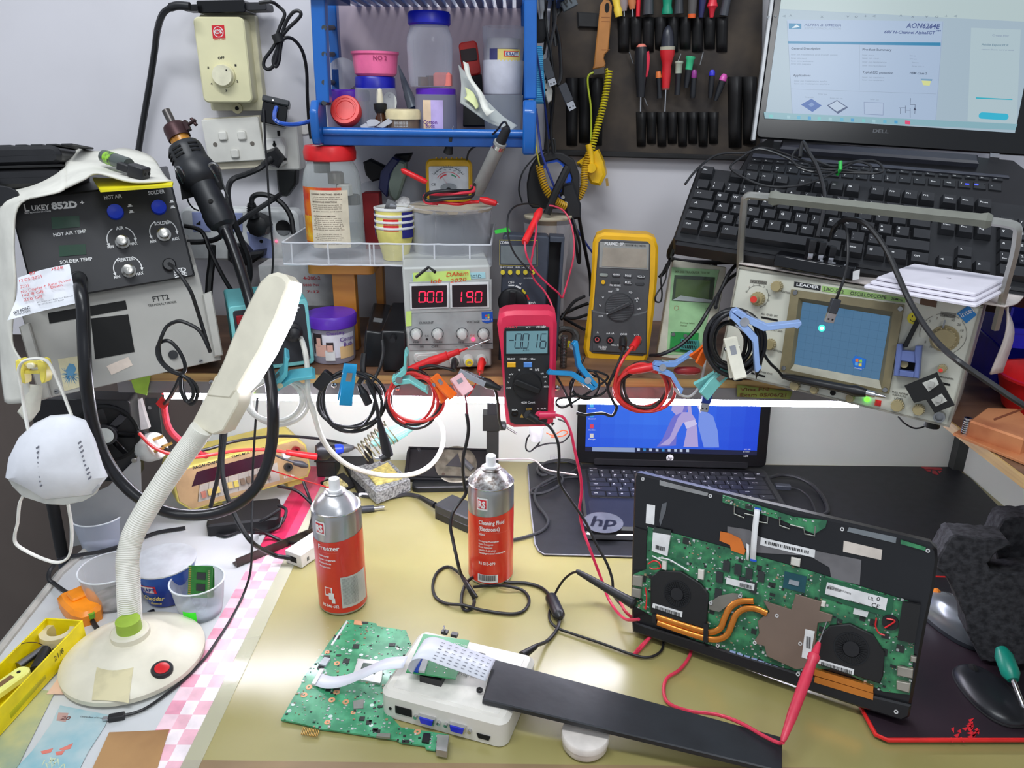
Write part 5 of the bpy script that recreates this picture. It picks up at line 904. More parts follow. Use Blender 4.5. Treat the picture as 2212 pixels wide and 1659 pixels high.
def annul(b,o,i,z0,z1,m):
 n=48
 def rs(P):
  Q=[V(f.uv(*p))for p in P];c=sum(Q,V((0,0)))/len(Q);out=[]
  for k in range(n):
   a=2*PI*k/n;d=V((cos(a),sin(a)));best=0
   for j in range(len(Q)):
    p,q=Q[j]-c0,Q[(j+1)%len(Q)]-c0;e=q-p;den=d.x*e.y-d.y*e.x
    if abs(den)<1e-12:continue
    tt=(p.x*e.y-p.y*e.x)/den;s=(p.x*d.y-p.y*d.x)/den
    if tt>0 and-1e-6<=s<=1+1e-6:best=max(best,tt)
   out.append(c0+d*best)
  return out
 c0=sum([V(f.uv(*p))for p in i],V((0,0)))/len(i)
 A,B_=rs(o),rs(i);vs=[(p.x,p.y,z)for z in(z0,z1)for P_ in(A,B_)for p in P_]
 fs=[]
 for k in range(n):
  l=(k+1)%n;fs+=[(k,l,2*n+l,2*n+k),(n+l,n+k,3*n+k,3*n+l),(2*n+k,2*n+l,3*n+l,3*n+k),(l,k,n+k,n+l)]
 b.add(vs,fs,m)
b=MB();annul(b,out_,[(1166,374),(1178,350),(1205,344),(1226,360),(1236,386),(1224,412),(1200,418),(1180,410)],-.025,0,mat((30,29,31),.6));b.out('ring_body',t,bv=.002)
b=MB();annul(b,[(1166,374),(1178,350),(1205,344),(1226,360),(1236,386),(1224,412),(1200,418),(1180,410)],inn,-.025,-.004,mat((20,84,206),.35));b.out('inner_ring',t,'blue inner ring')
b=MB();b.sl(px(f,[(1214,398),(1238,392),(1254,440),(1254,470),(1226,474),(1212,420)]),-.02,.012,BLK,.003);u,v=f.uv(1216,426,.012);b.cyl(u,v,.012,.013,.0028,mat((170,172,174),.3));u,v=f.uv(1222,440,.012);b.cyl(u,v,.012,.013,.0035,mat((170,172,174),.3));b.out('handle',t)
b=MB();b.tube([P3(p)for p in((1226,362,1.205),(1212,390,1.195),(1198,420,1.19),(1181,462,1.185))],.006,BLKM,8);b.thing('black_strap','black strap slanting across the blue inner ring','strap',None)
f,p=vl(1.21,1180,600,[(40,600),(52,468)]);f.o.z=SZ+.001;f.o.z=ony(1180,640,1.21).z if False else SZ+.001;k=mpp(ony(1180,470,1.21));Hs=ony(1180,467,1.21).z-SZ
t=Th('small_spool','tall spool with a pale wooden disc top wrapped in clear film','spool',f);b=MB();b.la([(40*k,0),(40*k,.004),(20*k,.006),(20*k,Hs-.006),(50*k,Hs-.004),(52*k,Hs-.002),(52*k,Hs),(0,Hs)],mat((214,202,176),.6,0,.08,10),seg=40);b.out('core',t);b.la([(30*k,Hs-.1),(32*k,Hs-.06),(30*k,Hs-.03)],mat((176,52,44),.5),seg=30);b.out('red_label',t,'red winding');b.la([(42*k,.01),(40*k,Hs*.5),(52*k,Hs-.01)],clear((226,226,232),.2,.1),seg=26);b.f=b.f[:-2];b.mi=b.mi[:-2];b.out('clear_film',t)
t=pb('croc_clip','red insulated crocodile clip hanging over the slate multimeter',((1168,452,1.14),(1133,524,1.07)),[(0,.003),(.08,.0052),(.2,.0062),(.3,.0048),(.8,.0052),(.97,.005),(1,.004)],mat((240,44,48),.35),'crocodile clip',tip=0)
cb('red_jumper_lead','red jumper lead looping from the crocodile clip down over the slate meter',[(1134,522,1.068),(1136,545,1.06),(1144,566,1.06),(1160,590,1.06),(1185,615,1.06),(1205,632,1.065),(1214,643,1.07),(1218,635,1.08),(1228,600,1.10),(1238,560,1.12),(1240,520,1.14),(1232,480,1.16),(1218,456,1.17),(1198,446,1.17),(1186,444,1.17)],.0014,mat((214,50,84),.4))
cb('red_jumper_lead','second red jumper lead passing behind the pink meter',[(1160,470,1.12),(1157,510,1.075),(1150,550,1.065),(1146,580,1.065),(1155,605,1.065),(1175,628,1.065),(1188,650,1.06),(1196,672,1.05),(1198,690,1.04)],.0014,mat((214,50,84),.4))
cb('black_jumper_lead','thin black lead curving left of the red clip over the meter screen',[(1166,444,1.17),(1140,440,1.14),(1115,445,1.10),(1100,460,1.08),(1096,485,1.065),(1100,520,1.06),(1113,550,1.06),(1137,578,1.06),(1150,590,1.06)],.0013,RUB)
cb('blue_black_lead','thin black cord from the left of the ring to the shelf spool',[(1178,322,1.24),(1150,345,1.23),(1128,375,1.22),(1121,410,1.22),(1128,438,1.22)],.0013,RUB)
cb('blue_cable','thin blue cord falling from the rack through the black ring',[(1158,235,1.24),(1164,290,1.23),(1170,330,1.215),(1182,365,1.205),(1196,400,1.205),(1214,436,1.215),(1230,470,1.25),(1262,520,1.26),(1290,560,1.27)],.0018,mat((50,66,150),.35))
for i,(pts,r)in enumerate((([(1236,470,1.21),(1246,500,1.2),(1252,530,1.2),(1252,566,1.2),(1248,560,1.2),(1244,520,1.2),(1240,480,1.21)],.0022),([(1250,465,1.22),(1258,510,1.23),(1268,560,1.25),(1275,600,1.26),(1276,640,1.26)],.0028),([(1262,640,1.2),(1240,652,1.17),(1222,675,1.14),(1212,690,1.13)],.0026),([(1272,655,1.2),(1245,665,1.2),(1215,680,1.17)],.0026),([(1268,680,1.2),(1240,688,1.18),(1212,685,1.15)],.0026),([(1212,684,1.15),(1240,700,1.13),(1262,712,1.1)],.0024))):
 cb('black_cable',['looped black cord end below the black clamp meter','black cable falling behind the left side of the yellow multimeter','upper black cable curving between slate and yellow multimeters','middle black cable between slate and yellow multimeters','lower black cable between slate and yellow multimeters','lowest black cable on the shelf between the two multimeters'][i],pts,r,RUB)
b=MB();P=[P3(p)for p in loops(1222,728,1.10,22,18,2,.1,3)];b.tube(cat(P,3),.0042,mat((60,58,56),.5),8);b.thing('grey_cable_coil','short coil of grey cable on the shelf left of the yellow multimeter','cable',None)
b=MB();b.T=Matrix.Translation(ony(1240,746,1.06));b.la([(.007,0),(.006,.002),(.0025,.003),(.0022,-.02),(.0005,-.024)][:3],CHR,ax='y');b.rod((0,0,0),(.004,0,-.018),.0018,CHR);b.thing('long_screw','shiny cross head screw standing behind the blue peg','screw',None)
b=MB();b.T=Matrix.Translation(ony(1226,745,1.065));b.box(-.004,0,-.004,.004,.006,.004,mat((226,206,30),.4));b.thing('yellow_stub','tiny yellow plastic cap beside the shiny screw','cap',None)
b=MB();f,p=vl(1.06,1216,800,[(7,800)]);f.o.z=SZ+.001
for i in range(22):b.ring(0,0,i*.0022,.0040,.0052,STL,h=.0012)
b.thing('metal_spring','thin metal spring standing beside the pink meter','spring',f)
for i,(pts,r,c)in enumerate((([(1172,-20,1.22),(1180,60,1.21),(1172,150,1.21),(1178,230,1.22),(1184,330,1.22)],.0020,(24,24,26)),([(1182,-20,1.21),(1178,50,1.2),(1190,120,1.2),(1196,200,1.21),(1190,280,1.22),(1196,330,1.22)],.0024,(18,18,20)),([(1192,-20,1.21),(1200,40,1.2),(1186,110,1.2),(1180,180,1.2)],.0024,(56,56,58)),([(1200,-20,1.21),(1196,30,1.2),(1208,90,1.21),(1212,160,1.21),(1205,185,1.2)],.0028,(30,30,32)),([(1190,-20,1.22),(1176,20,1.21),(1184,60,1.21),(1176,110,1.21),(1174,150,1.2)],.0018,(140,142,144)),([(1225,5,1.22),(1206,28,1.21),(1196,50,1.21),(1200,100,1.21)],.0028,(40,42,44)),([(1186,200,1.22),(1190,260,1.22),(1180,290,1.23),(1178,330,1.23),(1196,300,1.23),(1200,330,1.23)],.0014,(30,30,30)))):
 cb('hanging_cable',['leftmost black cable of the bunch right of the rack','thick black cable in the middle of the hanging bunch','dark grey cable of the bunch above the grey plug','black cable of the bunch leading to the lower USB plug','thin light grey cable of the hanging bunch','black cable from the grey connector block to the bunch','thin looped black wire low in the hanging bunch'][i],pts,r,mat(c,.4),group='cables hanging right of the blue rack')
f=face((1208,0),(1240,-6),(1252,8),(1218,26),0,0,Y=1.2);t=Th('grey_connector_block','grey connector block printed with black letters at the top edge','connector',f);b=MB();b.rb(0,0,f.w,f.h,-.012,0,mat((84,92,98),.5),.001,.001);b.out('block',t);b.text('P1',.006,.004,.009,PRK,.001,rot=.2,bold=.02);b.out('print',t)
b=MB();fr=bt(ony(1166,-10,1.19),ony(1168,24,1.19));b.la([(.007,0),(.0065,.018),(.004,.022),(.003,.03)],mat((170,172,174),.3,.6),ax='x');b.thing('silver_jack','silver metal plug hanging at the top beside the rack','plug',fr)
b=MB();fr=bt(ony(1164,26,1.2),ony(1166,84,1.2));b.la([(.006,0),(.009,.01),(.009,.032),(.005,.04)],BLKM,ax='x');b.thing('black_boot','black moulded plug body under the silver plug','plug',fr)
def usb(label,a,c,Yd,col=(58,60,66),w=.0125,name='usb_plug',h=.0065,metal=.012):
 A,B=ony(*a,Yd),ony(*c,Yd);fr=bt(A,B,(0,-1,0));t=Th(name,label,'USB plug',fr)
 b=MB();b.rb(0,-w/2,fr.w,w/2,-h/2,h/2,mat(col,.45),.0015,.0008);b.out('grip',t);b.rb(fr.w,-.0055,fr.w+metal,.0055,-.0022,.0022,CHR,.0005,.0003)
 for yy in(-.0025,.0025):b.box(fr.w+metal*.55,yy-.001,.0022,fr.w+metal*.55+.002,yy+.001,.0025,HOLE)
 b.out('metal_shell',t,'metal shell');return t
usb('grey USB plug hanging lowest in front of the tool roll',(1214,182),(1230,220),1.2)
usb('grey USB plug beside the light blue clip',(1176,128),(1190,170),1.19,metal=.01)
f=Fr(ony(1184,205,1.2),(1,0,0),(0,0,1));b=MB();b.sl(px(f,[(1174,170),(1182,172),(1194,196),(1192,216),(1184,224),(1176,200)]),-.004,.002,mat((190,186,176),.3,.4),.001);u,v=f.uv(1179,194);b.cyl(u,v,.002,.0025,.0016,HOLE);b.thing('metal_tag','metal adapter tag among the hanging cables','tag',f)
f=Fr(ony(1150,225,1.185),(1,0,0),(0,0,1));t=Th('blue_hair_clip','light blue ribbed plastic clip hanging right of the rack','clip',f);P=[(1152,215),(1149,180),(1149,140),(1153,110),(1158,99),(1170,99),(1173,115),(1175,160),(1178,200),(1177,224),(1156,224)]
b=MB();b.sl([f.uv(*p)for p in P],-.012,0,mat((40,150,206),.3),.002);b.out('clip_body',t);b=MB()
for i in range(26):y=103+i*4.6;a_=f.uv(1152,y);c_=f.uv(1173,y+.8);b.box(a_[0],a_[1]-.0006,0,c_[0],a_[1]+.0006,.0012,mat((90,190,230),.3))
b.out('rib',t,'raised ribs')
cb('clip_cable','thin dark blue cord down the front of the light blue clip',[(1156,96,1.18),(1162,130,1.178),(1170,180,1.178),(1178,235,1.19),(1186,300,1.21)],.0014,mat((16,40,110),.4))
# ================= right: big laptop, keyboard, oscilloscope =================
KF=face((1510,365),(2320,460),(2340,640),(1455,510),-.25,1.0,Y=1.07);f=KF
gk=mat((30,31,34),.4);kk=mat((36,37,40),.42)
def key(t,x,y,w,h,z,H,s,m,pm,ts=.0032,sh=.0012,small=False):
 b=MB();P=[(x,y),(x+w,y),(x+w,y+h),(x,y+h)];T_=[(x+sh,y+sh*.6),(x+w-sh,y+sh*.6),(x+w-sh,y+h-sh*1.2),(x+sh,y+h-sh*1.2)]
 b.add([(p[0],p[1],z)for p in P]+[(p[0],p[1],z+H)for p in T_],[(0,1,5,4),(1,2,6,5),(2,3,7,6),(3,0,4,7),(4,5,6,7)],m)
 if s:
  L=s.split('|')
  for i,q in enumerate(L):b.text(q,x+w*.2,y+h*(.58-.34*i if len(L)>1 else .5)-(.0 if len(L)>1 else ts*.2),ts*(.8 if len(L)>1 else 1)*(.7 if len(q)>1 else 1),pm,z+H+.0003,bold=.02)
 return b.out('key',t)
def rows_keys(t,u,v,x0,y0,rows,z,H,m,pm,g,ts,sh=.0012):
 for ry,items in rows:
  for it in items:
   x,w,s=it[:3];hh=it[3]if len(it)>3 else 1
   key(t,x0+x*u+g,y0-(ry+hh)*v+g,w*u-2*g,hh*v-2*g,z,H,s,m,pm,ts,sh)
t=Th('keyboard','full size black computer keyboard resting across the large laptop','keyboard',f)
b=MB();b.rb(0,-.004,f.w,f.h+.006,-.022,0,gk,.006,.003);b.rb(.004,-.010,f.w-.004,-.002,-.024,-.004,BLK,.003,.002);b.out('base',t)
u=f.w/23.1;v=f.h/6.75;x0=.3*u;y0=f.h-.02*v
def seq(x,ss):return[(x+i,1,s)for i,s in enumerate(ss)]
RK=[(0,[(0,1,'Esc')]+seq(2,['F1','F2','F3','F4'])+seq(6.5,['F5','F6','F7','F8'])+seq(11,['F9','F10','F11','F12'])+seq(15.25,['Stamp','Bloc','Pausa'])),(1.4,seq(0,['||\\','!|1','"|2','L|3','$|4','%|5','&|6','/|7','(|8',')|9','=|0','?|\'','^|i'])+[(13,2,'<--')]+seq(15.25,['Ins','<','Pag^'])+seq(18.5,['Bloc','/','*','-'])),(2.4,[(0,1.5,'<->')]+seq(1.5,['Q','W','E','R','T','Y','U','I','O','P','e','*'])+[(13.5,1.4,'',1)]+seq(15.25,['Canc','Fine','Pag'])+seq(18.5,['7','8','9'])+[(21.5,1,'+',2)]),(3.4,[(0,1.75,'A')]+seq(1.75,['A','S','D','F','G','H','J','K','L','c|o@','o|a#','$|u'])+[(13.75,1.2,'')]+seq(18.5,['4','5','6'])),(4.4,[(0,1.25,'^')]+seq(1.25,['>|<','Z','X','C','V','B','N','M',';|,',':|.','_|-'])+[(12.25,2.7,'^')]+[(16.25,1,'^')]+[(18.5,1,'1|Fine'),(19.5,1,'2|v'),(20.5,1,'3|Pag'),(21.5,1,'Invio',2)]),(5.4,[(0,1.25,'Ctrl'),(1.25,1.25,'#'),(2.5,1.25,'Alt'),(3.75,6.25,''),(10,1.25,'AltGr'),(11.25,1.25,'#'),(12.5,1.25,'='),(13.75,1.2,'Ctrl')]+seq(15.25,['<','v','>'])+[(18.5,2,'0|Ins'),(20.5,1,',|Canc')])]
rows_keys(t,u,v,x0,y0,RK,.0005,.0085,kk,PRW,.0009,.0042,.0020)
b=MB()
for x,c in((2089,1),(2109,1),(2129,0)):
 q=f.uv(x,398 if x<2100 else 399);b.box(q[0]-.0022,q[1]-.0008,.0,q[0]+.0022,q[1]+.0008,.0006,emit((40,50,255),5)if c else BLK)
b.out('indicator_light',t,'two lit blue indicator lights')
t=Th('large_laptop','large black laptop showing a transistor datasheet on its screen','laptop',f)
h0=-.030;b=MB();Q=[(1510,512),(1560,548),(2175,660),(2200,640),(2225,372),(2190,345),(1662,296),(1625,318)];b.sl([f.uv(x,y,h0)for x,y in Q],h0-.016,h0,mat((22,22,25),.3),.002);b.out('base',t)
b=MB();b.sl([f.uv(x,y,h0)for x,y in[(1627,333),(2178,381),(2180,386),(1624,340)]],h0,h0+.002,mat((60,62,72),.35),.0005);b.sl([f.uv(x,y,h0+.01)for x,y in[(1688,303),(2114,332),(2116,350),(1685,318)]],h0,h0+.01,mat((52,53,62),.32),.003);b.out('hinge_cover',t)
b=MB()
for x in(1681,2148):
 q=f.uv(x,304 if x<1700 else 337,h0+.004);b.box(q[0]-.006,q[1]-.006,h0,q[0]+.006,q[1]+.004,h0+.006,CHR)
b.out('hinge',t,'exposed metal hinge')
A=f.uv(1623,349,h0);B_=f.uv(2172,393,h0);d=V(B_)-V(A);n=20
for i in range(n):
 p=V(A)+d*(i/n);key(t,p.x,p.y,d.length/n*.8,.006,h0,.0018,['Esc','F1','F2','F3','F4','F5','F6','F7','F8','F9','F10','F11','F12','#','Ins','Pr','Del','PgU','PgD','End'][i],kk,PRW,.002,.0006)
A=f.uv(1612,367,h0);B_=f.uv(2168,414,h0);d=V(B_)-V(A);n=18
for i in range(n):
 p=V(A)+d*(i/n);key(t,p.x,p.y,d.length/n*.86,.015,h0,.0018,['~|`','!|1','@|2','#|3','$|4','%|5','^|6','&|7','*|8','(|9',')|0','-','=','Bksp','Num','/','*','-'][i],kk,PRW,.0034,.0008)
q=f.uv(2036,578,h0);b=MB();b.rb(q[0]-.018,q[1]-.013,q[0]+.018,q[1]+.012,h0,h0+.0005,mat((30,150,214),.35),.003,.0001);b.text('intel',q[0],q[1]-.001,.006,PRW,h0+.0009,al='C');b.text('inside',q[0],q[1]-.009,.0035,PRW,h0+.0009,al='C');b.out('sticker',t,'light blue chip maker sticker')
L=face((1607,0),(2250,0),(2240,338),(1636,298),-.10,.16,Y=1.235);lf=L
W_=L.uv(2235,338)[0];LM=lf.M;pm=f.M.inverted()@LM
b=MB();b.T=pm;b.rb(-.003,0,W_,.265,-.008,0,mat((10,10,12),.18),.008,.002);LD=b.out('lid',t,'black lid frame')
b=MB();b.T=pm;b.rb(-.008,-.004,-.002,.268,-.010,-.001,mat((176,178,180),.35,.3),.002,.001);b.out('lid_edge',LD,'silver lid edge')
b=MB();b.T=pm;tx(b,L,'DELL',(1885,286),(1919,288),7,mat((84,86,90),.4),z=.0006,bold=.03);b.out('logo',LD,'grey logo lettering')
def EM(c,s=.92):return emit(c,s)
sc=MB();sc.T=pm;q0=L.uv(1652,256);q1=L.uv(2193,281);sw=q1[0]-q0[0];sv=(q0[1]+q1[1])/2-.001;sh=sw*9/16
def sq(pts,m,z):sc.quad([L.uv(*p,z)for p in pts],m,z)
sc.quad([(q0[0],sv),(q1[0],sv),(q1[0],sv+sh),(q0[0],sv+sh)],EM((160,180,194)),.0008)
def stx(s,a,c,h,m=None,bold=.01,shear=0):tx(sc,L,s,a,c,h,m or EM((96,112,140)),z=.0014,bold=bold,shear=shear)
yb_=L.uv(1900,31)[1];sc.quad([(q0[0],yb_),(q1[0],yb_),(q1[0],sv+sh),(q0[0],sv+sh)],EM((178,196,198)),.0010);sq([(1700,42),(2038,46),(2022,262),(1712,250)],EM((162,182,208)),.0010);sq([(2098,60),(2205,64),(2196,268),(2090,262)],EM((172,192,200)),.0010)
tb=EM((20,124,168));sq([(1702,89),(2032,92),(2032,99),(1702,94)],tb,.0012);sq([(1704,50),(1731,51),(1731,62),(1704,62)],tb,.0012);sq([(1710,61),(1720,53),(1728,58),(1718,60)],EM((206,220,230)),.0013)
bl1=EM((50,70,130));stx('ALPHA & OMEGA',(1737,56),(1817,57),5,EM((90,110,150)),.02,.2);stx('SEMICONDUCTOR',(1737,63),(1817,64),4,EM((150,166,186)),0,.2);stx('AON6264E',(1957,60),(2030,62),10,bl1,.02,.15);stx('60V N-Channel AlphaSGT',(1910,72),(2020,74),6,bl1,.02,.15);stx('TM',(2022,68),(2032,68),3,bl1)
for s,a,c in(('General Description',(1709,107),(1772,107)),('Product Summary',(1863,109),(1926,110)),('Applications',(1713,165),(1751,165)),('Typical ESD protection',(1863,158),(1929,160)),('HBM Class 2',(1965,160),(2002,161))):stx(s,a,c,4.5,EM((70,86,110)),.02)
fa=EM((138,154,176))
for i,(x0_,x1_,y)in enumerate(((1709,1809,119),(1709,1742,127),(1709,1757,133),(1709,1752,139),(1716,1786,176),(1716,1792,182),(1863,1888,120),(1863,1898,127),(1863,1915,135),(1863,1914,143),(1863,1910,168),(1863,1908,174),(1965,1978,121),(1965,1980,128),(1970,1984,136),(1970,1996,144),(1768,1786,204),(1740,1757,211),(1793,1820,213),(1880,1898,216))):stx('low on resistance and trench power technology'[:max(6,(x1_-x0_)//3)],(x0_,y),(x1_,y+1),3,fa)
for a,c in(((1857,97),(1856,195)),((1709,192),(2023,203)),((1700,45),(1712,250)),((2037,46),(2021,262))):
 p,q=V(L.uv(*a,.0012)),V(L.uv(*c,.0012));e=(q-p).normalized();nn=V((-e.y,e.x))*.0002;sc.quad([tuple(p-nn),tuple(q-nn),tuple(q+nn),tuple(p+nn)],fa,.0012)
sq([(1730,226),(1753,213),(1775,228),(1755,242)],EM((54,96,166)),.0012);sq([(1746,226),(1753,221),(1760,226),(1752,231)],EM((110,140,190)),.0013)
sq([(1786,228),(1808,216),(1832,232),(1810,246)],EM((60,80,120)),.0012);sq([(1790,228),(1808,218),(1827,231),(1808,241)],EM((172,190,212)),.0013)
sq([(1866,220),(1909,222),(1908,249),(1867,247)],EM((120,136,170)),.0012);sq([(1867,221),(1908,223),(1907,248),(1868,246)],EM((166,184,210)),.0013)
dk_=EM((40,50,80))
for a,c in(((1967,212),(1966,226)),((1966,226),(1977,226)),((1977,226),(1976,246)),((1966,234),(1966,254)),((1942,233),(1956,233)),((1956,228),(1956,244)),((1945,233),(1945,246)),((1958,238),(1967,238))):
 p,q=V(L.uv(*a,.0012)),V(L.uv(*c,.0012));e=(q-p).normalized();nn=V((-e.y,e.x))*.0003;sc.quad([tuple(p-nn),tuple(q-nn),tuple(q+nn),tuple(p+nn)],dk_,.0012)
sq([(1973,238),(1980,238),(1976,232)],dk_,.0013);sq([(1989,170),(2014,171),(2013,175),(1989,173)],EM((110,150,180)),.0012);sq([(1991,174),(2011,175),(2008,185),(1994,184)],EM((206,212,140)),.0012)
sq([(1650,242),(2198,268),(2193,281),(1652,256)],EM((130,172,184)),.0016);sq([(1955,260),(1966,261),(1966,269),(1955,268)],EM((220,60,110)),.0018)
for i,x in enumerate((1662,1700,1722,1745,1766,1790,1815,1838,1862,1884,1908,1932)):y=245+(x-1650)*.047;sq([(x,y+2),(x+7,y+2.4),(x+7,y+9),(x,y+8.6)],EM([(110,190,190),(150,190,200),(90,170,200),(60,150,200)][i%4]),.0018)
sq([(2108,210),(2187,214),(2187,216),(2108,213)],EM((30,170,190)),.0013);p=L.uv(2113,256,.0013);q=L.uv(2180,246,.0013);sc.sl(rrect(p[0],p[1],q[0],q[1],.0045),.001,.0013,EM((40,176,206)))
stx('Create PDF',(2143,78),(2179,80),4,fa);stx('Adobe Export PDF',(2120,98),(2178,100),4,EM((100,130,150)));stx('convert files to word or excel',(2120,108),(2190,110),3,fa)
for i,x in enumerate((1656,1672,1690,1704,1772,1828,1846,1866,1884,1942,1968,1998,2020,2040,2060)):stx('o+<^xv'[i%6],(x,38),(x+7,38),6,EM((120,136,150)))
sc.out('screen',LD,'lit screen with a datasheet page')
f=face((1598,575),(2128,660),(2050,922),(1552,802),-.6,.15,z=SZ+.014);OF=f
t=Th('oscilloscope','cream oscilloscope with a blue screen standing askew on the shelf corner','oscilloscope',f)
OT=t;ocr=mat((206,206,192),.45,0,.04,12);tan=mat((160,146,106),.4,0,.05,40);w_,h_=f.w,f.h;hv=0
b=MB();body(b,f,.13,mat((176,174,164),.45));b.out('case',t,bv=.002)
for u_ in(.02,w_-.02):
 for v_ in(.02,.11):b=MB();e=hb(f,v_);b.T=Matrix.Translation(V((u_,0,0))+e);b.T=b.T@f.M.to_3x3().inverted().to_4x4();b.cyl(0,0,-.0125,.004,.009,BLKM,seg=14);b.out('foot',t)
b=MB();b.rb(0,0,w_,h_,0,.002,ocr,.004,.0006)
for a in((0,0,w_,.0022),(0,h_-.003,w_,h_),(0,0,.002,h_),(w_-.0025,0,w_,h_)):b.box(a[0],a[1],.001,a[2],a[3],.004,mat((150,146,134),.45))
b.out('front_panel',t)
b=MB();q=[V(p)for p in px(f,[(1688,800),(1922,848),(1955,658),(1713,625)])];fr_=mat((128,118,88),.5)
qi=[V(p)for p in px(f,[(1712,797),(1908,838),(1932,672),(1730,642)])];qs=[V(p)for p in px(f,[(1717,786),(1900,820),(1924,683),(1735,652)])]
vs=[(p.x,p.y,.002)for p in q]+[(p.x,p.y,.010)for p in q]+[(p.x,p.y,.012)for p in qi]+[(p.x,p.y,.003)for p in qs]
b.add(vs,[(4*l+i,4*l+(i+1)%4,4*l+4+(i+1)%4,4*l+4+i)for l in range(2)for i in range(4)],fr_);b.add(vs,[(8,9,13,12)],mat((172,168,150),.5));b.add(vs,[(8+i,8+(i+1)%4,12+(i+1)%4,12+i)for i in(1,2,3)],fr_)
for x,y in((1718,632),(1945,667),(1912,842),(1693,795)):u,v=f.uv(x,y,.011);b.cyl(u,v,.009,.0125,.0035,STL,.0028,seg=14)
b.out('screen_bezel',t,'olive brown screen bezel')
b=MB();b.quad([tuple(p)for p in qs],EM((84,132,172),.62),.0032)
for i in range(1,10):
 a=qs[0].lerp(qs[1],i/10);c=qs[3].lerp(qs[2],i/10);b.quad([(a.x-.0001,a.y),(a.x+.0001,a.y),(c.x+.0001,c.y),(c.x-.0001,c.y)],EM((70,110,146),.6),.0035)
for i in range(1,8):
 a=qs[0].lerp(qs[3],i/8);c=qs[1].lerp(qs[2],i/8);b.quad([(a.x,a.y-.0001),(c.x,c.y-.0001),(c.x,c.y+.0001),(a.x,a.y+.0001)],EM((70,110,146),.6),.0035)
b.out('screen',t,'blue lit screen with a faint grid');u,v=f.uv(1775,709,.004);b.la([(.0022,0),(.001,.0008),(0,.001)],emit((170,255,235),9),(u,v,.0037),14);b.cyl(u,v,.0036,.0037,.0045,emit((60,210,190),1.6),seg=20);b.out('trace_spot',t,'bright green trace spot')
b=MB();dk=mat((70,68,62),.6)
b.sl(px(f,[(1716,619),(1773,628),(1774,617),(1717,608)]),.002,.0026,BLK);tx(b,f,'LEADER',(1720,617),(1769,624),6,PRW,z=.003,bold=.03);b.sl(px(f,[(1776,629),(1956,654),(1957,643),(1777,617)]),.002,.0026,mat((150,186,110),.5));tx(b,f,'LBO-522',(1779,627),(1822,634),7,dk,z=.003);tx(b,f,'OSCILLOSCOPE',(1836,636),(1914,646),7,dk,z=.003);tx(b,f,'20MHz',(1925,647),(1950,651),5,dk,z=.003)
b.sl(px(f,[(1621,611),(1657,615),(1658,607),(1622,603)]),.002,.0024,mat((130,128,118),.5));tx(b,f,'VOLTS/DIV',(1623,610),(1656,614),4.5,dk,z=.0028);b.sl(px(f,[(2031,683),(2064,688),(2066,677),(2033,672)]),.002,.0024,mat((130,128,118),.5));tx(b,f,'TIME/DIV',(2033,682),(2063,686),4.5,dk,z=.0028)
for s,a,c,h in(('POSITION',(1687,631),(1706,635),4),('AC  GND  DC',(1644,679),(1680,685),4),('VERT MODE',(1648,703),(1674,708),4),('CH1 CH2 ALT ADD',(1648,711),(1690,718),3.5),('POSITION',(1666,757),(1688,762),4),('PULL NORM',(1927,848),(1960,854),4),('PUSH AUTO',(1928,854),(1957,859),4),('LEVEL',(1932,862),(1951,866),5),('MAGNIFIER',(2030,815),(2060,821),3.5),('AC GND DC',(1626,801),(1668,810),3.5)):tx(b,f,s,a,c,h,dk,z=.0028)
u,v=f.uv(2037,722,.002)
for i,s in enumerate('5 2 1 50 20 10 5 2 1 50 20 10 5'.split()):a=R(140-23*i if i<6 else 140-23*i);k=f.m(2037,722);b.text(s,u+30*k*1.25*cos(a)-.002,v+30*k*1.15*sin(a)-.001,.0028,dk,.0028)
arc(b,u,v,.0245,R(120),R(60),dk,t=.0002,z=.0028,aw=False);arc(b,u,v,.0245,R(50),R(-60),dk,t=.0002,z=.0028,aw=False);arc(b,u,v,.0245,R(130),R(200),dk,t=.0002,z=.0028,aw=False)
u,v=f.uv(1635,640,.002);arc(b,u,v,.0145,R(170),R(75),dk,t=.0002,z=.0028,aw=False);arc(b,u,v,.0155,R(50),R(-60),dk,t=.0002,z=.0028,aw=False)
for i,s in enumerate('5 2 1 .5 .2 .1 50 20 10 5'.split()):a=R(165-25*i);b.text(s,u+.0155*cos(a)-.001,v+.0155*sin(a)-.001,.0024,dk,.0028)
for q in([(1646,687),(1681,694),(1681,690),(1646,683)],[(1624,807),(1654,815),(1654,811),(1624,803)],[(2031,828),(2053,833),(2053,829),(2031,824)]):b.sl(px(f,q),.002,.0028,HOLE)
b.sl(px(f,[(1987,657),(2022,664),(2025,650),(1990,643)]),.002,.0028,mat((90,60,34),.4));b.sl(px(f,[(1973,652),(1988,656),(1988,646),(1974,643)]),.002,.0026,PRW);b.out('panel_print',t,'panel lettering and tabs')
def kn(x,y,r,H,red=0,skirt=0):
 k=f.m(x,y);u,v=f.uv(x,y,H);b=MB();r*=k
 if skirt:b.cyl(u,v,.002,.006,r*skirt,tan,r*skirt*.96,seg=30)
 b.la([(r,.002),(r*.97,H*.85),(r*.9,H),(0,H)],tan,(u,v,0),26)
 for i in range(16):a=i*PI/8;b.box(u+r*cos(a)-.0006,v+r*sin(a)-.0006,.003,u+r*cos(a)+.0006,v+r*sin(a)+.0006,H*.8,mat((190,176,136),.4))
 if red:b.cyl(u,v,H,H+.010,r*.62,tan,r*.58,seg=20);b.cyl(u,v,H+.010,H+.0106,r*.5,mat((216,56,44),.4),seg=20)
 b.out('knob',t,'knob with a red cap'if red else None)
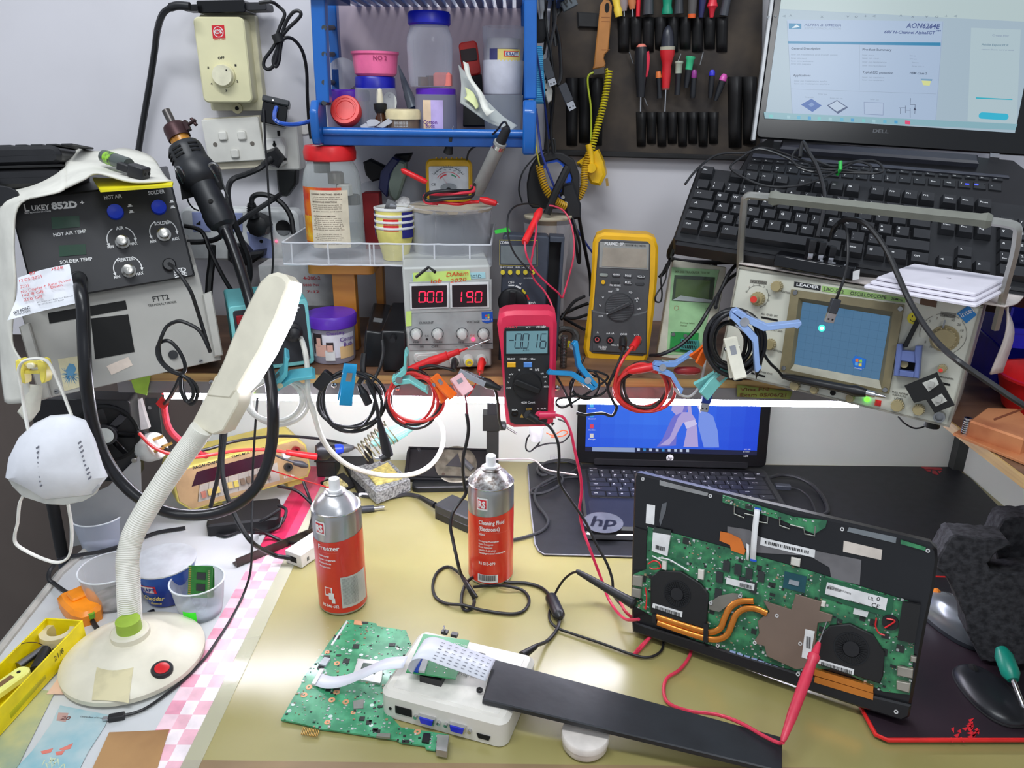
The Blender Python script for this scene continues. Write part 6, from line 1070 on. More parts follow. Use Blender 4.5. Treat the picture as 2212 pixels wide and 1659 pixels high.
kn(1633,646,14,.014,1);kn(1675,619,11,.014);kn(1660,745,11,.014);kn(1612,776,10,.012,1);kn(2037,734,23,.018,0,1.25);kn(2034,798,8,.016,1);kn(1715,834,10,.010);kn(1757,843,8,.010);kn(1835,861,8,.010);kn(1937,878,12,.014);kn(1983,887,11,.014)
b=MB();u,v=f.uv(2039,702,.006);b.box(u-.001,v-.004,.006,u+.001,v+.006,.008,STL);b.out('pointer',t)
b=MB();u,v=f.uv(2031,898);b.la([(.0065,.002),(.0065,.012),(.0045,.012),(.0045,.006),(0,.006)],STL,(u,v,0),20);b.out('signal_socket',t,'metal signal socket');b.cyl(*f.uv(1800,848),.002,.003,.0035,HOLE,seg=14);b.out('focus_hole',t);u,v=f.uv(1874,862);b.cyl(u,v,.002,.005,.0032,emit((80,255,40),4),seg=14);b.out('green_lamp',t,'lit green lamp');b.sl(px(f,[(1890,874),(1903,877),(1905,865),(1892,862)]),.002,.006,mat((216,30,24),.35),.001);b.out('power_switch',t,'red power button')
b=MB();b.sl(px(f,[(1845,794),(1860,801),(1869,793),(1871,776),(1848,768),(1841,777)],.004),.0042,.0055,mat((30,110,206),.3),.0003)
for(x,y),c in zip(((1851,778),(1859,780),(1850,786),(1858,788)),((230,120,60),(140,200,80),(90,170,230),(246,210,70))):b.sl(px(f,[(x-3,y-3),(x+3.5,y-3.5),(x+3.5,y+3.5),(x-3,y+3)],.005),.0055,.0058,mat(c,.4))
tx(b,f,'Windows 7',(1845,796),(1865,799),3,PRW,z=.006);b.out('sticker',t,'blue four colour flag sticker on the screen')
b=MB();b.sl(px(f,[(2067,677),(2088,698),(2110,680),(2094,658)]),.002,.0034,mat((30,120,190),.35),.0002);a=f.uv(2078,686,.0036);b.text('intel',a[0],a[1],.006,PRW,.0038,rot=.75);b.out('sticker',t,'tilted blue sticker at the top right corner')
u,v=f.uv(1975,687);b=MB();sy=mat((240,224,30),.4);b.cyl(u,v,.002,.0036,.0072,sy,seg=26);b.sl(circ(u-.002,v+.002,.0006,10,.0013),.0036,.004,PRK);b.sl(circ(u+.0018,v+.002,.0006,10,.0013),.0036,.004,PRK);arc(b,u,v,.004,R(205),R(335),PRK,t=.0003,z=.004,aw=False);b.out('smiley_sticker',t,'yellow smiling face sticker')
b=MB();b.sl(px(f,[(1950,747),(1960,750),(1989,692),(1980,687)],.006),.005,.009,BLKM,.0005);b.thing('black_rubber_strip','black rubber strip stuck between smiley sticker and the blue block','strip',f)
b=MB();db=mat((96,112,166),.45)
P=[(1938,743),(1948,744),(1949,758),(1976,761),(1978,747),(1991,747),(1985,817),(1931,811)];WN=[(1943,779),(1978,784),(1975,805),(1942,800)]
b.sl(px(f,[(1938,743),(1948,744),(1949,758),(1947,779),(1943,800),(1942,812),(1931,811)],.016),.004,.020,db,.001);b.sl(px(f,[(1978,747),(1991,747),(1985,817),(1974,815),(1976,800),(1978,784),(1976,761)],.016),.004,.020,db,.001);b.sl(px(f,[(1947,757),(1978,760),(1978,784),(1945,779)],.016),.004,.0185,db,.001);b.sl(px(f,[(1943,799),(1977,804),(1975,816),(1941,812)],.016),.004,.0185,db,.001);b.sl(px(f,WN,.01),.003,.006,HOLE);u,v=f.uv(1954,786,.008);b.cyl(u,v,.006,.012,.0045,tan,seg=18);b.thing('blue_block','grey blue plastic square block on the oscilloscope panel','magnetizer block',f)
b=MB();P=[(1954,833),(2024,804),(2062,875),(2019,892),(2001,863),(1975,870)];b.sl(px(f,P,.020),.018,.022,mat((12,12,12),.6),.0005);lgt=mat((200,200,192),.4)
for q in([(1992,827),(2022,815),(2028,830),(2006,846)],[(2011,863),(2034,850),(2046,866),(2022,878)]):b.sl(px(f,q,.022),.022,.0226,lgt)
for x,y in((2012,830),(2028,862)):u,v=f.uv(x,y,.024);b.box(u-.003,v-.003,.0226,u+.003,v+.003,.028,mat((170,170,164),.4))
b.thing('black_bracket_plate','black square plate with two white cut outs on the panel','plate',f)
hx=Fr(ony(1600,585,1.035),f.X,(-.15,-.42,1));t=OT;HT=f.M.inverted()@hx.M
def hp(x,y):u,v=hx.uv(x,y);return(u,v,0)
alm=mat((176,176,170),.35,.7);b=MB();b.T=HT
P=cat([V(hp(*p))for p in((1598,600),(1600,540),(1604,480),(1608,436))],4)+cat([V(hp(*p))for p in((1609,428),(1616,423),(1630,423),(1670,427))],4);b.tube(P,.0048,alm,6);b.out('handle_bar',t,'steel handle bar');b.T=HT
P=cat([V(hp(*p))for p in((2140,478),(2180,484),(2196,490))],4)+cat([V(hp(*p))for p in((2199,497),(2192,545),(2172,620),(2150,710))],4);b.tube(P,.0048,alm,6);b.out('handle_bar',t,'steel handle bar')
a=V(hp(1664,427));c=V(hp(2143,478));b=MB();b.T=HT;d=(c-a).normalized();g2=mat((112,114,104),.55);b.tube([a,a+d*.006,a+d*.012,c-d*.012,c-d*.005,c],[.0085,.0105,.0080,.0080,.0100,.007],g2,6,up=(0,1,0));b.out('handle_grip',t,'grey plastic handle grip')
TZ=OF.at(0,OF.h,0).z+.002
hf=Fr(V((OF.at(0,h_,0).x,OF.at(0,h_,0).y,TZ)),OF.X,(0,1,0))
vs,fs=sh_([[OF.at(u_,h_+.003,.004)for u_ in(.0,.08,.16,.24,.31)],[OF.at(u_,h_+.006+.003*sin(u_*60),-.03)for u_ in(.0,.08,.16,.24,.32)],[OF.at(u_,h_+.004,-.07)+V((0,0,.01))for u_ in(.0,.08,.16,.24,.325)]]);b=MB();b.add(vs,fs,mat((206,196,190),.9,0,.05,60,.4));vs,fs=sh_([[OF.at(.305,h_+.006,-.06),OF.at(.312,h_+.006,-.01)],[OF.at(.325,h_-.03,-.07),OF.at(.318,h_-.03,-.02)],[OF.at(.325,h_-.08,-.07),OF.at(.314,h_-.08,-.03)]]);b.add(vs,fs,mat((206,196,190),.9,0,.05,60,.4));b.thing('grey_towel','off white towel on top of the oscilloscope hanging over its right side','towel',None,sd=.002)
f=face((1674,548),(1850,581),(1842,607),(1668,576),-.5,.1,Y=.985);t=Th('usb_hub','glossy black USB hub with cables plugged in on top of the oscilloscope','hub',f);b=MB();body(b,f,.035,mat((14,14,18),.12));b.out('case',t,bv=.002);u,v=f.uv(1710,551);b.box(u-.006,f.h,-.03,u-.004,f.h+.0004,-.006,emit((60,60,255),3))
for x in(.4,.55,.7,.85):b.box(f.w*x,f.h,-.012,f.w*x+.004,f.h+.002,-.008,CHR)
b.out('light_bar',t);b.sl(px(f,[(1842,605),(1843,586),(1858,582),(1856,602)],-.002),-.001,.001,PRW);b.out('paper_tab',t)
for i,(x,y)in enumerate(((1746,558),(1768,560),(1790,565))):
 b=MB();A_=ony(x,y,.975);B_=ony(x+7,y-42+i*4,.975);fr=bt(A_,B_);b.rb(0,-.006,fr.w*.3,.006,-.003,.003,CHR,.0005,.0003);b.rb(fr.w*.3,-.007,fr.w,.007,-.004,.004,BLK,.002,.001);b.thing('hub_plug',['leftmost USB plug standing in the black hub','middle USB plug standing in the black hub','rightmost USB plug standing in the black hub'][i],'USB plug',fr)
pf=flat((1868,620),(2104,661),(2113,612),(1888,578),TZ+.006);wpm=mat((226,222,232),.7,0,.02,30)
for i,(z,l)in enumerate(((0,'lowest folded white paper stack layer on the oscilloscope'),(.0045,'middle folded white paper layer on the oscilloscope'),(.009,'topmost folded white paper on the stack beside the keyboard'))):
 b=MB();b.rb(.004*i,-.006+.006*i,pf.w-.003*i,pf.h,z,z+.0035,wpm,.004,.0015)
 if i==2:b.text('22',pf.w*.55,pf.h*.5,.004,PRK,z+.0038)
 b.thing('folded_paper',l,'paper',pf)
kc=mat((38,38,40),.35)
def kz(x,y,h):return f0.at(*f0.uv(x,y,h),h)
f0=KF
mc=[kz(1480,398,.012),kz(1500,372,.014),kz(1530,345,.006),kz(1560,332,.004),kz(1610,330,.0),kz(1640,320,.0),kz(1665,322,.004),kz(1700,334,.012),kz(1745,350,.016),kz(1790,362,.016),kz(1815,364,.018),kz(1850,350,.018),kz(1880,358,.016),kz(1872,372,.014),kz(1830,368,.016),kz(1790,366,.02),kz(1740,362,.02),kz(1715,352,.02),kz(1712,336,.022),kz(1728,322,.024),kz(1760,345,.022),kz(1800,360,.02),kz(1830,352,.02),kz(1870,346,.018),kz(1895,350,.016),kz(1908,366,.014),kz(1896,374,.014),kz(1850,374,.014),kz(1800,372,.016),kz(1760,372,.018),kz(1725,362,.018),kz(1706,344,.02),kz(1640,322,.018),kz(1596,344,.014),kz(1578,362,.014),kz(1600,380,.014),kz(1640,398,.014),kz(1680,404,.014),kz(1730,400,.014),kz(1770,388,.016),kz(1812,368,.018)]
cb('mouse_cable','coiled thin black cable tied in green lying over the keyboard',mc,.0017,kc,k=6)
b=MB();p=kz(1813,364,.020);b.tube([p+V((0,.004,-.008)),p+V((.0,-.004,.0)),p+V((0,0,.010))],.0028,mat((50,200,80),.4),8);b.thing('green_tie','bright green twist tie around the coiled cable','cable tie',None)
cb('hub_cable','black USB cable arching over the keyboard down to the hub',[kz(1766,512,.02),kz(1776,470,.03),kz(1782,440,.032),kz(1778,400,.03),kz(1765,360,.03),kz(1748,330,.032),kz(1736,308,.034),kz(1731,318,.03),kz(1728,340,.024)],.0028,kc)
cb('micro_usb_cable','thin grey cable hanging down to the plug over the oscilloscope screen',[(1790,520,.97),(1800,492,.955),(1815,480,.95),(1828,495,.94),(1832,530,.93),(1830,570,.915),(1822,605,.90),(1812,632,.90),(1807,645,.905)],.0017,kc)
usb('grey micro USB plug dangling in front of the oscilloscope screen',(1807,646),(1797,676),.905,h=.006,w=.011,metal=.012)
cb('thick_black_cable','black cable sweeping from the hub over the papers to the right edge',[(1800,500,.97),(1815,480,.95),(1840,474,.93),(1868,482,.91),(1895,510,.89),(1920,550,.87),(1942,600,.85),(1965,650,.83),(1995,700,.80),(2030,745,.77),(2070,780,.74),(2110,808,.73),(2150,835,.72),(2190,862,.71),(2260,905,.70)],.0032,kc)
for i,(pts,r)in enumerate((([(1462,512,1.1),(1446,545,1.12),(1452,560,1.15),(1490,566,1.2),(1540,567,1.22),(1600,564,1.22),(1660,556,1.2)],.004),([(1547,535,1.25),(1545,560,1.25),(1543,590,1.25)],.004),([(1480,515,1.2),(1455,545,1.2),(1440,580,1.2),(1424,600,1.2)],.003),([(1670,552,1.15),(1630,556,1.12),(1600,565,1.08),(1575,590,1.05),(1555,630,1.03),(1530,670,1.0),(1505,710,.99),(1470,745,.98),(1430,765,.98),(1405,768,1.0)],.0026),([(1595,588,1.1),(1572,605,1.07),(1556,628,1.04),(1548,655,1.0),(1546,664,.98)],.0026))):
 cb('black_cable',['black cable running level under the laptop behind the green tester','short vertical black cable crossing the level one on the wall','black cable dropping left of the green tester','long black cable sweeping over the green tester to the yellow multimeter','black cable ending at the coiled probe lead'][i],pts,r,RUB)
bb=mat((28,34,206),.35)
for i,(y0_,Y0,l)in enumerate(((846,1.02,'lowest deep blue storage bin at the right edge'),(764,1.03,'middle deep blue storage bin holding clear plastic at the right edge'),(672,1.04,'topmost deep blue storage bin at the right edge'))):
 p=ony(2142+i*14,y0_,.99);z0=max(SZ+.001,p.z-.018)if i else SZ+.001;f=Fr(V((p.x,.985,SZ+.001+i*.062)),(1,-.25,0),(.25,1,0));b=MB();w1,d1,h1=.12,.13,.055
 b.box(0,0,0,w1,d1,.003,bb);b.box(0,0,.003,.003,d1,h1,bb);b.box(w1-.003,0,.003,w1,d1,h1,bb);b.box(.003,d1-.003,.003,w1-.003,d1,h1,bb);b.box(.003,0,.003,w1-.003,.003,h1*.45,bb);b.box(-.002,-.003,h1*.38,w1,.001,h1*.5,bb);b.thing('storage_bin',l,'storage bin',f,'stacked deep blue bins')
f=flat((2150,880),(2260,880),(2260,860),(2150,860),SZ+.001);f=Fr(V((.688,.91,SZ+.001)));t=Th('red_bowl','red plastic bowl with a green tag behind the copper heatsink','bowl',f);b=MB();b.la([(.04,0),(.055,.003),(.068,.045),(.071,.045),(.071,.048),(.066,.048),(.054,.006),(0,.004)],mat((206,20,26),.35),seg=40);b.out('bowl',t);cp(b,.0645,.018,.036,R(222),R(238),mat((60,200,70),.4),r1=.0675);b.out('green_tag',t,'green tag')
cop=mat((206,138,92),.5,.3,.08,20,c2=(178,108,70));f=flat((2058,938),(2240,1012),(2240,945),(2088,905),SZ+.001)
t=Th('copper_heatsink','copper heatsink block on a plate with a spring screw on the side board','heatsink',f)
z0=SZ+.001;b=MB();b.sl([f.uv(*p)for p in[(2058,940),(2230,1012),(2260,960),(2092,922)]],0,.003,cop,.0004);b.out('plate',t);f2=.004
b=MB();b.sl([f.uv(x,y,.022)for x,y in[(2094,908),(2212,948),(2250,930),(2200,882),(2131,880)]],.003,.022,cop,.002);b.sl([f.uv(x,y,.022)for x,y in[(2146,905),(2215,880),(2216,883),(2148,909)]],.022,.0226,mat((120,66,40),.5));b.out('block',t)
b=MB();u,v=f.uv(2083,938,.003)
for i in range(7):b.ring(u,v,.003+i*.0026,.002,.0042,CHR,h=.0016)
b.cyl(u,v,.0,.024,.0018,STL);b.cyl(u,v,.022,.024,.0042,CHR);b.out('spring_screw',t,'steel spring screw')
cb('thin_pair_wire','thin black and pink wire loop below the oscilloscope corner',[(1940,900,.98),(1955,915,.97),(1975,925,.97),(1995,922,.97),(2010,912,.975)],.0011,kc,'wire')
# ================= meters at the right of the shelf =================
f=face((1283,503),(1420,515),(1392,778),(1262,770),-.12,.05,z=SZ+.001);t=Th('yellow_multimeter','large yellow cased multimeter with a dark grey face switched to off','multimeter',f);w_,h_=f.w,f.h
yf=mat((232,176,24),.45,0,.04,30);gf_=mat((78,78,80),.5);b=MB()
P=[(1266,772),(1260,752),(1262,735),(1275,640),(1279,560),(1280,525),(1288,508),(1305,502),(1400,507),(1416,515),(1422,535),(1420,600),(1412,680),(1404,740),(1400,770),(1392,788),(1384,792),(1278,786)]
b.sl(px(f,P),-.045,.003,yf,.004);b.out('holster',t)
b=MB();P=[(1273,756),(1284,640),(1290,560),(1293,522),(1300,516),(1398,521),(1405,528),(1404,600),(1397,690),(1395,764),(1388,768),(1280,762)];b.sl(px(f,P),-.01,.0042,gf_,.0012);b.sl(px(f,[(1278,668),(1303,674),(1372,677),(1398,670),(1397,764),(1278,758)]),.003,.0062,gf_,.002);b.out('face',t)
b=MB();b.sl(px(f,[(1296,522),(1402,527),(1401,582),(1294,577)]),.004,.0052,mat((150,150,146),.4),.0004);b.sl(px(f,[(1303,533),(1397,537),(1397,578),(1300,574)]),.0052,.0058,mat((160,150,136),.2));b.out('display',t,'blank beige display')
b=MB();tx(b,f,'FLUKE',(1306,529),(1334,530),6,PRW,z=.0062,bold=.04);tx(b,f,'87',(1339,530),(1347,530.5),6,PRW,z=.0062,bold=.03);tx(b,f,'TRUE RMS MULTIMETER',(1350,531),(1395,533),4,gf_,z=.0062)
for s,a,c in(('MIN MAX',(1324,595),(1340,595.5)),('RANGE',(1350,597),(1363,598)),('HOLD',(1376,599),(1392,600)),('REL',(1350,612),(1364,613)),('PEAK MIN MAX',(1317,618),(1341,619)),('mV',(1314,631),(1323,632)),('V',(1300,645),(1305,645)),('V',(1294,662),(1299,662)),('OFF',(1293,685),(1303,685)),('mA',(1371,647),(1380,647)),('A',(1374,652),(1378,652)),('uA',(1376,669),(1385,669)),('A',(1289,720),(1293,720)),('mA uA',(1310,722),(1327,722)),('COM',(1340,724),(1354,724)),('V O',(1369,726),(1380,726)),('10A MAX',(1293,751),(1311,752)),('FUSED',(1296,755),(1309,756)),('400mA MAX',(1320,747),(1342,748)),('1000V MAX',(1348,752),(1370,754)),(')))',(1330,627),(1337,627)),('+|-',(1358,633),(1366,633))):tx(b,f,s,a,c,4.4,PRW,z=.0066,bold=.02)
b.out('print',t)
for x,y,c in((1304,593,(150,156,148)),(1331,594,(60,60,62)),(1356,596,(60,60,62)),(1384,597,(60,60,62)),(1329,609,(60,60,62)),(1356,611,(60,60,62)),(1382,612,(60,60,62))):
 u,v=f.uv(x,y);b=MB();b.sl(rrect(u-.0062,v-.0024,u+.0062,v+.0024,.0023),.004,.0056,mat(c,.4),.0006);b.out('button',t)
b=MB();b.cyl(*f.uv(1303,608),.004,.0065,.003,yf,seg=16);b.out('button',t,'round yellow button')
u,v=f.uv(1338,664,.006);b=MB();b.la([(.0212,.004),(.0205,.0085),(0,.0088)],mat((62,62,64),.5),(u,v,0),40)
for i in range(15):x=-.018+i*.0026;hh=math.sqrt(.0195**2-x*x);b.box(u-hh,v+x-.0003,.0088,u+hh,v+x+.0003,.0092,mat((94,94,96),.5))
b.T=Matrix.Translation((u,v,0))@Matrix.Rotation(R(28),4,'Z');b.rb(-.019,-.003,.017,.003,.0088,.0135,mat((60,60,62),.4),.003,.001);b.box(-.0205,-.0005,.0092,-.018,.0005,.0138,PRW);b.out('dial',t)
for x,y,l,c in((1290,731,'red ringed socket',(214,90,90)),(1318,733,'red ringed socket',(214,90,90)),(1346,733,None,(40,40,42)),(1377,735,None,(180,40,40))):
 u,v=f.uv(x,y);b=MB();b.ring(u,v,.006,.0035,.0058,BLK,h=.001);b.ring(u,v,.006,.0022,.0033,mat(c,.4),h=.0014);b.cyl(u,v,.006,.0063,.0024,HOLE,seg=14);b.out('socket',t,l)
rl=mat((222,56,54),.35)
cb('black_test_lead','black test lead from the yellow multimeter down to the hanging coil',[(1346,731,1.035),(1347,740,1.01),(1346,756,1.0),(1336,785,.985),(1322,815,.98),(1313,840,.98),(1325,868,.98),(1332,880,.98),(1322,898,.985),(1300,893,.985),(1265,896,.985),(1245,892,.985)],.0021,RUB,extra=lambda b:b.tube([P3(p)for p in((1346,732,1.035),(1346,740,1.012),(1345,752,1.003))],.0055,BLK,12))
cb('red_test_lead','red test lead from the yellow multimeter down to the hanging coil',[(1377,733,1.03),(1374,741,1.008),(1364,752,1.0),(1345,778,.985),(1332,808,.978),(1328,840,.978),(1335,862,.978)],.0021,rl,extra=lambda b:b.tube([P3(p)for p in((1378,733,1.03),(1374,741,1.01),(1366,752,1.002))],.0055,RED,12))
f=face((1443,564),(1563,572),(1530,786),(1419,770),-.1,.2,z=SZ+.001);t=Th('component_tester','pale green component tester with an unlit display leaning on the shelf','tester',f)
b=MB();b.rb(0,0,f.w,f.h,-.028,0,mat((214,212,194),.45),.003,.001);b.out('case',t);lg=mat((168,214,160),.45)
b=MB();b.sl(px(f,[(1440,766),(1510,766),(1554,583),(1451,577)]),0,.0008,lg,.0002);b.out('label_panel',t,'mint green panel')
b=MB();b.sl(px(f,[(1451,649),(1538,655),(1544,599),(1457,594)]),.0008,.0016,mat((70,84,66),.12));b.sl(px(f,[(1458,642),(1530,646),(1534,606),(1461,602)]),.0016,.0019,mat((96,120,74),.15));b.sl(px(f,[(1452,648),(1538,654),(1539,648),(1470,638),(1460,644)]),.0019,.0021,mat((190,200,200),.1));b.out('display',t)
b=MB();tx(b,f,'MK-328 TR/LCR/ESR TESTER',(1459,589),(1533,592),4.5,mat((110,130,90),.5),z=.0012);tx(b,f,'TEST',(1521,669),(1531,670),4,lg if 0 else mat((120,150,110),.5),z=.0012);tx(b,f,'Discharge before',(1470,698),(1500,700),3,mat((110,130,90),.5),z=.0012);tx(b,f,'Setup',(1470,704),(1484,705),3,mat((110,130,90),.5),z=.0012);u,v=f.uv(1461,665);b.ring(u,v,.0008,.0030,.0034,mat((196,110,80),.5));b.out('print',t)
b=MB();b.sl(px(f,[(1449,717),(1509,719),(1506,762),(1446,758)]),.0008,.0022,mat((40,150,70),.4));b.sl(px(f,[(1470,731),(1509,735),(1508,758),(1468,754)]),.0022,.007,mat((64,150,140),.4),.0006)
for r_ in(0,1):
 for i in range(9):u,v=f.uv(1474+i*3.6,738+r_*10+i*.35,.007);b.box(u-.0007,v-.0025,.007,u+.0007,v+.0025,.0074,HOLE)
for x,y in((1454,722),(1480,725)):u,v=f.uv(x,y);b.cyl(u,v,.0022,.003,.003,STL,seg=14)
b.out('test_socket',t,'green board with a teal socket')
cb('tester_strap','thin black looped strap hanging left of the green tester',[(1448,558,1.13),(1442,580,1.12),(1435,610,1.11),(1418,636,1.1),(1416,650,1.1),(1426,652,1.1),(1430,636,1.1),(1428,600,1.1),(1440,570,1.12)],.0012,RUB)
f=face((1082,674),(1201,676),(1196,918),(1093,918),0,-.02,Y=.985);t=Th('pink_multimeter','pink and black multimeter reading 0.016 hanging at the shelf edge','multimeter',f);pkm=mat((224,44,82),.4,0,.03,30)
b=MB();P=[(1094,916),(1090,880),(1082,760),(1074,700),(1078,680),(1092,673),(1112,671),(1186,671),(1200,678),(1203,700),(1201,800),(1197,880),(1195,912),(1180,921),(1110,923)]
b.sl(px(f,P),-.03,.004,pkm,.005);b.out('holster',t);P=[(1102,908),(1092,850),(1088,760),(1088,716),(1092,706),(1108,702),(1176,701),(1186,705),(1187,760),(1184,850),(1182,908),(1170,914),(1114,914)];b.sl(px(f,P),.002,.0062,mat((36,36,38),.45),.001);b.out('face',t)
b=MB();b.sl(px(f,[(1091,764),(1184,762),(1185,704),(1090,706)]),.006,.0072,mat((20,20,22),.3),.0003);b.sl(px(f,[(1094,760),(1182,759),(1183,711),(1094,712)]),.0072,.0076,emit((112,156,168),.75));b.out('display',t,'lit blue grey display')
b=MB();dm=mat((30,44,56),.5)
for x,ch in((1112,'0'),(1128,'0'),(1147,'1'),(1166,'6')):a,c=f.uv(x,752,.008);k=f.m(x,750);seg7(b,ch,a,c,12*k,32*k,dm,.0082,t=.0013)
b.cyl(*f.uv(1126,752,.008),.0080,.0084,.0008,dm,seg=8);tx(b,f,'AUTO',(1129,759),(1143,759),4,dm,z=.0082);b.sl(px(f,[(1100,730),(1110,730),(1110,732),(1100,732)]),.0078,.0082,dm);b.out('digits',t)
b=MB()
for s,a,c,h in(('UNI-T',(1096,709),(1118,709),5),('NCV',(1136,709),(1146,709),4),('UT136B+',(1158,709),(1180,708),5),('SELECT',(1096,777),(1113,777),4),('HOLD/ ~ >2Sec',(1123,777),(1156,777),4),('4000 Count',(1126,872),(1156,871),5),('10A',(1106,887),(1118,887),4),('COM',(1136,886),(1149,886),5),('V mA',(1160,885),(1180,884),4),('O',(1119,801),(1124,801),4),('Hz',(1144,799),(1150,799),4),('hFE',(1156,801),(1165,801),5),('mV',(1100,810),(1109,810),4),('V',(1098,818),(1102,818),4),('V',(1096,828),(1100,828),4),('OFF',(1094,840),(1104,840),4),('uA',(1168,808),(1175,808),4),('mA',(1173,816),(1182,816),4),('A',(1176,826),(1180,826),4),('NCV',(1175,837),(1186,837),4)):
 b2=mat((220,60,80),.5)if s=='UNI-T'else(mat((200,160,60),.5)if s=='COM'else PRW);tx(b,f,s,a,c,h,b2,z=.0078,bold=.02)
for x in(1127,1156):b.sl(px(f,[(x-4,898),(x+4,898),(x,890)]),.0062,.0066,mat((190,150,60),.5))
b.out('print',t)
b=MB();b.sl(px(f,[(1096,789),(1114,789),(1114,779),(1096,779)]),.006,.0085,mat((240,180,30),.35),.0006);b.out('button',t,'amber select button');b.sl(px(f,[(1131,789),(1149,789),(1149,779),(1131,779)]),.006,.0085,mat((84,140,216),.35),.0006);b.out('button',t,'blue hold button')
u,v=f.uv(1139,832,.008);b=MB();b.la([(.0202,.006),(.0185,.011),(0,.0112)],BLKM,(u,v,0),36);b.T=Matrix.Translation((u,v,0))@Matrix.Rotation(R(-24),4,'Z');b.rb(-.0185,-.0042,.0185,.0042,.011,.0155,BLKM,.003,.0012);b.out('dial',t)
for x,y in((1112,894),(1141,896)):u,v=f.uv(x,y,.007);b=MB();b.ring(u,v,.006,.0026,.0046,BLKG,h=.002);b.out('socket',t)
pkl=mat((214,40,84),.35)
for nm,l,p0,p1,m in(('banana_plug','pink right angle plug in the pink meter',(1166,897),(1200,896),pkl),('banana_plug','black plug in the centre socket of the pink meter',(1142,896),(1160,907),RUB)):
 A=ony(*p0,.975);A2=ony(*p0,.955);B=ony(*p1,.953);b=MB();b.tube([A,A2],.0062,m,14);b.tube([A2,B],[.0058,.0045],m,12)
 for i in range(4):p=B.lerp(A2,.05+i*.09);b.tube([p,p+(B-A2).normalized()*.0012],.0052,m,12)
 b.thing(nm,l,'plug',None)
cb('pink_test_lead','pink test lead running from the pink meter across the desk to the opened laptop',[(1200,896,.953),(1218,903,.952),(1232,930,.95),(1242,975,.95),(1254,1030,.95),(1256,1065,.95),(1252,1100,.95),(1258,1140,.945),(1272,1180,.93),(1288,1222,.92),(1303,1262,.91),(1313,1290,-.01),(1330,1318,-.008),(1352,1338,-.02),(1380,1338,-.04)],.0020,pkl)
cb('black_test_lead','black test lead running from the pink meter down to the opened laptop',[(1160,907,.953),(1185,920,.952),(1203,948,.95),(1208,985,.95),(1206,1025,.95),(1214,1052,.95),(1240,1090,.945),(1265,1128,.94),(1288,1175,.93),(1310,1215,.92),(1322,1250,.91),(1326,1285,-.015),(1345,1310,-.02)],.0020,RUB)
EY=.988;wcd=mat((222,222,216),.35)
cb('white_cord_coil','coil of thick white cord hanging from a teal peg under the shelf edge',loops(598,866,EY,62,48,3.1,.10,2),.0034,wcd)
cb('black_cord_coil','coil of black DC cord hanging from a bright blue peg',loops(757,866,EY,66,62,4.2,.14,5),.0022,RUB)
cb('dc_plug_lead','black lead dropping from the coil to the angled plug over the sponge stand',[(792,822,.975),(806,850,.972),(814,880,.972),(818,905,.972)],.0026,RUB)
b=MB();P=[ony(x,y,.972)for x,y in((818,905),(824,928),(832,958),(838,984))];b.tube(P,[.0032,.0048,.0072,.0078],BLK,14);b.tube([P[3],ony(822,992,.965)],[.0068,.0052],BLK,12);b.rod(ony(822,992,.965),ony(808,990,.962),.0022,CHR);b.thing('angled_plug','black right angled DC plug hanging in front of the iron stand','plug',None)
b=MB();P=[ony(x,y,.972)for x,y in((776,832),(784,848),(797,872))];b.tube([P[0],P[1]],[.003,.0055],BLK,12);b.tube([P[1],P[2]],[.0062,.006],BLK,14);b.thing('barrel_socket','black barrel socket hanging in the black cord coil','connector',None)
b=MB();fr=bt(ony(712,806,.985),ony(686,838,.985),(0,-1,0));b.rb(0,-.008,fr.w,.008,-.005,.005,BLK,.003,.001);b.thing('flat_connector','flat black connector at the left of the black cord coil','connector',fr)
cb('red_lead_coil','coil of red test lead hanging from a mint peg',loops(893,862,EY,54,52,3.2,.14,8),.0023,rl)
cb('black_lead_coil','dark coil of test lead hanging together with the red coil',loops(898,866,EY+.004,58,56,2.2,.16,11),.0022,mat((50,36,38),.4))
cb('red_lead_coil','coil of red test lead hanging below the yellow multimeter',loops(1390,838,EY-.004,58,46,3.1,.12,14),.0024,rl)
cb('black_lead_coil','dark coil of test lead hanging together with the coil below the yellow multimeter',loops(1396,836,EY,52,46,2.2,.16,17),.0022,mat((52,36,34),.4))
cb('thin_black_coil','small loop of thin black cord below the open blue peg',loops(1270,832,EY,36,28,2.2,.2,19)+[(1240,868,.985),(1215,880,.985),(1202,872,.985),(1206,862,.985),(1230,858,.985),(1250,852,.985)],.0016,RUB)
cb('thin_black_loop','thin black cord loop hanging between the pink meter and blue peg',[(1202,812,.99),(1215,835,.99),(1228,862,.985),(1236,880,.985),(1232,855,.985),(1240,820,.985),(1252,795,.99),(1262,772,1.0)],.0016,RUB)
cb('clear_cable','thin clear cord looping from the orange peg to the teal peg',[(1524,770,.98),(1520,800,.975),(1508,838,.975),(1490,856,.975),(1468,852,.98),(1456,838,.985)],.0018,clear((236,236,236),.5,.1))
for i,(a,c)in enumerate((((1356,803,.97),(1432,788,.97)),((1456,800,.972),(1512,801,.972)))):
 A,B=P3(a),P3(c);fr=bt(A,B);b=MB();L_=fr.w;b.la([(.002,0),(.005,L_*.12),(.0058,L_*.5),(.0055,L_*.8),(.003,L_)],[RED,mat((160,40,44),.4)][i],ax='x');b.thing('test_lead_end',['red probe handle clipped left of the pale blue peg','dark red probe handle clipped right of the pale blue peg'][i],'probe',fr)
peg((588,836,.965),(650,784,.965),(92,190,206),'teal peg holding the white cord coil on the shelf edge',T=2.0,W=.02,open_=.004,roll=.5)
peg((757,786,.96),(744,870,.96),(20,142,194),'bright blue peg seen flat on the black cord coil',roll=1.35,W=.017,T=1.0)
peg((850,822,.965),(902,800,.965),(120,200,196),'mint green peg on the red and black coil',T=2.2,W=.016,open_=.006,roll=.3)
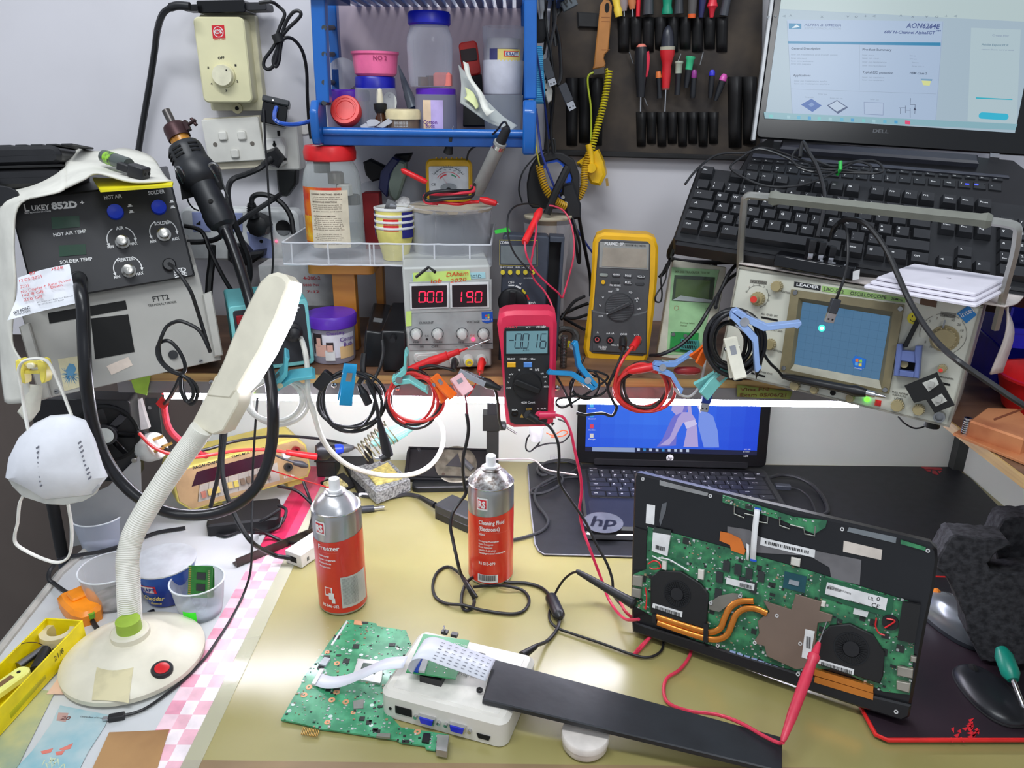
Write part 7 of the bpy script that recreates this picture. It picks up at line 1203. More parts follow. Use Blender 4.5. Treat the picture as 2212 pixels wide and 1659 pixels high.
peg((936,812,.965),(970,862,.96),(240,110,26),'orange peg beside the pink peg above the LED strip',roll=.9,W=.014,T=1.3)
peg((984,812,.965),(1006,850,.96),(238,186,190),'pale pink peg beside the metal crocodile clip',roll=1.2,W=.018,T=1.2)
peg((1286,838,.97),(1212,770,.97),(26,138,196),'open blue peg right of the pink multimeter',T=2.2,open_=.004,roll=.1)
peg((1410,788,.965),(1484,804,.965),(124,164,226),'pale blue peg holding the coil below the yellow multimeter',T=2.2,open_=.004,roll=.15)
peg((1538,738,.955),(1502,780,.955),(240,104,24),'orange peg at the left of the probe cable coil',roll=.8,W=.013,T=1.1)
peg((1580,672,.91),(1682,750,.90),(150,180,232),'large pale blue peg clamped on the probe cable coil',T=2.6,W=.014,open_=.006,roll=.1)
peg((1576,728,.915),(1594,816,.905),(226,222,204),'cream white peg hanging on the probe cable coil',roll=1.3,W=.016,T=1.2)
peg((1572,796,.93),(1512,846,.93),(126,204,198),'mint green peg holding the blue USB plug',roll=1.0,W=.016,T=1.6)
usb('dark blue USB plug hanging from the mint peg above the screen',(1532,836),(1524,870),.93,(32,60,150),w=.012)
t=Th('crocodile_clip','silver crocodile clip with a black boot beside the pink peg','crocodile clip',bt(ony(992,802,.97),ony(1048,826,.97)))
Lc=(ony(1048,826,.97)-ony(992,802,.97)).length;b=MB()
for s in(1,-1):b.sl([(0,s*.0008),(Lc*.5,s*.006),(Lc,s*.0075),(Lc,s*.004),(Lc*.45,s*.003),(0,s*.0)],-.004,.004,CHR,.0005)
b.out('jaw',t);b.la([(.0055,Lc*.9),(.007,Lc*1.1),(.003,Lc*1.6)],BLK,ax='x');b.out('boot',t,'black boot')
cb('croc_lead','black lead falling from the crocodile clip behind the pink meter',[(1066,836,.972),(1072,850,.975),(1076,875,.98),(1078,905,.99),(1084,925,1.0)],.0020,RUB)
cb('twisted_wire','twisted black and pink wire dropping from the pink peg',[(1004,852,.962),(1007,868,.962),(1008,884,.962),(1009,896,.962)],.0013,mat((110,30,50),.4),'wire')
dl=[(1008,894,.962),(1012,925,.962),(1008,955,.962),(1001,985,.962),(1000,1015,.965),(1003,1045,.97),(1006,1066,.97),(992,1086,.965),(978,1108,.955),(973,1136,.945),(978,1165,.935),(984,1193,.92),(990,1220,.91),(996,1241,-.03),(1012,1272,-.02),(1024,1295,-.003),(1020,1312,-.003),(1006,1318,-.003),(997,1305,-.004),(999,1280,-.006),(1011,1255,-.008),(1037,1241,-.008),(1065,1244,-.006),(1094,1257,-.004),(1138,1260,-.003),(1170,1270,-.003),(1190,1290,-.004),(1200,1312,-.008)]
cb('desk_cable','long black cable hanging from the shelf and looping on the desk by the cans',dl,.0024,RUB)
cb('usb_loop','second loop of black cable lying round the right spray can',[(1030,1290,-.003),(1014,1266,-.008),(994,1240,-.010),(968,1224,-.003),(945,1236,-.003),(935,1262,-.003),(940,1288,-.003),(962,1303,-.003),(1000,1307,-.008),(1042,1318,-.003),(1100,1326,-.003),(1130,1320,-.003),(1143,1298,-.003),(1130,1276,-.003),(1094,1266,-.008),(1060,1265,-.003),(1024,1268,-.012)],.0022,RUB)
b=MB();fr=bt(P3((1190,1290,-.009)),P3((1208,1330,-.009)));b.la([(.004,-.004),(.008,0),(.0085,.003),(.0085,fr.w-.003),(.008,fr.w),(.0035,fr.w+.006)],BLK,ax='x',seg=20);b.thing('ferrite_core','black ferrite core on the desk cable right of the cans','ferrite core',fr)
cb('programmer_cable','black cable from the ferrite core into the white programmer box',[(1209,1334,-.006),(1206,1352,-.004),(1196,1370,-.004),(1180,1386,-.006),(1160,1394,-.02),(1150,1400,-.022)],.0024,RUB,extra=lambda b:b.tube([P3(p)for p in((1158,1396,-.022),(1128,1416,-.022))],[.0032,.0056],BLK,12))
cb('probe_cable_coil','thick coil of black probe cable hanging at the left of the oscilloscope',loops(1586,738,.925,58,66,6.3,.10,23,dY=.008),.0030,BLK,seg=10)
cb('inner_cable_coil','inner turns of the black probe cable coil',loops(1578,742,.935,40,46,3.2,.12,27,dY=.006),.0026,RUB)
t=pb('scope_probe','long black oscilloscope probe lying across the panel bottom',((1872,849,.89),(1690,813,.955)),[(0,.005),(.06,.0062),(.12,.0075),(.2,.006),(.6,.0055),(.85,.005),(1,.003)],BLK,'oscilloscope probe',tip=0);b=MB();b.la([(.001,-.022),(.002,-.02),(.0025,-.010),(.004,-.010),(.0045,0)],CHR,ax='x');b.out('metal_tip',t,'silver tip')
cb('probe_lead','black lead from the probe back to its coil with a hook grip',[(1690,813,.955),(1680,800,.95),(1664,785,.94),(1652,768,.935),(1645,750,.93)],.002,RUB)
b=MB();fr=bt(ony(1640,765,.93),ony(1634,812,.935));b.la([(.003,0),(.0055,.006),(.0045,fr.w*.7),(.0015,fr.w),(.0008,fr.w+.004)],BLK,ax='x');b.thing('hook_grip','small black hook grip hanging beside the red knob','hook grip',fr)
P=[ony(x,y,YF-.006)for x,y in((1592,831),(1712,846),(1706,862),(1592,857))];fr=Fr(P[3],P[2]-P[3],(0,0,1));b=MB();b.quad([tuple(fr.loc(p))for p in P],mat((140,150,70),.6))
for s,a,c in(('Vina.FN',(1598,845),(1660,845)),('Exam 05/06/21',(1598,857),(1698,857))):tx(b,fr,s,a,c,8,mat((120,70,40),.6),z=.0005)
b.thing('green_note','dark green handwritten note on the shelf rail under the oscilloscope','note',fr,sd=.0003)
# ================= left side of the desk =================
def dz(cx,yb,prof):
 """vertical turned shape standing on the desk: base centre pixel, then half widths and heights"""
 P=onz(cx,yb,DZ);o=[]
 for hw,y in prof:q=ony(cx,y,P.y);o.append((hw*mpp(q),max(0,q.z-DZ)))
 return Fr(P+V((0,0,.0015))),o
crl=mat((222,216,196),.42,0,.03,30)
P=onz(292,1428,DZ);f=Fr(P+V((0,0,.002)),(1,0,0));t=Th('desk_lamp','cream gooseneck desk lamp with a round base and red button','lamp',f);LB=f
b=MB();b.la([(.078,0),(.082,.003),(.0822,.009),(.078,.013),(.062,.020),(.048,.0245),(.046,.0265),(.030,.029),(0,.029)],crl,seg=64);b.out('base',t)
cxn,cyn=f.uv(282,1371,.03);b=MB();b.la([(.0225,.024),(.0225,.036),(.0205,.038),(.013,.038)],crl,(cxn,cyn,0),36);b.out('collar',t)
b=MB();b.cyl(cxn,cyn,.037,.052,.0146,mat((150,180,60),.45,0,.05,60),.0143,seg=28);b.out('green_sleeve',t,'olive green sleeve')
b=MB();q=[f.uv(x,y,.018)for x,y in((221,1419),(300,1420),(275,1505),(196,1503))];n=8;vs=[]
for i in range(n+1):
 for j in range(n+1):
  a=V(q[3]).lerp(V(q[2]),i/n);c=V(q[0]).lerp(V(q[1]),i/n);p=a.lerp(c,j/n);r=p.length;z=.013+(.078-r)/.016*.007 if r>.062 else .020+(.062-r)/.014*.0045;vs.append((p.x,p.y,min(z,.0245 if r>.048 else .0265)+.0004))
b.add(vs,[(i*(n+1)+j,(i+1)*(n+1)+j,(i+1)*(n+1)+j+1,i*(n+1)+j+1)for i in range(n)for j in range(n)],mat((206,196,156),.5,0,.08,40));b.out('tape_residue',t,'yellowed tape patch')
u,v=f.uv(349,1441,.022);b=MB();b.T=Matrix.Translation((u,v,.0185))@Matrix.Rotation(R(12),4,V((-v,u,0)).normalized());b.la([(.0125,-.003),(.0125,.001),(.0115,.0025),(.0085,.0025),(.0085,.001)],BLK,seg=28);b.la([(.0083,0),(.0083,.003),(.006,.0038),(0,.0036)],mat((206,24,32),.3),seg=26);b.out('push_switch',t,'red button in a black ring')
nk=[(282,1352,.80),(279,1300,.802),(277,1250,.81),(276,1205,.822),(288,1155,.838),(318,1098,.85),(352,1045,.86),(390,990,.868),(420,950,.872),(436,925,.874)]
C_=cat(nk,26);out=[];rr=[];tot=0
for i,p in enumerate(C_):
 out.append(p);rr.append(.0132+(.0009 if i%2 else 0))
b=MB();b.T=f.M.inverted();b.tube(out,rr,mat((226,224,214),.5,0,.02),20);b.out('gooseneck',t,'ribbed white gooseneck')
A=ony(436,925,.874);nrm=V((-.30,-.9,.35)).normalized();B_=onp(604,598,A,nrm);X=(B_-A).normalized();hf_=Fr(A,X,nrm.cross(X));L=(B_-A).length
def hq(x,y,h=0):return hf_.uv(x,y,h)
ar=MB();TT=f.M.inverted()@hf_.M;ar.T=TT;ar.sl([hq(*p)for p in((412,916),(459,939),(481,930),(513,872),(516,848),(500,800),(464,812),(440,862))],-.024,.0,crl,.0015);ar.out('head_arm',t)
hd=MB();hd.T=TT;O=[(440,860),(462,818),(480,780),(497,735),(520,685),(545,635),(560,608),(578,592),(597,587),(615,593),(627,608),(626,622),(600,690),(566,760),(530,820),(513,848),(500,866)]
hd.sl([hq(*p)for p in O],-.022,.002,crl,.005);HD=hd.out('head',t)
gl=MB();gl.T=TT;G=[(629,607),(631,622),(614,686),(577,762),(540,822),(518,845),(509,853),(513,846),(532,818),(567,759),(600,690),(624,625)]
gl.sl([hq(x+1.5,y,.0)for x,y in G],-.020,-.001,emit((250,248,255),9));gl.out('light_panel',HD,'glowing white light edge')
mk=clear((200,206,220),.26,.25,.10)
def cup(cx,yb,prof,label,m,cont=None,rim=True,name='plastic_cup'):
 f,p=dz(cx,yb,prof);t=Th(name,label,'cup',f,'plastic cups on the desk end');b=MB();b.shell([(0,0)]+p,m,seg=40);b.out('cup_wall',t)
 r,z=p[-1];b=MB();b.tube([(r*cos(a),r*sin(a),z)for a in[2*PI*i/40 for i in range(40)]],.0012,clear((240,244,246),.6,.1),6,closed=True);b.out('rim',t)
 if cont:b=MB();b.la([(p[0][0]*.96,.002),(p[0][0]*1.02,cont[0]),(0,cont[0])],mat(cont[1],.7,0,.2,60),seg=30);b.out('contents',t)
 return f,p
cup(226,1172,[(43,1172),(47,1150),(53,1112)],'milky cup at the back, under the face mask',mk,(.012,(196,196,206)))
cup(250,1296,[(48,1296),(54,1270),(62,1228)],'clear cup directly behind the lamp neck',clear((200,200,198),.12,.15,.04),(.003,(170,170,168)))
f,p=cup(436,1322,[(42,1322),(48,1300),(56,1255)],'clear cup with a green tag holding memory sticks',clear((206,212,216),.14,.12,.04),(.006,(190,196,206)))
b=MB();cp(b,p[1][0]+.0008,p[1][1]-.012,p[1][1]+.004,R(248),R(282),mat((60,236,40),.4));b.thing('green_tag','fluorescent green tag on the front of the clear cup','tag',f)
for i,(q,l)in enumerate((([(405,1290),(458,1292),(466,1226),(415,1220)],'green memory stick standing in the clear cup'),([(418,1290),(466,1290),(470,1232),(428,1222)],'second memory stick behind the first in the clear cup'))):
 g=face(q[3],q[2],q[1],q[0],.1,.25,Y=f.o.y-.004+.012*i);t=Th('memory_stick',l,'memory module',g);b=MB();b.box(0,0,-.001,g.w,g.h,0,mat((40,120,44),.4,0,.1,90));b.out('board',t);b=MB()
 for k in range(2):b.box(g.w*.35,g.h*(.22+.36*k),0,g.w*.72,g.h*(.44+.36*k),.001,mat((40,44,46),.4))
 for k in range(14):b.box(g.w*.02,g.h*(.04+.068*k),0,g.w*.12,g.h*(.07+.068*k),.0003,BRS);b.box(g.w*.82,g.h*(.06+.06*k),0,g.w*.9,g.h*(.09+.06*k),.0005,mat((170,160,120),.4))
 b.out('chip',t)
f,p=dz(366,1288,[(43,1288),(50,1262),(66,1213)]);t=Th('cheese_tin','dark blue cheese tin with a red and white logo, empty and open','tin',f);r0,r1=p[0][0],p[2][0];H=p[2][1]
b=MB();b.shell([(r0*.9,0),(r0,.001),(r1,H-.002)],mat((20,50,140),.25,0,.08,14,c2=(24,90,180)),seg=44);b.out('tin_wall',t);b.shell([(0,.002),(r0*.97,.002),(r1*.985,H)],mat((226,228,230),.4),seg=44);b.la([(r1*.99,H-.002),(r1*1.025,H-.001),(r1*1.03,H+.001),(r1*.98,H+.001)],mat((214,218,220),.3,.3),seg=44);b.out('lining',t,'white lining and rim')
rz=lambda z:r0+(r1-r0)*z/H+.0006
b=MB();z=H*.60;cp(b,rz(z-.006),z-.006,z+.007,R(240),R(274),mat((214,30,40),.4),r1=rz(z+.007));cp(b,rz(z-.005)+.0004,z-.005,z+.006,R(242),R(269),PRW,r1=rz(z+.006)+.0004);ct(b,'KRAFT',rz(z)+.001,z-.0022,.0055,mat((20,40,130),.4),a=R(255),bold=.03)
ct(b,'Cheddar',rz(H*.33)+.0006,H*.28,.006,mat((226,206,110),.4),a=R(262),shear=.25,bold=.02);ct(b,'cheese',rz(H*.18)+.0006,H*.14,.004,mat((226,206,110),.4),a=R(264),shear=.25);b.out('print',t,'logo and lettering')
a=P3((150,1300,-.014));c=P3((204,1318,-.012));f=bt(P3((157,1282,-.016)),P3((196,1326,-.014)));t=Th('inline_switch','orange inline rocker switch on a black cord beside the yellow tray','switch',f);om=mat((250,146,20),.35)
b=MB();w_=f.w;P_=[(-.006,-.014),(-.002,-.019),(w_*.3,-.021),(w_*.8,-.019),(w_+.002,-.012),(w_+.005,0),(w_+.002,.012),(w_*.8,.019),(w_*.3,.021),(-.002,.019),(-.006,.014)];b.sl(P_,-.014,.006,om,.005);b.out('case',t);b.rb(w_*.08,-.010,w_*.48,.010,.004,.010,om,.004,.002);b.out('rocker',t);b.cyl(w_+.003,0,-.004,.003,.004,mat((110,170,40),.4),seg=14);b.out('cord_grip',t,'green cord grip')
cb('lamp_cable','black cord from the back of the desk to the orange switch',[(150,1284,-.012),(132,1272,-.008),(116,1260,-.006),(106,1252,-.01),(108,1232,-.02),(130,1210,-.02),(165,1200,-.01),(215,1192,-.006),(265,1178,-.004),(300,1165,-.004),(340,1150,-.004),(400,1140,-.004)],.0030,RUB)
cb('lamp_cable_end','short black cord with a cable tie from the orange switch to the lamp base',[(190,1326,-.008),(198,1338,-.006),(206,1352,-.005),(214,1362,-.005)],.0032,RUB,extra=lambda b:b.box(*(P3((200,1335,-.002))+V((0,-.002,0))),*(P3((212,1334,-.002))+V((0,.004,.004))),BLKM))
f=Fr(onz(0,1590,DZ+.002),onz(188,1381,DZ)-onz(0,1590,DZ),(0,1,0));f=Fr(f.o,onz(188,1381,DZ+.002)-f.o,V((0,0,1)).cross(onz(188,1381,DZ+.002)-f.o));Lt=(onz(188,1381,DZ+.002)-f.o).length;hT=.030;wt=f.uv(92,1341,hT)[1];yt=mat((238,216,0),.4)
t=Th('yellow_tray','long bright yellow plastic tray of tools at the left edge','tray',f);b=MB();b.box(-.15,0,0,Lt,wt,.002,yt);b.box(-.15,0,.002,Lt,.002,hT,yt);b.box(-.15,wt-.002,.002,Lt,wt,hT,yt);b.box(Lt-.002,.002,.002,Lt,wt-.002,hT,yt);b.out('tray_body',t,bv=.0006)
b=MB();b.T=Matrix(((1,0,0,0),(0,0,-1,-.0006),(0,1,0,0),(0,0,0,1)));b.text('21/8',Lt*.62,.016,.007,PRK,.0);b.out('handwriting',t)
q=f.uv(128,1372,.012);rt=f.sub(q[0],q[1],.0025);b=MB();b.la([(.013,0),(.021,0),(.0225,.009),(.0215,.018),(.013,.018),(.012,.009),(.013,0)],clear((240,232,200),.4,.1),seg=30);b.thing('tape_roll','clear sticky tape roll at the back of the yellow tray','tape roll',rt)
q=f.uv(137,1400,.008);b=MB();g=random.Random(12)
for i in range(9):b.box(q[0]+g.uniform(-.02,.015),q[1]+g.uniform(-.008,.008),.002,q[0]+g.uniform(-.005,.02),q[1]+g.uniform(-.002,.014),.006+.001*i,mat([(60,50,20),(226,200,40),(120,110,90)][i%3],.5,0,.2,80))
b.thing('scrap_pieces','dark and yellow scraps under the tape roll in the tray','scraps',f)
A=f.uv(-20,1505,.012);B2=f.uv(62,1447,.014);kf=bt(f.at(A[0],A[1],.014),f.at(B2[0],B2[1],.016));t=Th('utility_knife','pale yellow utility knife lying in the yellow tray','knife',kf);b=MB();b.rb(-.05,-.010,kf.w,.010,-.004,.004,mat((232,232,130),.4),.009,.002);b.out('handle',t);b.box(0,-.003,.004,kf.w*.6,.004,.0045,mat((120,90,60),.5));b.cyl(kf.w-.011,0,.004,.0045,.0022,HOLE);b.out('slot',t)
for(a,c,r,m,l)in(((40,1440),(96,1402),.006,STL,'silver tool barrel in the yellow tray'),((78,1450),(100,1405),.008,BLKM,'black tape wrapped tool in the yellow tray'),((100,1432),(132,1412),.006,BLK,'second black tool beside the tray wall')):
 a_=f.uv(*a,.010);c_=f.uv(*c,.010);b=MB();b.rod((a_[0],a_[1],.010),(c_[0],c_[1],.012),r,m,r*.7);b.thing('tray_tool',l,'tool',f)
b=MB();a_=f.uv(10,1530,.02);c_=f.uv(88,1446,.02);b.add([(a_[0],a_[1]-.004,.006),(c_[0],c_[1]-.004,.008),(c_[0],c_[1]-.003,.024),(a_[0],a_[1]-.003,.020)],[(0,1,2,3)],mat((214,206,20),.5));b.thing('yellow_divider','thin yellow strip standing along the tray','strip',f,sd=.001)
cb('thin_wire','thin dark wire end sticking out of the yellow tray',[(46,1391,-.034),(60,1388,-.040),(78,1388,-.038),(92,1393,-.03)],.0005,mat((60,30,20),.5),'wire')
def decal(name,label,pts,m,cat_,z=.0011,ex=None):
 f=Fr(V((0,0,DZ+z)));o=onz(*pts[0],DZ+z);f.o=V((o.x,o.y,DZ+z));b=MB();b.sl([f.uv(*p)for p in pts],0,.0003,m)
 if ex:ex(b,f)
 return b.thing(name,label,cat_,f)
def n1(b,f):
 for q in([(128,1619),(158,1606),(152,1618),(134,1622)],[(88,1624),(115,1617),(110,1626),(92,1630)],[(120,1625),(140,1622),(134,1631),(122,1632)]):b.sl([f.uv(*p)for p in q],.0003,.0006,mat((214,120,106),.6))
 g=random.Random(2)
 for i in range(11):x,y=108+g.uniform(-14,30),1640+g.uniform(-6,12);b.sl([f.uv(x,y),f.uv(x+3,y),f.uv(x+g.uniform(-16,16),y+16)],.0003,.0005,mat((206,214,176),.6))
 b.sl([f.uv(*p)for p in[(126,1540),(148,1541),(142,1560),(122,1557)]],.0003,.0005,mat((186,150,140),.6));tx(b,f,'20',(130,1554),(149,1555),10,mat((120,80,76),.6),z=.0007,bold=.03);tx(b,f,'Central Bank of Sri Lanka',(172,1549),(228,1553),4,mat((100,106,110),.6),z=.0006)
decal('banknote','blue grey twenty banknote with red fish under the desk glass',[(130,1524),(236,1545),(226,1570),(190,1625),(170,1665),(30,1665),(70,1622),(112,1562),(118,1548)],mat((178,198,200),.4,0,.1,18,c2=(126,178,190)),'banknote',ex=n1)
decal('faded_banknote','faded yellow green banknote under the yellow tray corner',[(72,1488),(119,1494),(34,1665),(-40,1665),(-40,1610)],mat((190,188,134),.4,0,.1,16,c2=(140,160,140)),'banknote')
decal('pink_note_corner','pinkish banknote corner between yellow tray and lamp base',[(138,1448),(150,1440),(156,1480),(140,1500),(100,1500)],mat((226,190,170),.4,0,.1,20),'banknote',z=.0016)
decal('brown_tape','patch of brown packing tape at the desk front left',[(236,1582),(300,1580),(366,1576),(352,1620),(338,1668),(196,1668)],mat((176,136,90),.25,0,.12,9,c2=(150,112,76)),'tape')
b=MB();fz=Fr(P3((305,1322,-.001)));b.sl([fz.uv(*p)for p in[(318,1321),(333,1316),(336,1324)]],0,.001,BLK);b.thing('black_chip_scrap','tiny black scrap between tin and lamp base','scrap',fz)
mu=[(556,860,1.0),(553,900,1.0),(549,960,1.0),(546,1020,.99),(545,1080,.97),(544,1140,.94),(544,1190,.92),(540,1240,-.03),(524,1288,-.004),(498,1338,-.003),(466,1388,-.003),(440,1424,-.003),(400,1466,-.003),(358,1500,-.003),(318,1528,-.003),(290,1540,-.003),(268,1545,-.004)]
cb('micro_usb_lead','thin black cable curving round the lamp base to a small plug',mu,.0017,RUB)
b=MB();A=P3((270,1545,-.004));B2=P3((234,1551,-.004));fr=bt(A,B2);b.rb(0,-.004,fr.w,.004,-.003,.003,BLK,.0015,.001);b.rb(fr.w,-.0024,fr.w+.006,.0024,-.0012,.0012,CHR,.0004,.0002);b.thing('micro_usb_plug','small black micro USB plug in front of the lamp base','USB plug',fr)
f=face((413,1010),(671,942),(682,1022),(398,1104),.60,.25,z=DZ+.028);t=Th('bench_multimeter','yellow bench multimeter with a dark red window behind the lamp neck','bench meter',f);w_,h_=f.w,f.h
ye=mat((206,190,96),.5,0,.05,20);br=mat((178,146,104),.5);b=MB();hv=hb(f,.075);q8=[(.01,-.002),(w_-.006,-.002),(w_+.002,.012),(w_+.002,h_-.012),(w_-.012,h_+.004),(.0,h_+.004),(-.008,h_-.012),(-.008,.018)]
n=8;vs=[V((x,y,.006))for x,y in q8]+[V((x,y,0))+hv for x,y in q8];b.add(vs,[tuple(range(n)),tuple(range(2*n-1,n-1,-1))]+[(i,n+i,n+(i+1)%n,(i+1)%n)for i in range(n)],ye);b.out('case',t,bv=.002)
b=MB();b.sl(ins_(q8[::1],.0035),.004,.007,br,.0004);b.out('front_panel',t,'tan front panel');z=.0075
b.sl([f.uv(*p)for p in[(412,1050),(423,1018),(592,972),(588,1000)]],.006,z,mat((54,18,34),.15));b.out('display',t,'dark red window');b.sl([f.uv(*p)for p in[(426,1083),(430,1046),(596,998),(602,1036)]],.006,z,mat((176,168,156),.5));wl=PRW
for i in range(8):a=f.uv(430+i*21,1046-i*6.1,z);c=f.uv(427+i*22,1084-i*6,z);b.quad([(a[0],a[1]),(a[0]+.0005,a[1]),(c[0]+.0005,c[1]),(c[0],c[1])],PRK,z+.0003)
tx(b,f,'RACAL-DANA',(417,1014),(476,998),6,PRK,z=.0078,bold=.03);tx(b,f,'TRMS MULTIMETER',(500,990),(572,970),5,PRK,z=.0078);tx(b,f,'RACAL',(614,1034),(636,1028),5,wl,z=.0078);b.out('print',t)
for i,(x,y,c)in enumerate(((440,1068,(190,120,100)),(454,1063,(206,180,100)),(470,1058,(206,180,100)),(497,1048,(206,180,110)),(510,1045,(206,186,90)),(524,1040,(130,110,90)),(537,1036,(130,110,90)),(552,1032,(130,110,90)),(579,1027,(130,110,90)))):
 u,v=f.uv(x,y,.01);b=MB();b.box(u-.0035,v-.005,.006,u+.0035,v+.005,.012,mat(c,.4));b.out('push_key',t)
for x,y,c,l in((619,982,(214,214,210),'white socket'),(623,1009,(40,40,40),'black socket'),(640,973,(150,30,34),'red socket')):
 u,v=f.uv(x,y,.012);b=MB();b.la([(.007,.006),(.007,.014),(.003,.014),(.003,.008)],mat(c,.35),(u,v,0),20);b.out('socket',t,l)
for xx in(.03,w_-.04):b=MB();b.box(xx,-.012,-.03,xx+.03,-.002,-.005,ye);b.out('foot',t)
cb('red_bench_lead','red test lead crossing the top of the bench multimeter',[(300,935,1.04),(330,965,1.04),(372,982,1.045),(420,988,1.05),(470,980,1.06),(525,972,1.08),(580,972,1.10),(640,980,1.12)],.0026,rl,extra=lambda b:b.tube([P3(p)for p in((618,977,1.115),(684,987,1.13))],[.0045,.0058],RED,12))
cb('black_bench_lead','black test lead crossing behind the red one over the bench multimeter',[(296,930,1.05),(330,958,1.06),(380,975,1.065),(440,972,1.07),(500,955,1.09),(560,945,1.12),(620,942,1.15),(690,948,1.17),(740,958,1.18),(762,968,1.18)],.0024,RUB)
cb('grey_bench_probe','grey test probe end resting on the bench multimeter panel',[(592,982,1.09),(610,990,1.10),(640,1000,1.11)],.0018,mat((60,62,66),.4),extra=lambda b:b.tube([P3(p)for p in((634,999,1.11),(652,1003,1.115),(664,1007,1.12))],[.004,.0055,.003],mat((60,62,66),.4),12))
cb('red_straw','thin red straw from the left spray can',[(583,1015,.93),(640,1033,.92),(712,1054,.895)],.0009,mat((232,36,40),.3),'straw')
f=Fr(onz(530,1130,DZ+.001),(1,.25,0));b=MB();b.rb(-.055,-.03,.055,.04,.0,.020,BLKM,.006,.003);b.thing('black_battery_box','black plastic box with cables under the bench multimeter','box',f)
fg=[(490,870,1.02),(487,930,1.01),(480,1000,.99),(488,1062,.97),(512,1122,.95),(545,1172,.93),(590,1198,-.02),(618,1204,-.013),(638,1205,-.012)]
cb('flat_lead','wide flat black lead running down past the lamp neck to the white junction box',fg,.0034,RUB)
cb('second_flat_lead','narrow black lead beside the flat lead left of the micro USB cable',[(484,872,1.03),(478,950,1.02),(472,1020,1.01),(462,1065,1.0),(455,1095,1.0)],.0032,RUB)
for i,pts in enumerate(([(600,1050,-.05),(640,1060,-.03),(670,1085,-.012),(690,1110,-.004)],[(465,1110,-.006),(450,1130,-.004),(462,1150,-.003),(490,1158,-.003),(530,1142,-.004),(570,1122,-.02),(605,1100,-.03)],[(600,1090,-.03),(618,1102,-.02),(608,1130,-.008),(580,1150,-.004),(548,1150,-.034)],[(545,1142,-.034),(580,1155,-.01),(620,1172,-.004),(655,1170,-.02),(682,1160,-.01)],[(655,1040,-.03),(668,1075,-.01),(676,1105,-.004),(668,1150,-.004),(664,1175,-.02)],[(610,1118,-.02),(600,1140,-.01),(560,1150,-.006),(530,1150,-.033)])):
 cb('tangled_lead',['black lead emerging right of the bench multimeter','black lead looping left of the black box','black lead loop at the right of the black box','grey black lead reaching the white junction box from the left','black lead behind the left spray can','short black lead over the front of the black box'][i],pts,.0026,RUB,group='tangled leads behind the left spray can')
b=MB();A=onz(506,1216,DZ+.005);B2=onz(720,1128,DZ+.005);fr=bt(A,B2);b.box(0,-.008,-.004,fr.w,-.006,.010,mat((70,62,58),.35,.5));b.box(0,-.006,-.004,fr.w,.006,-.002,mat((70,62,58),.35,.5));b.thing('metal_angle_bar','dark metal angle bar lying across the pink strip','bar',fr)
A=onz(620,1214,DZ+.001);B2=onz(652,1228,DZ+.001);X=onz(692,1200,DZ+.001)-B2;f=Fr(B2,X,V((0,0,1)).cross(X));wj=(A-B2).dot(f.Y);t=Th('junction_box','white plastic junction box with black leads entering its side','junction box',f)
b=MB();b.box(0,0,0,.06,wj,.022,mat((232,230,224),.4));b.out('box_body',t,bv=.001);b.box(-.0006,wj*.3,.006,.0005,wj*.7,.015,HOLE);b.cyl(0,0,0,.0001,.0001,HOLE)
b.box(.012,-.0005,.006,.016,.0002,.012,mat((120,120,118),.5));b.box(.03,-.0005,.014,.032,.0002,.016,HOLE);b.box(.03,-.0005,.005,.032,.0002,.007,HOLE);b.out('cable_slot',t)
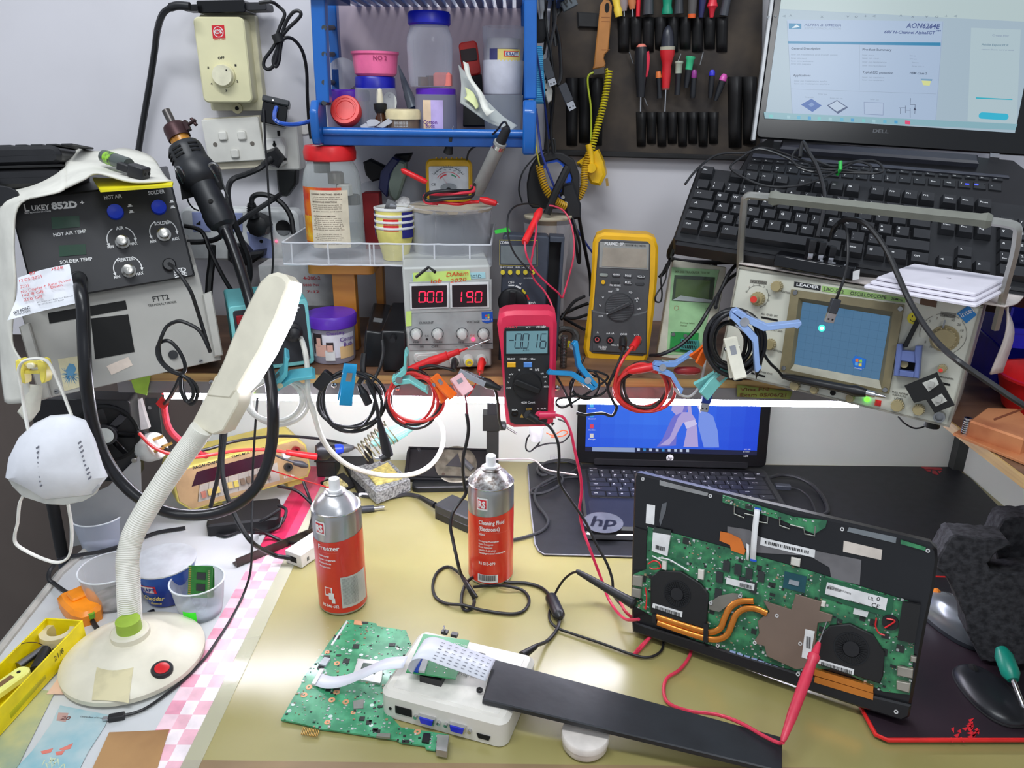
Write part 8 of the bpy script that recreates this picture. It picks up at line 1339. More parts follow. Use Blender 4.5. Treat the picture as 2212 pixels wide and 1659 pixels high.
# ================= middle of the desk =================
canr=mat((206,44,28),.3,.0,.04,12,coat=.4);cans=mat((176,178,180),.28,.85,.04,14)
def can(cx,yb,yrim,yred,label,words,ang,top,tilt=0):
 P=onz(cx,yb,DZ);r=.0325;f=Fr(P+V((0,0,.0015)));H=ony(cx-(cx-1060)*.05,yrim,P.y).z-DZ;zr=ony(cx,yred,P.y-r).z-DZ
 t=Th('spray_can',label,'spray can',f,'electronics spray cans on the desk');b=MB();b.la([(r*.93,0),(r*.98,.001),(r,.004),(r,H-.008),(r*.97,H-.003),(r*.955,H)],cans,seg=56);b.out('body',t,'silver can body')
 b=MB();b.la([(r+.0002,.004),(r+.0002,zr-.003)],canr,seg=56,a0=R(170),a1=R(172))if 0 else None
 n=56;vs=[]
 for i in range(n+1):a=R(150)+R(300)*i/n;z1=zr+.004*sin(a+R(60));vs+=[((r+.0003)*cos(a),(r+.0003)*sin(a),.004),((r+.0003)*cos(a),(r+.0003)*sin(a),z1)]
 b.add(vs,[(2*i,2*i+2,2*i+3,2*i+1)for i in range(n)],canr);b.out('label',t,'red label')
 b=MB();b.tube([(r*.97*cos(a),r*.97*sin(a),H)for a in[2*PI*i/48 for i in range(48)]],.0012,CHR,6,closed=True);b.la([(r*.95,H-.001),(r*.88,H+.004),(r*.7,H+.012),(r*.45,H+.018),(r*.42,H+.0185),(r*.44,H+.021),(r*.40,H+.022),(r*.3,H+.0215)],top,seg=48);b.out('dome',t)
 b=MB();b.la([(.0092,H+.018),(.0095,H+.024),(.0078,H+.0245),(.0070,H+.026),(.0070,H+.036),(.0066,H+.039),(.004,H+.0395),(0,H+.037)],mat((232,232,232),.35),seg=28);b.out('nozzle',t,'white nozzle cap')
 b=MB();R0=r+.0006;w_=.0125
 cp(b,R0,zr+.008,zr+.027,ang-.14-w_/r*.62,ang-.14+w_/r*.62,mat((222,222,222),.4));cp(b,R0+.0002,zr+.0105,zr+.0245,ang-.14-w_/r*.5,ang-.14+w_/r*.5,mat((206,30,50),.4));ct(b,'RS',R0+.0004,zr+.0125,.010,PRW,a=ang-.14,bold=.05,w=.0105)
 z=zr-.014
 for s,h,wd,dzz in words:
  ct(b,s,R0,z,h,PRW,a=ang-.30+wd/r*.5,w=wd,bold=.02);z-=dzz
 b.out('print',t,'white lettering');return f,t,r,H,zr
f,t,r,H,zr=can(742,1300,1093,1172,'left spray can, labelled Freezer, with a red straw',[('Freezer',.0068,.030,.004),('______________________',.0005,.028,.0065),('Kaeltespray',.0026,.016,.0055),('Spray refrigerant',.0026,.024,.0055),('Raffreddante',.0026,.018,.0055),('Refrigerante',.0026,.017,.062)][:6]+[('RS 846-682',.0046,.024,.004)],R(249),mat((190,190,192),.3,.8))
b=MB();cp(b,r+.0007,.012,zr*.52,R(281),R(352),mat((186,186,180),.5))
for i in range(22):
 for s in('small safety text here in many languages to read',):ct(b,s,r+.0007,zr*.49-i*.0019,.0011,mat((70,70,74),.6),a=R(303),w=.022)
b.out('safety_label',t,'grey safety text label');a0=R(250);cp(b,r+.0005,.030,.044,a0-.16,a0+.18,PRW);cp(b,r+.0008,.033,.043,a0-.12,a0+.12,mat((206,60,40),.4));cp(b,r+.001,.026,.036,a0+.02,a0+.24,PRW);cp(b,r+.0011,.020,.028,a0+.14,a0+.28,PRW);b.out('hand_symbol',t,'white hand symbol')
rusty=mat((170,168,166),.35,.8,.2,180,.2,c2=(92,78,70))
f,t,r,H,zr=can(1060,1240,1040,1117,'right spray can, labelled Cleaning Fluid, with a rusty dome',[('Cleaning Fluid',.0062,.037,.010),('(Electronic)',.0062,.030,.0035),('_____________________________________',.0005,.045,.004),('400ml',.003,.009,.0105),('Reinigungs Fluessigkeit',.0026,.029,.0048),('Fluido Detergente',.0026,.021,.0048),('Fluide Nettoyant',.0026,.020,.0048),('Liquido de Limpieza',.0026,.025,.0048),('Reinigingsvloeistof contactspray',.0026,.040,.018),('RS 513-079',.0046,.024,.012)],R(258),rusty)
b=MB();cp(b,r+.0008,.006,.019,R(238),R(290),PRW);g=random.Random(1);a=241
while a<286:w_=g.choice((.7,1.1,1.6));cp(b,r+.001,.009,.0185,R(a),R(a+w_),PRK,seg=1);a+=w_+g.choice((.7,1.0))
b.out('barcode',t,'barcode panel')
A=V((f.o.x+.006,f.o.y,f.o.z+H+.033));cb('white_straw','long white straw sticking out of the right spray can nozzle',[A,A+V((.05,0,.0005)),ony(1180,1014,f.o.y),ony(1245,1026,f.o.y)],.0011,mat((246,226,228),.3),'straw')
f=Fr(onz(757,1028,DZ+.001),(1,-.12,0));t=Th('iron_stand','soldering iron stand with a wire coil and a grey sponge tray','iron stand',f)
grn=mat((170,172,170),.7,0,.4,260,.4,c2=(90,92,92));b=MB();q=[f.uv(x,y,.028)for x,y in((757,1010),(812,1062),(886,1034),(838,990))];b.sl(q,.004,.028,grn,.002);b.out('tray',t,'speckled grey sponge tray');q=[f.uv(x,y,.030)for x,y in((792,1022),(812,1047),(868,1033),(838,1000))];b.sl(q,.026,.033,mat((222,206,120),.9,0,.15,120,.5),.002);b.out('sponge',t,'yellow sponge');q=[f.uv(x,y,.010)for x,y in((735,985),(775,1062),(830,1050),(800,985))];b.sl(q,.0,.010,BLKM,.001);b.rod(tuple(f.loc(ony(800,1000,1.16))),tuple(f.loc(ony(792,965,1.16))),.006,BLKM);b.out('base',t)
A=ony(778,982,1.13);B2=ony(846,930,1.16);ax=(B2-A);L=ax.length;ax.normalize();u_=ax.orthogonal().normalized();w2=ax.cross(u_);pts=[]
for i in range(9*14+1):a=2*PI*i/14;rr=.0155+.0055*i/(9*14);pts.append(A+ax*(L*i/(9*14))+u_*(rr*cos(a))+w2*(rr*sin(a)))
b=MB();b.T=f.M.inverted();b.tube(pts,.0012,mat((190,184,160),.25,.9),7);b.out('wire_coil',t,'shiny wire coil')
fr=bt(ony(825,950,1.15),ony(912,908,1.19));t=Th('soldering_iron','pale teal soldering iron handle resting in the wire coil','soldering iron',fr);tl=mat((150,214,206),.4);b=MB();W=fr.w;b.la([(.004,-.02),(.008,-.004),(.0165,0),(.018,.003),(.0165,.007),(.0135,.012),(.0125,.03),(.0105,W*.6),(.007,W*.85),(.005,W)],tl,ax='x',seg=30)
for i in range(20):a=i*PI/10;b.rod((.012,.0135*cos(a),.0135*sin(a)),(W*.55,.0112*cos(a),.0112*sin(a)),.0009,tl,seg=5)
b.out('handle',t);b.rod((W,0,0),(W+.012,0,0),.003,BLK,.002);b.out('cord_sleeve',t)
b=MB();fr=bt(ony(688,975,1.14),ony(752,968,1.16));b.la([(.010,-.004),(.015,.002),(.0155,.012),(.010,.02),(.009,.026)],BLK,ax='x');b.la([(.0085,.026),(.0085,.036),(.007,.040)],mat((30,60,200),.35),ax='x');b.la([(.0075,.040),(.007,fr.w),(.003,fr.w+.01)],mat((80,82,86),.4),ax='x');b.thing('round_handle_tool','black round handled tool with a blue ring behind the bench meter','tool',fr)
f=Fr(onz(708,1020,DZ+.001),(1,0,0));b=MB();b.box(-.015,-.02,0,.02,.02,.055,mat((44,48,46),.4));b.box(-.018,-.022,.03,.022,.022,.034,BLKM);b.thing('black_holder_block','dark block holder between the bench meter and the iron stand','holder',f,bv=.002)
f=Fr(onz(690,1060,DZ+.001),(1,0,0));t=Th('flux_tray','shallow black tray with a yellow sponge piece behind the left can','tray',f);b=MB();q=[f.uv(*p)for p in((692,1045),(742,1024),(772,1050),(720,1072))];b.sl(q,0,.004,BLKM,.001);b.out('tray',t);q=[f.uv(x,y,.006)for x,y in((698,1044),(733,1033),(752,1049),(712,1062))];b.sl(q,.004,.009,mat((214,204,140),.9,0,.2,150,.5),.001);b.out('sponge_piece',t)
f=face((908,966),(1064,968),(1076,1040),(872,1034),.02,.95,z=DZ+.014);t=Th('drive_casting','black hard drive casting with a silver motor plate by the back panel','hard drive casting',f);W,Hh=f.w,f.h
b=MB();b.rb(0,0,W,Hh,-.012,0,mat((34,34,36),.4),.012,.001);b.out('casting',t)
b=MB();b.box(.003,.003,0,W-.003,.006,.005,BLK);b.box(.003,Hh-.006,0,W-.003,Hh-.003,.005,BLK);b.box(.003,.006,0,.006,Hh-.006,.005,BLK);b.box(W-.006,.006,0,W-.003,Hh-.006,.005,BLK);b.out('raised_rim',t)
u,v=f.uv(985,1004);b=MB();b.la([(.038,0),(.038,.002),(.034,.003),(.030,.002),(0,.002)],mat((150,146,130),.35,.7,.15,60),(u,v,0),40);b.sl([(u-.018,v-.004),(u+.002,v+.022),(u+.012,v-.006)],.002,.004,mat((60,60,62),.4),.0005);b.T=Matrix.Translation((u,v,0))@Matrix.Rotation(-.8,4,'Z');b.rod((.004,.014,.006),(.03,.014,.006),.005,mat((90,92,94),.4));b.out('motor_plate',t,'silver motor plate')
b=MB()
for x,y in((925,1013),(958,1026),(905,970),(955,971),(1060,975)):b.cyl(*f.uv(x,y),0,.003,.003,CHR,seg=12)
b.out('screw',t)
f=flat((890,1064),(1070,1060),(1072,1036),(888,1040),DZ+.001);b=MB();b.rb(0,0,f.w,f.h+.02,0,.010,mat((30,32,34),.35),.012,.002);b.thing('stand_base','black rounded stand base in front of the drive casting','stand base',f)
f=Fr(onz(1064,1040,DZ+.013),(1,0,0));t=Th('camera_stand','black square column stand with a clamp block behind the right can','stand',f);k=mpp(f.o);zt2=ony(1064,862,f.o.y).z-f.o.z;b=MB();b.box(-.0105,-.008,0,.0105,.012,zt2-.025,mat((40,42,42),.4));b.out('column',t,bv=.001);b.box(-.017,-.012,zt2-.055,.012,.014,zt2-.025,mat((30,32,32),.4));b.box(-.009,-.01,zt2-.025,.012,.012,zt2,BLKM);b.la([(.008,.012),(.008,.022),(.004,.024)],mat((60,62,62),.4),(0,0,zt2-.05),16,ax='x');b.rod((.02,0,zt2-.05),(.042,-.006,zt2-.062),.0018,STL);b.out('clamp',t)
f=Fr(onz(1204,992,DZ+.001),(1,0,0));t=Th('wireless_receiver','black receiver block with white lettering on the desk mat corner','receiver',f);k=mpp(f.o);b=MB();b.rb(-.019,-.01,.019,.01,0,.020,mat((48,50,52),.4),.003,.001);b.out('block',t);b.T=Matrix(((1,0,0,0),(0,0,-1,-.0106),(0,1,0,0),(0,0,0,1)));b.text('FIREFLY',-.015,.005,.006,PRW,0,bold=.03);b.text('LATENT',-.015,.0125,.003,PRW,0);b.out('print',t)
b=MB();b.box(-.008,.0,.02,.006,.01,.06,BLKM);b.rod((-.002,0,.06),(-.002,0,.10),.010,mat((52,50,44),.4));b.rod((-.016,-.004,.078),(.002,0,.085),.008,BLKM);b.out('swivel_post',t)
b=MB();b.la([(.010,0),(.013,.022),(.012,.024)],clear((226,228,228),.4,.05),(0,0,0),18);fr=Fr(ony(1158,950,1.2));b.thing('clear_lens_cover','small clear cover hanging under the pink meter','cover',fr)
cb('orange_wire','orange wire loops behind the bottom of the pink meter',[(1180,935,1.2),(1195,940,1.2),(1215,930,1.2),(1226,934,1.2),(1215,942,1.2),(1190,944,1.2)],.001,mat((220,90,40),.4),'wire')
cb('webcam_cable','thin black cable looping under the pink meter',[(1205,905,1.2),(1225,915,1.2),(1232,935,1.2),(1215,955,1.2),(1185,958,1.2),(1160,965,1.2),(1145,975,1.2),(1136,968,1.2),(1140,945,1.2),(1155,935,1.2),(1165,955,1.2),(1150,972,1.2)],.0014,RUB)
B2=onz(938,1119,DZ+.001);X=onz(1030,1160,DZ+.001)-B2;f=Fr(B2,X,V((0,0,1)).cross(X));wv=f.uv(973,1066,.026)[1];t=Th('desk_adapter','black laptop power adapter lying behind the right spray can','power adapter',f);b=MB();b.rb(0,0,.115,wv,0,.013,BLK,.004,.001);b.rb(0,0,.115,wv,.0135,.027,mat((46,48,54),.35),.004,.002);b.out('case',t)
cb('adapter_cable','black cord with a printed white sleeve leading to the desk adapter',[(700,1062,-.006),(740,1065,-.004),(790,1071,-.004),(840,1074,-.004),(880,1068,-.004),(910,1075,-.008),(936,1090,-.014)],.0036,mat((50,50,52),.45),extra=lambda b:b.tube([P3(p)for p in((776,1069,-.004),(835,1074,-.004))],.0044,PRW,12)and b.tube([P3(p)for p in((908,1074,-.008),(940,1092,-.014))],[.004,.0055],BLK,10))
fr=bt(onz(776,1101,DZ+.006),onz(830,1096,DZ+.006));t=Th('dc_plug','round black DC plug with a metal tip right of the left can','plug',fr);b=MB();b.la([(.005,-.004),(.0058,0),(.0058,fr.w*.58),(.005,fr.w*.6)],mat((50,54,62),.4),ax='x');b.out('plug_body',t);b.la([(.0036,fr.w*.6),(.0036,fr.w),(.002,fr.w),(.002,fr.w-.006)],CHR,ax='x');b.out('metal_tip',t,'metal tip')
# ================= mats, small laptop, mice, foam =================
def dpoly(pts,z):return[(onz(x,y,z).x,onz(x,y,z).y)for x,y in pts]
f=Fr(V((0,0,DZ+.0004)));t=Th('desk_mat','large black desk mat with a red emblem under the small laptop','desk mat',f);O=[(1140,1006),(1146,1100),(1156,1180),(1172,1200),(1400,1207),(1700,1236),(1960,1268),(2260,1300),(2260,1200),(2100,1036),(2050,1004),(1980,997),(1200,1003),(1155,1000)]
cl_=lambda P:[(min(x,.858),min(y,YP-.006))for x,y in P]
b=MB();b.sl(cl_(dpoly(O,DZ)),0,.003,mat((36,37,42),.5,0,.08,60),.0008);b.out('mat',t);b.tube([(x,y,.0026)for x,y in cl_(dpoly([(1140,1010),(1146,1100),(1156,1180),(1164,1194),(1176,1201),(1290,1204),(1400,1207)],DZ))],.0012,mat((150,150,156),.7),6);b.out('stitched_edge',t,'pale stitched edge')
b=MB();m_=mat((176,40,50),.5);ff=Fr(onz(2012,1018,DZ+.0036))
for q in([(1990,1008),(2032,1010),(2036,1014),(2026,1015),(2012,1013),(1998,1013)],[(1998,1014),(2010,1015),(2011,1019),(2004,1018)],[(2014,1016),(2022,1017),(2028,1026),(2014,1022)],[(2026,1017),(2034,1017),(2030,1022)]):b.sl([f.uv(x,y,.0036)for x,y in q],.003,.0037,m_)
b.out('emblem',t,'red emblem')
f=Fr(V((0,0,DZ+.0042)));t=Th('mouse_mat','dark mouse mat with a bright red border at the lower right','mouse mat',f);O=[(1992,1254),(2300,1262),(2300,1608),(1915,1608),(1890,1597),(1852,1528)];P=dpoly(O,DZ);b=MB();b.sl(P,-.0005,.003,mat((44,32,40),.45,0,.2,7,c2=(24,24,30)),.0006);b.out('mat',t);b.tube([(x,y,.002)for x,y in P],.0024,mat((226,40,38),.4),8,closed=True);b.out('border',t,'bright red border')
b=MB();g=random.Random(6)
for i in range(18):x,y=2040+g.uniform(0,74),1560+g.uniform(-6,36);b.sl([f.uv(x,y,.0034),f.uv(x+g.uniform(5,16),y-4,.0034),f.uv(x+g.uniform(4,14),y+g.uniform(4,9),.0034)],.003,.0034,mat((206,34,44),.5))
b.out('splash_print',t,'red splash print')
f=Fr(V((.119,1.055,DZ+.004)),(1,-.02,0));t=Th('small_laptop','small black laptop with a blue desktop screen under the shelf','laptop',f);Wl,Dl=.343,.226;bk=mat((30,30,34),.3)
b=MB();b.rb(0,0,Wl,Dl,0,.022,bk,.014,.004);b.out('base',t);b.rb(.0,-.0015,Wl,.012,.002,.012,mat((190,190,190),.2,.9),.006,.002);b.rb(.01,.004,Wl-.01,.088,.0215,.0225,mat((40,40,44),.3),.008,.0003);b.rb(.012,.098,Wl-.012,.202,.0212,.0224,BLKM,.004,.0002);b.out('palm_rest',t)
sp=mat((96,98,104),.25);b=MB();q=f.uv(1303,1128,.023);b.sl(circ(q[0],q[1],.032,32),.0224,.0228,sp);b.text('hp',q[0],q[1]-.012,.030,BLK,.0231,al='C',shear=.25,bold=.02);b.text('hp 1000',.02,.205,.003,PRW,.0226);b.out('logo',t,'large grey round logo')
RH=[(0,[(i*.96,.96,s)for i,s in enumerate('esc f1 f2 f3 f4 f5 f6 f7 f8 f9 f10 f11 f12 ins prt del'.split())]),(1,[(i,1,s)for i,s in enumerate('~|` !|1 @|2 #|3 $|4 %|5 ^|6 &|7 *|8 (|9 )|0 _|- +|='.split())]+[(13,2,'backspace')]),(2,[(0,1.5,'tab')]+[(1.5+i,1,s)for i,s in enumerate('Q W E R T Y U I O P {|[ }|]'.split())]+[(13.5,1.5,'pg up')]),(3,[(0,1.75,'caps')]+[(1.75+i,1,s)for i,s in enumerate("A S D F G H J K L :|; \"|'".split())]+[(12.75,2.25,'enter')]),(4,[(0,2.25,'shift ^')]+[(2.25+i,1,s)for i,s in enumerate('Z X C V B N M <|, >|. ?|/'.split())]+[(12.25,2.75,'shift')]),(5,[(0,1.25,'ctrl'),(1.25,1,'fn'),(2.25,1,'#'),(3.25,1,'alt'),(4.25,5.5,''),(9.75,1,'alt'),(10.75,1,'ctrl'),(11.75,1,'<'),(12.75,1,'v'),(13.75,1.25,'>')])]
rows_keys(t,.0208,.0168,.015,.2005,RH,.0224,.0022,mat((40,41,46),.4),PRW,.0008,.0044,.0006)
L=face((1252,868),(1660,872),(1652,1006),(1247,996),-.04,.12,Y=1.272);pm=f.M.inverted()@L.M;Wd=L.uv(1652,1006)[0];b=MB();b.T=pm;b.rb(-.002,-.004,Wd+.002,.208,-.010,0,mat((16,16,18),.25),.010,.002);b.rb(.03,-.006,Wd-.03,.006,-.012,.002,BLK,.004,.001);LD=b.out('lid',t)
b=MB();b.T=pm;q=L.uv(1447,989);b.cyl(q[0],q[1],0,.0006,.0065,PRW,seg=24);b.text('hp',q[0],q[1]-.003,.006,BLK,.0009,al='C',shear=.25,bold=.02);tx(b,L,'630',(1606,987),(1616,987),4,PRW,z=.0006);b.out('lid_logo',LD,'white round logo')
sc=MB();sc.T=pm;a=L.uv(1264,974);c=L.uv(1634,982);x0,x1=a[0],c[0];y0=(a[1]+c[1])/2;nx=12
for i in range(nx):
 for j in range(7):
  xa=x0+(x1-x0)*i/nx;xb=x0+(x1-x0)*(i+1)/nx;ya=y0+.182*j/7;yb=y0+.182*(j+1)/7;d=math.hypot((i-4)/6,(j-3)/5);sc.quad([(xa,ya),(xb,ya),(xb,yb),(xa,yb)],emit((int(max(14,56-30*d)),int(max(52,120-40*d)),int(max(200,240-20*d))),.95),.0008)
pf_=emit((176,164,222),.9);pf2=emit((206,200,240),.9);hr=emit((112,112,210),.9)
for q,m,z in(([(1490,872),(1470,880),(1450,905),(1430,950),(1418,965),(1460,962),(1462,920),(1480,895)],hr,.001),([(1470,868),(1452,874),(1450,886),(1460,896),(1474,890),(1478,876)],pf_,.0012),([(1474,890),(1464,902),(1455,925),(1446,945),(1424,962),(1446,960),(1458,945),(1468,925),(1476,912),(1484,925),(1476,965),(1508,965),(1506,930),(1502,905),(1492,890)],pf_,.0014),([(1484,866),(1492,868),(1494,894),(1486,892)],pf_,.0013),([(1478,912),(1500,906),(1506,916),(1482,926)],pf2,.0016),([(1510,880),(1540,898),(1550,930),(1553,966),(1520,966),(1508,920)],emit((120,150,236),.9),.0012),([(1504,872),(1516,866),(1520,884),(1512,892)],pf2,.0014)):sc.quad([L.uv(x,y)for x,y in q][::-1],m,z)
sc.quad([L.uv(*p)for p in[(1264,974),(1634,983),(1635,973),(1264,964)]],emit((14,24,66),.8),.0018);sc.quad([L.uv(*p)for p in[(1279,974),(1371,976),(1371,966.5),(1279,965)]],emit((150,170,214),.8),.002)
for x in(1376,1389,1402,1416,1429,1442,1456,1468,1482):sc.quad([L.uv(x,973.4+(x-1376)*.02),L.uv(x+6,973.6+(x-1376)*.02),L.uv(x+6,967.6+(x-1376)*.02),L.uv(x,967.4+(x-1376)*.02)],emit([(200,214,240),(60,150,220)][x%2],.8),.002)
for i,(y,c,s)in enumerate(((874,(70,180,240),'Recycle'),(896,(60,160,230),'Control'),(920,(220,60,90),'Acrobat'),(940,(220,214,210),'Google'))):sc.quad([L.uv(1274,y+5),L.uv(1282,y+5),L.uv(1282,y-4),L.uv(1274,y-4)],emit(c,.9),.002);tx(sc,L,s,(1271,y+10),(1286,y+10),3,emit((220,226,240),.9),z=.002)
for s,x,y in(('4:01 AM',1607,972),('6/11/2021',1605,977)):tx(sc,L,s,(x,y),(x+14,y),3,emit((210,216,236),.8),z=.0022)
sc.out('screen',LD,'lit blue desktop with a pale figure wallpaper')
for l,pts,r in(('black laptop cord coiled on the mat left of the small laptop',[(1272,1032,-.01),(1240,1030,-.006),(1205,1034,-.008),(1175,1048,-.008),(1150,1058,-.008),(1150,1066,-.008),(1175,1064,-.01),(1205,1050,-.012),(1216,1034,-.014),(1200,1022,-.012),(1170,1026,-.010),(1162,1010,-.008),(1190,996,-.008),(1230,994,-.008),(1255,1004,-.008),(1250,1018,-.010),(1220,1026,-.014),(1190,1024,-.014),(1168,1012,-.012),(1180,1000,-.012),(1220,996,-.012),(1248,1006,-.012),(1236,1020,-.015),(1200,1030,-.015),(1165,1050,-.010),(1155,1070,-.008),(1162,1092,-.008),(1178,1112,-.008),(1184,1130,-.008),(1168,1148,-.006),(1135,1160,-.004),(1104,1167,-.004)],.0026),('black cord arching out of the right side of the small laptop',[(1660,1032,-.014),(1690,1026,-.014),(1725,1032,-.014),(1757,1050,-.010),(1780,1078,-.008),(1788,1104,-.008),(1776,1114,-.008)],.0034),('thin grey USB cord right of the small laptop',[(1705,1053,-.014),(1728,1058,-.012),(1748,1075,-.008),(1760,1100,-.008),(1762,1112,-.008)],.0016)):
 cb('laptop_cable',l,pts,r,mat((52,53,56),.45))
fr=bt(P3((1674,1050,-.014)),P3((1708,1053,-.014)));b=MB();b.rb(0,-.006,fr.w,.006,-.003,.004,mat((62,66,76),.4),.002,.001);b.thing('usb_connector','grey USB connector plugged into the right side of the small laptop','USB plug',fr)
def mouse(x,y,rot,w,l,h,m1,label,m2,ex=None):
 f=Fr(onz(x,y,DZ+.008),(cos(rot),sin(rot),0),(-sin(rot),cos(rot),0));t=Th('computer_mouse',label,'mouse',f);n=24
 def S(sx,sz,dz_,lo=-.5,hi=.5):
  vs=[];R_=10
  for j in range(R_+1):
   tt=j/R_
   for i in range(n):
    a=2*PI*i/n;ph=PI/2*tt;k=cos(ph)**.7 if tt<1 else 0;c_,s_=cos(a),sin(a);X_=w/2*sx*math.copysign(abs(c_)**.85,c_)*k*(1-.08*s_);Y_=l/2*sx*math.copysign(abs(s_)**.85,s_)*k;vs.append((X_,Y_,h*sz*sin(ph)**.8*(1-.12*s_*k)+dz_))
  return vs,[(j*n+i,j*n+(i+1)%n,(j+1)*n+(i+1)%n,(j+1)*n+i)for j in range(R_)for i in range(n)]+[tuple(range(n))[::-1]]
 b=MB();b.add(*S(1,1,0),m1);b.out('body',t);b.add(*S(1.015,.45,0),m2);b.out('side_grip',t);b.la([(.004,-.003),(.0065,-.002),(.0065,.002),(.004,.003)],mat((240,140,40),.4)if ex else BLKM,(0,l*.33,h*.72),16,ax='x');b.out('wheel',t)
 if ex:b=MB();b.text('havit',.004,-.006,.008,mat((216,220,222),.4),h*1.012+.0006,rot=-rot);b.out('print',t)
 return t
mouse(2062,1350,.35,.062,.108,.036,mat((128,134,140),.25,.5,.04,20,coat=.4),'silver grey computer mouse with an orange wheel beside the foam block',mat((44,48,54),.3),1)
mouse(2138,1502,.12,.060,.100,.013,mat((30,32,36),.35),'low black computer mouse on the red bordered mat',BLKM)
f=face((2030,1150),(2240,1150),(2240,1430),(2110,1430),-.3,.15,z=DZ+.012);fm=mat((62,62,66),.95,0,.35,120,1.0,c2=(34,34,38));t=Th('foam_block','dark grey foam block with a notch at the right edge','foam',f)
O=[(2052,1160),(2060,1157),(2120,1162),(2178,1168),(2186,1178),(2150,1196),(2134,1218),(2140,1234),(2165,1240),(2225,1236),(2280,1236),(2280,1436),(2200,1438),(2120,1428),(2108,1400),(2090,1368),(2088,1338),(2066,1290),(2046,1250),(2022,1226),(2030,1200)]
def rough(O,n,am,sd):
 g=random.Random(sd);out=[]
 for i in range(len(O)):
  a,c=V(O[i]),V(O[(i+1)%len(O)]);k=max(1,int((c-a).length/n))
  for j in range(k):p=a.lerp(c,j/k);out.append((p.x+g.uniform(-am,am),p.y+g.uniform(-am,am)))
 return out
b=MB();b.sl([f.uv(*p)for p in rough(O,9,1.6,1)],-.045,0,fm,.002);b.out('front_layer',t);b.sl([f.uv(*p)for p in rough([(2186,1160),(2200,1148),(2290,1148),(2290,1250),(2180,1250),(2168,1200)],9,1.6,2)],-.09,-.046,fm,.002);b.out('rear_layer',t)
fr=bt(ony(2182,1452,.72),ony(2212,1530,.68));t=Th('green_screwdriver','screwdriver with a green handle and silver shaft at the right edge','screwdriver',fr);b=MB();b.la([(.0012,fr.w),(.0028,fr.w*.95),(.0028,.0)],CHR,ax='x');b.out('shaft',t);b.la([(.006,-.03),(.010,-.02),(.010,.002),(.006,.010)],mat((20,140,120),.35),ax='x');b.out('handle',t,'green handle')
# ================= opened laptop, boards, programmer =================
f=face((1372,1018),(2020,1178),(1955,1552),(1365,1363),-.52,.3,z=DZ+.008);LF=f
t=Th('opened_laptop','opened black laptop chassis standing on edge with its green mainboard exposed','opened laptop',f)
def q_(pts,h=0):return[f.uv(1300+x*.3617,980+y*.3617,h)for x,y in pts]
bkc=mat((22,22,25),.28,0,.05,20)
b=MB();O=[(205,112),(1960,530),(2003,575),(2008,640),(1985,800),(1942,1000),(1836,1570),(1790,1592),(1560,1520),(185,1062),(170,900),(178,600),(190,200),(192,130)];b.sl(q_(O),-.020,.0,bkc,.003);b.sl(q_([(185,1062),(1560,1520),(1790,1592),(1836,1570),(1850,1500),(1600,1440),(180,1000)],.004),-.0,.006,bkc,.002);b.out('chassis',t)
grn=mat((34,92,62),.35,0,.3,70,coat=.3,c2=(60,140,90));PB=[(275,437),(480,490),(780,570),(1240,700),(1830,880),(1850,960),(1870,1110),(1840,1440),(1680,1420),(1400,1280),(1150,1300),(720,1165),(560,1120),(180,900),(190,720),(262,690)]
b=MB();b.sl(q_(PB,.002),.0004,.002,grn);b.out('mainboard',t,'green circuit board')
b=MB();b.sl(q_([(722,248),(870,290),(1150,380),(1345,400),(1335,440),(1270,480),(1080,400),(720,290)],.003),.0005,.003,grn);b.sl(q_([(1785,515),(1935,560),(1930,580),(1785,540)],.003),.0005,.003,grn);b.out('button_board',t)
def inside(p,P):
 c=False
 for i in range(len(P)):
  a,d=P[i-1],P[i]
  if(a[1]>p[1])!=(d[1]>p[1])and p[0]<(d[0]-a[0])*(p[1]-a[1])/(d[1]-a[1])+a[0]:c=not c
 return c
def bits(b,qf,P,n,seed,h,sc_=1):
 g=random.Random(seed);x0=min(p[0]for p in P);x1=max(p[0]for p in P);y0=min(p[1]for p in P);y1=max(p[1]for p in P);ms=[mat((186,190,188),.4),mat((34,38,36),.5),mat((150,130,100),.4),mat((200,204,200),.3,.6)];k=0
 while k<n:
  p=(g.uniform(x0,x1),g.uniform(y0,y1))
  if not inside(p,P):continue
  k+=1;u,v=qf([p],h)[0];w=g.choice((.0005,.0007,.001,.0014)if k%22 else(.003,.004))*sc_;d=w*g.choice((.5,.7,1));m=ms[g.choice((0,0,3,2,1))]if k%22 else ms[1]
  b.add([(u-w,v-d,h),(u+w,v-d,h),(u+w,v+d,h),(u-w,v+d,h),(u-w,v-d,h+.0008),(u+w,v-d,h+.0008),(u+w,v+d,h+.0008),(u-w,v+d,h+.0008)],[(4,5,6,7),(0,1,5,4),(1,2,6,5),(2,3,7,6),(3,0,4,7)],m)
b=MB();bits(b,q_,PB,900,3,.002);bits(b,q_,[(722,255),(1150,385),(1330,410),(1080,390),(730,290)],40,4,.003);b.out('component',t,kind='stuff')
def pl(name,pts,m,z0,z1,lab=None,ins=0,ex=None):
 b=MB();b.sl(q_(pts,z1),z0,z1,m,ins)
 if ex:ex(b)
 return b.out(name,t,lab)
wl=mat((222,222,222),.5);gry=mat((112,110,112),.45,.2);cu=mat((226,140,60),.3,.7,.05,20);pls=mat((142,122,108),.38,.6,.06,9)
def barc(x0,y0,x1,y1,hh,z,n=26):
 def e(b):
  g=random.Random(n)
  for i in range(n):
   s=i/n;x=x0+(x1-x0)*s;y=y0+(y1-y0)*s;w=(x1-x0)/n*g.choice((.3,.5,.7));b.sl(q_([(x,y),(x+w,y+w*(y1-y0)/max(1,(x1-x0))),(x+w-2,y+hh),(x-2,y+hh)],z),z-.0001,z+.0002,PRK)
 return e
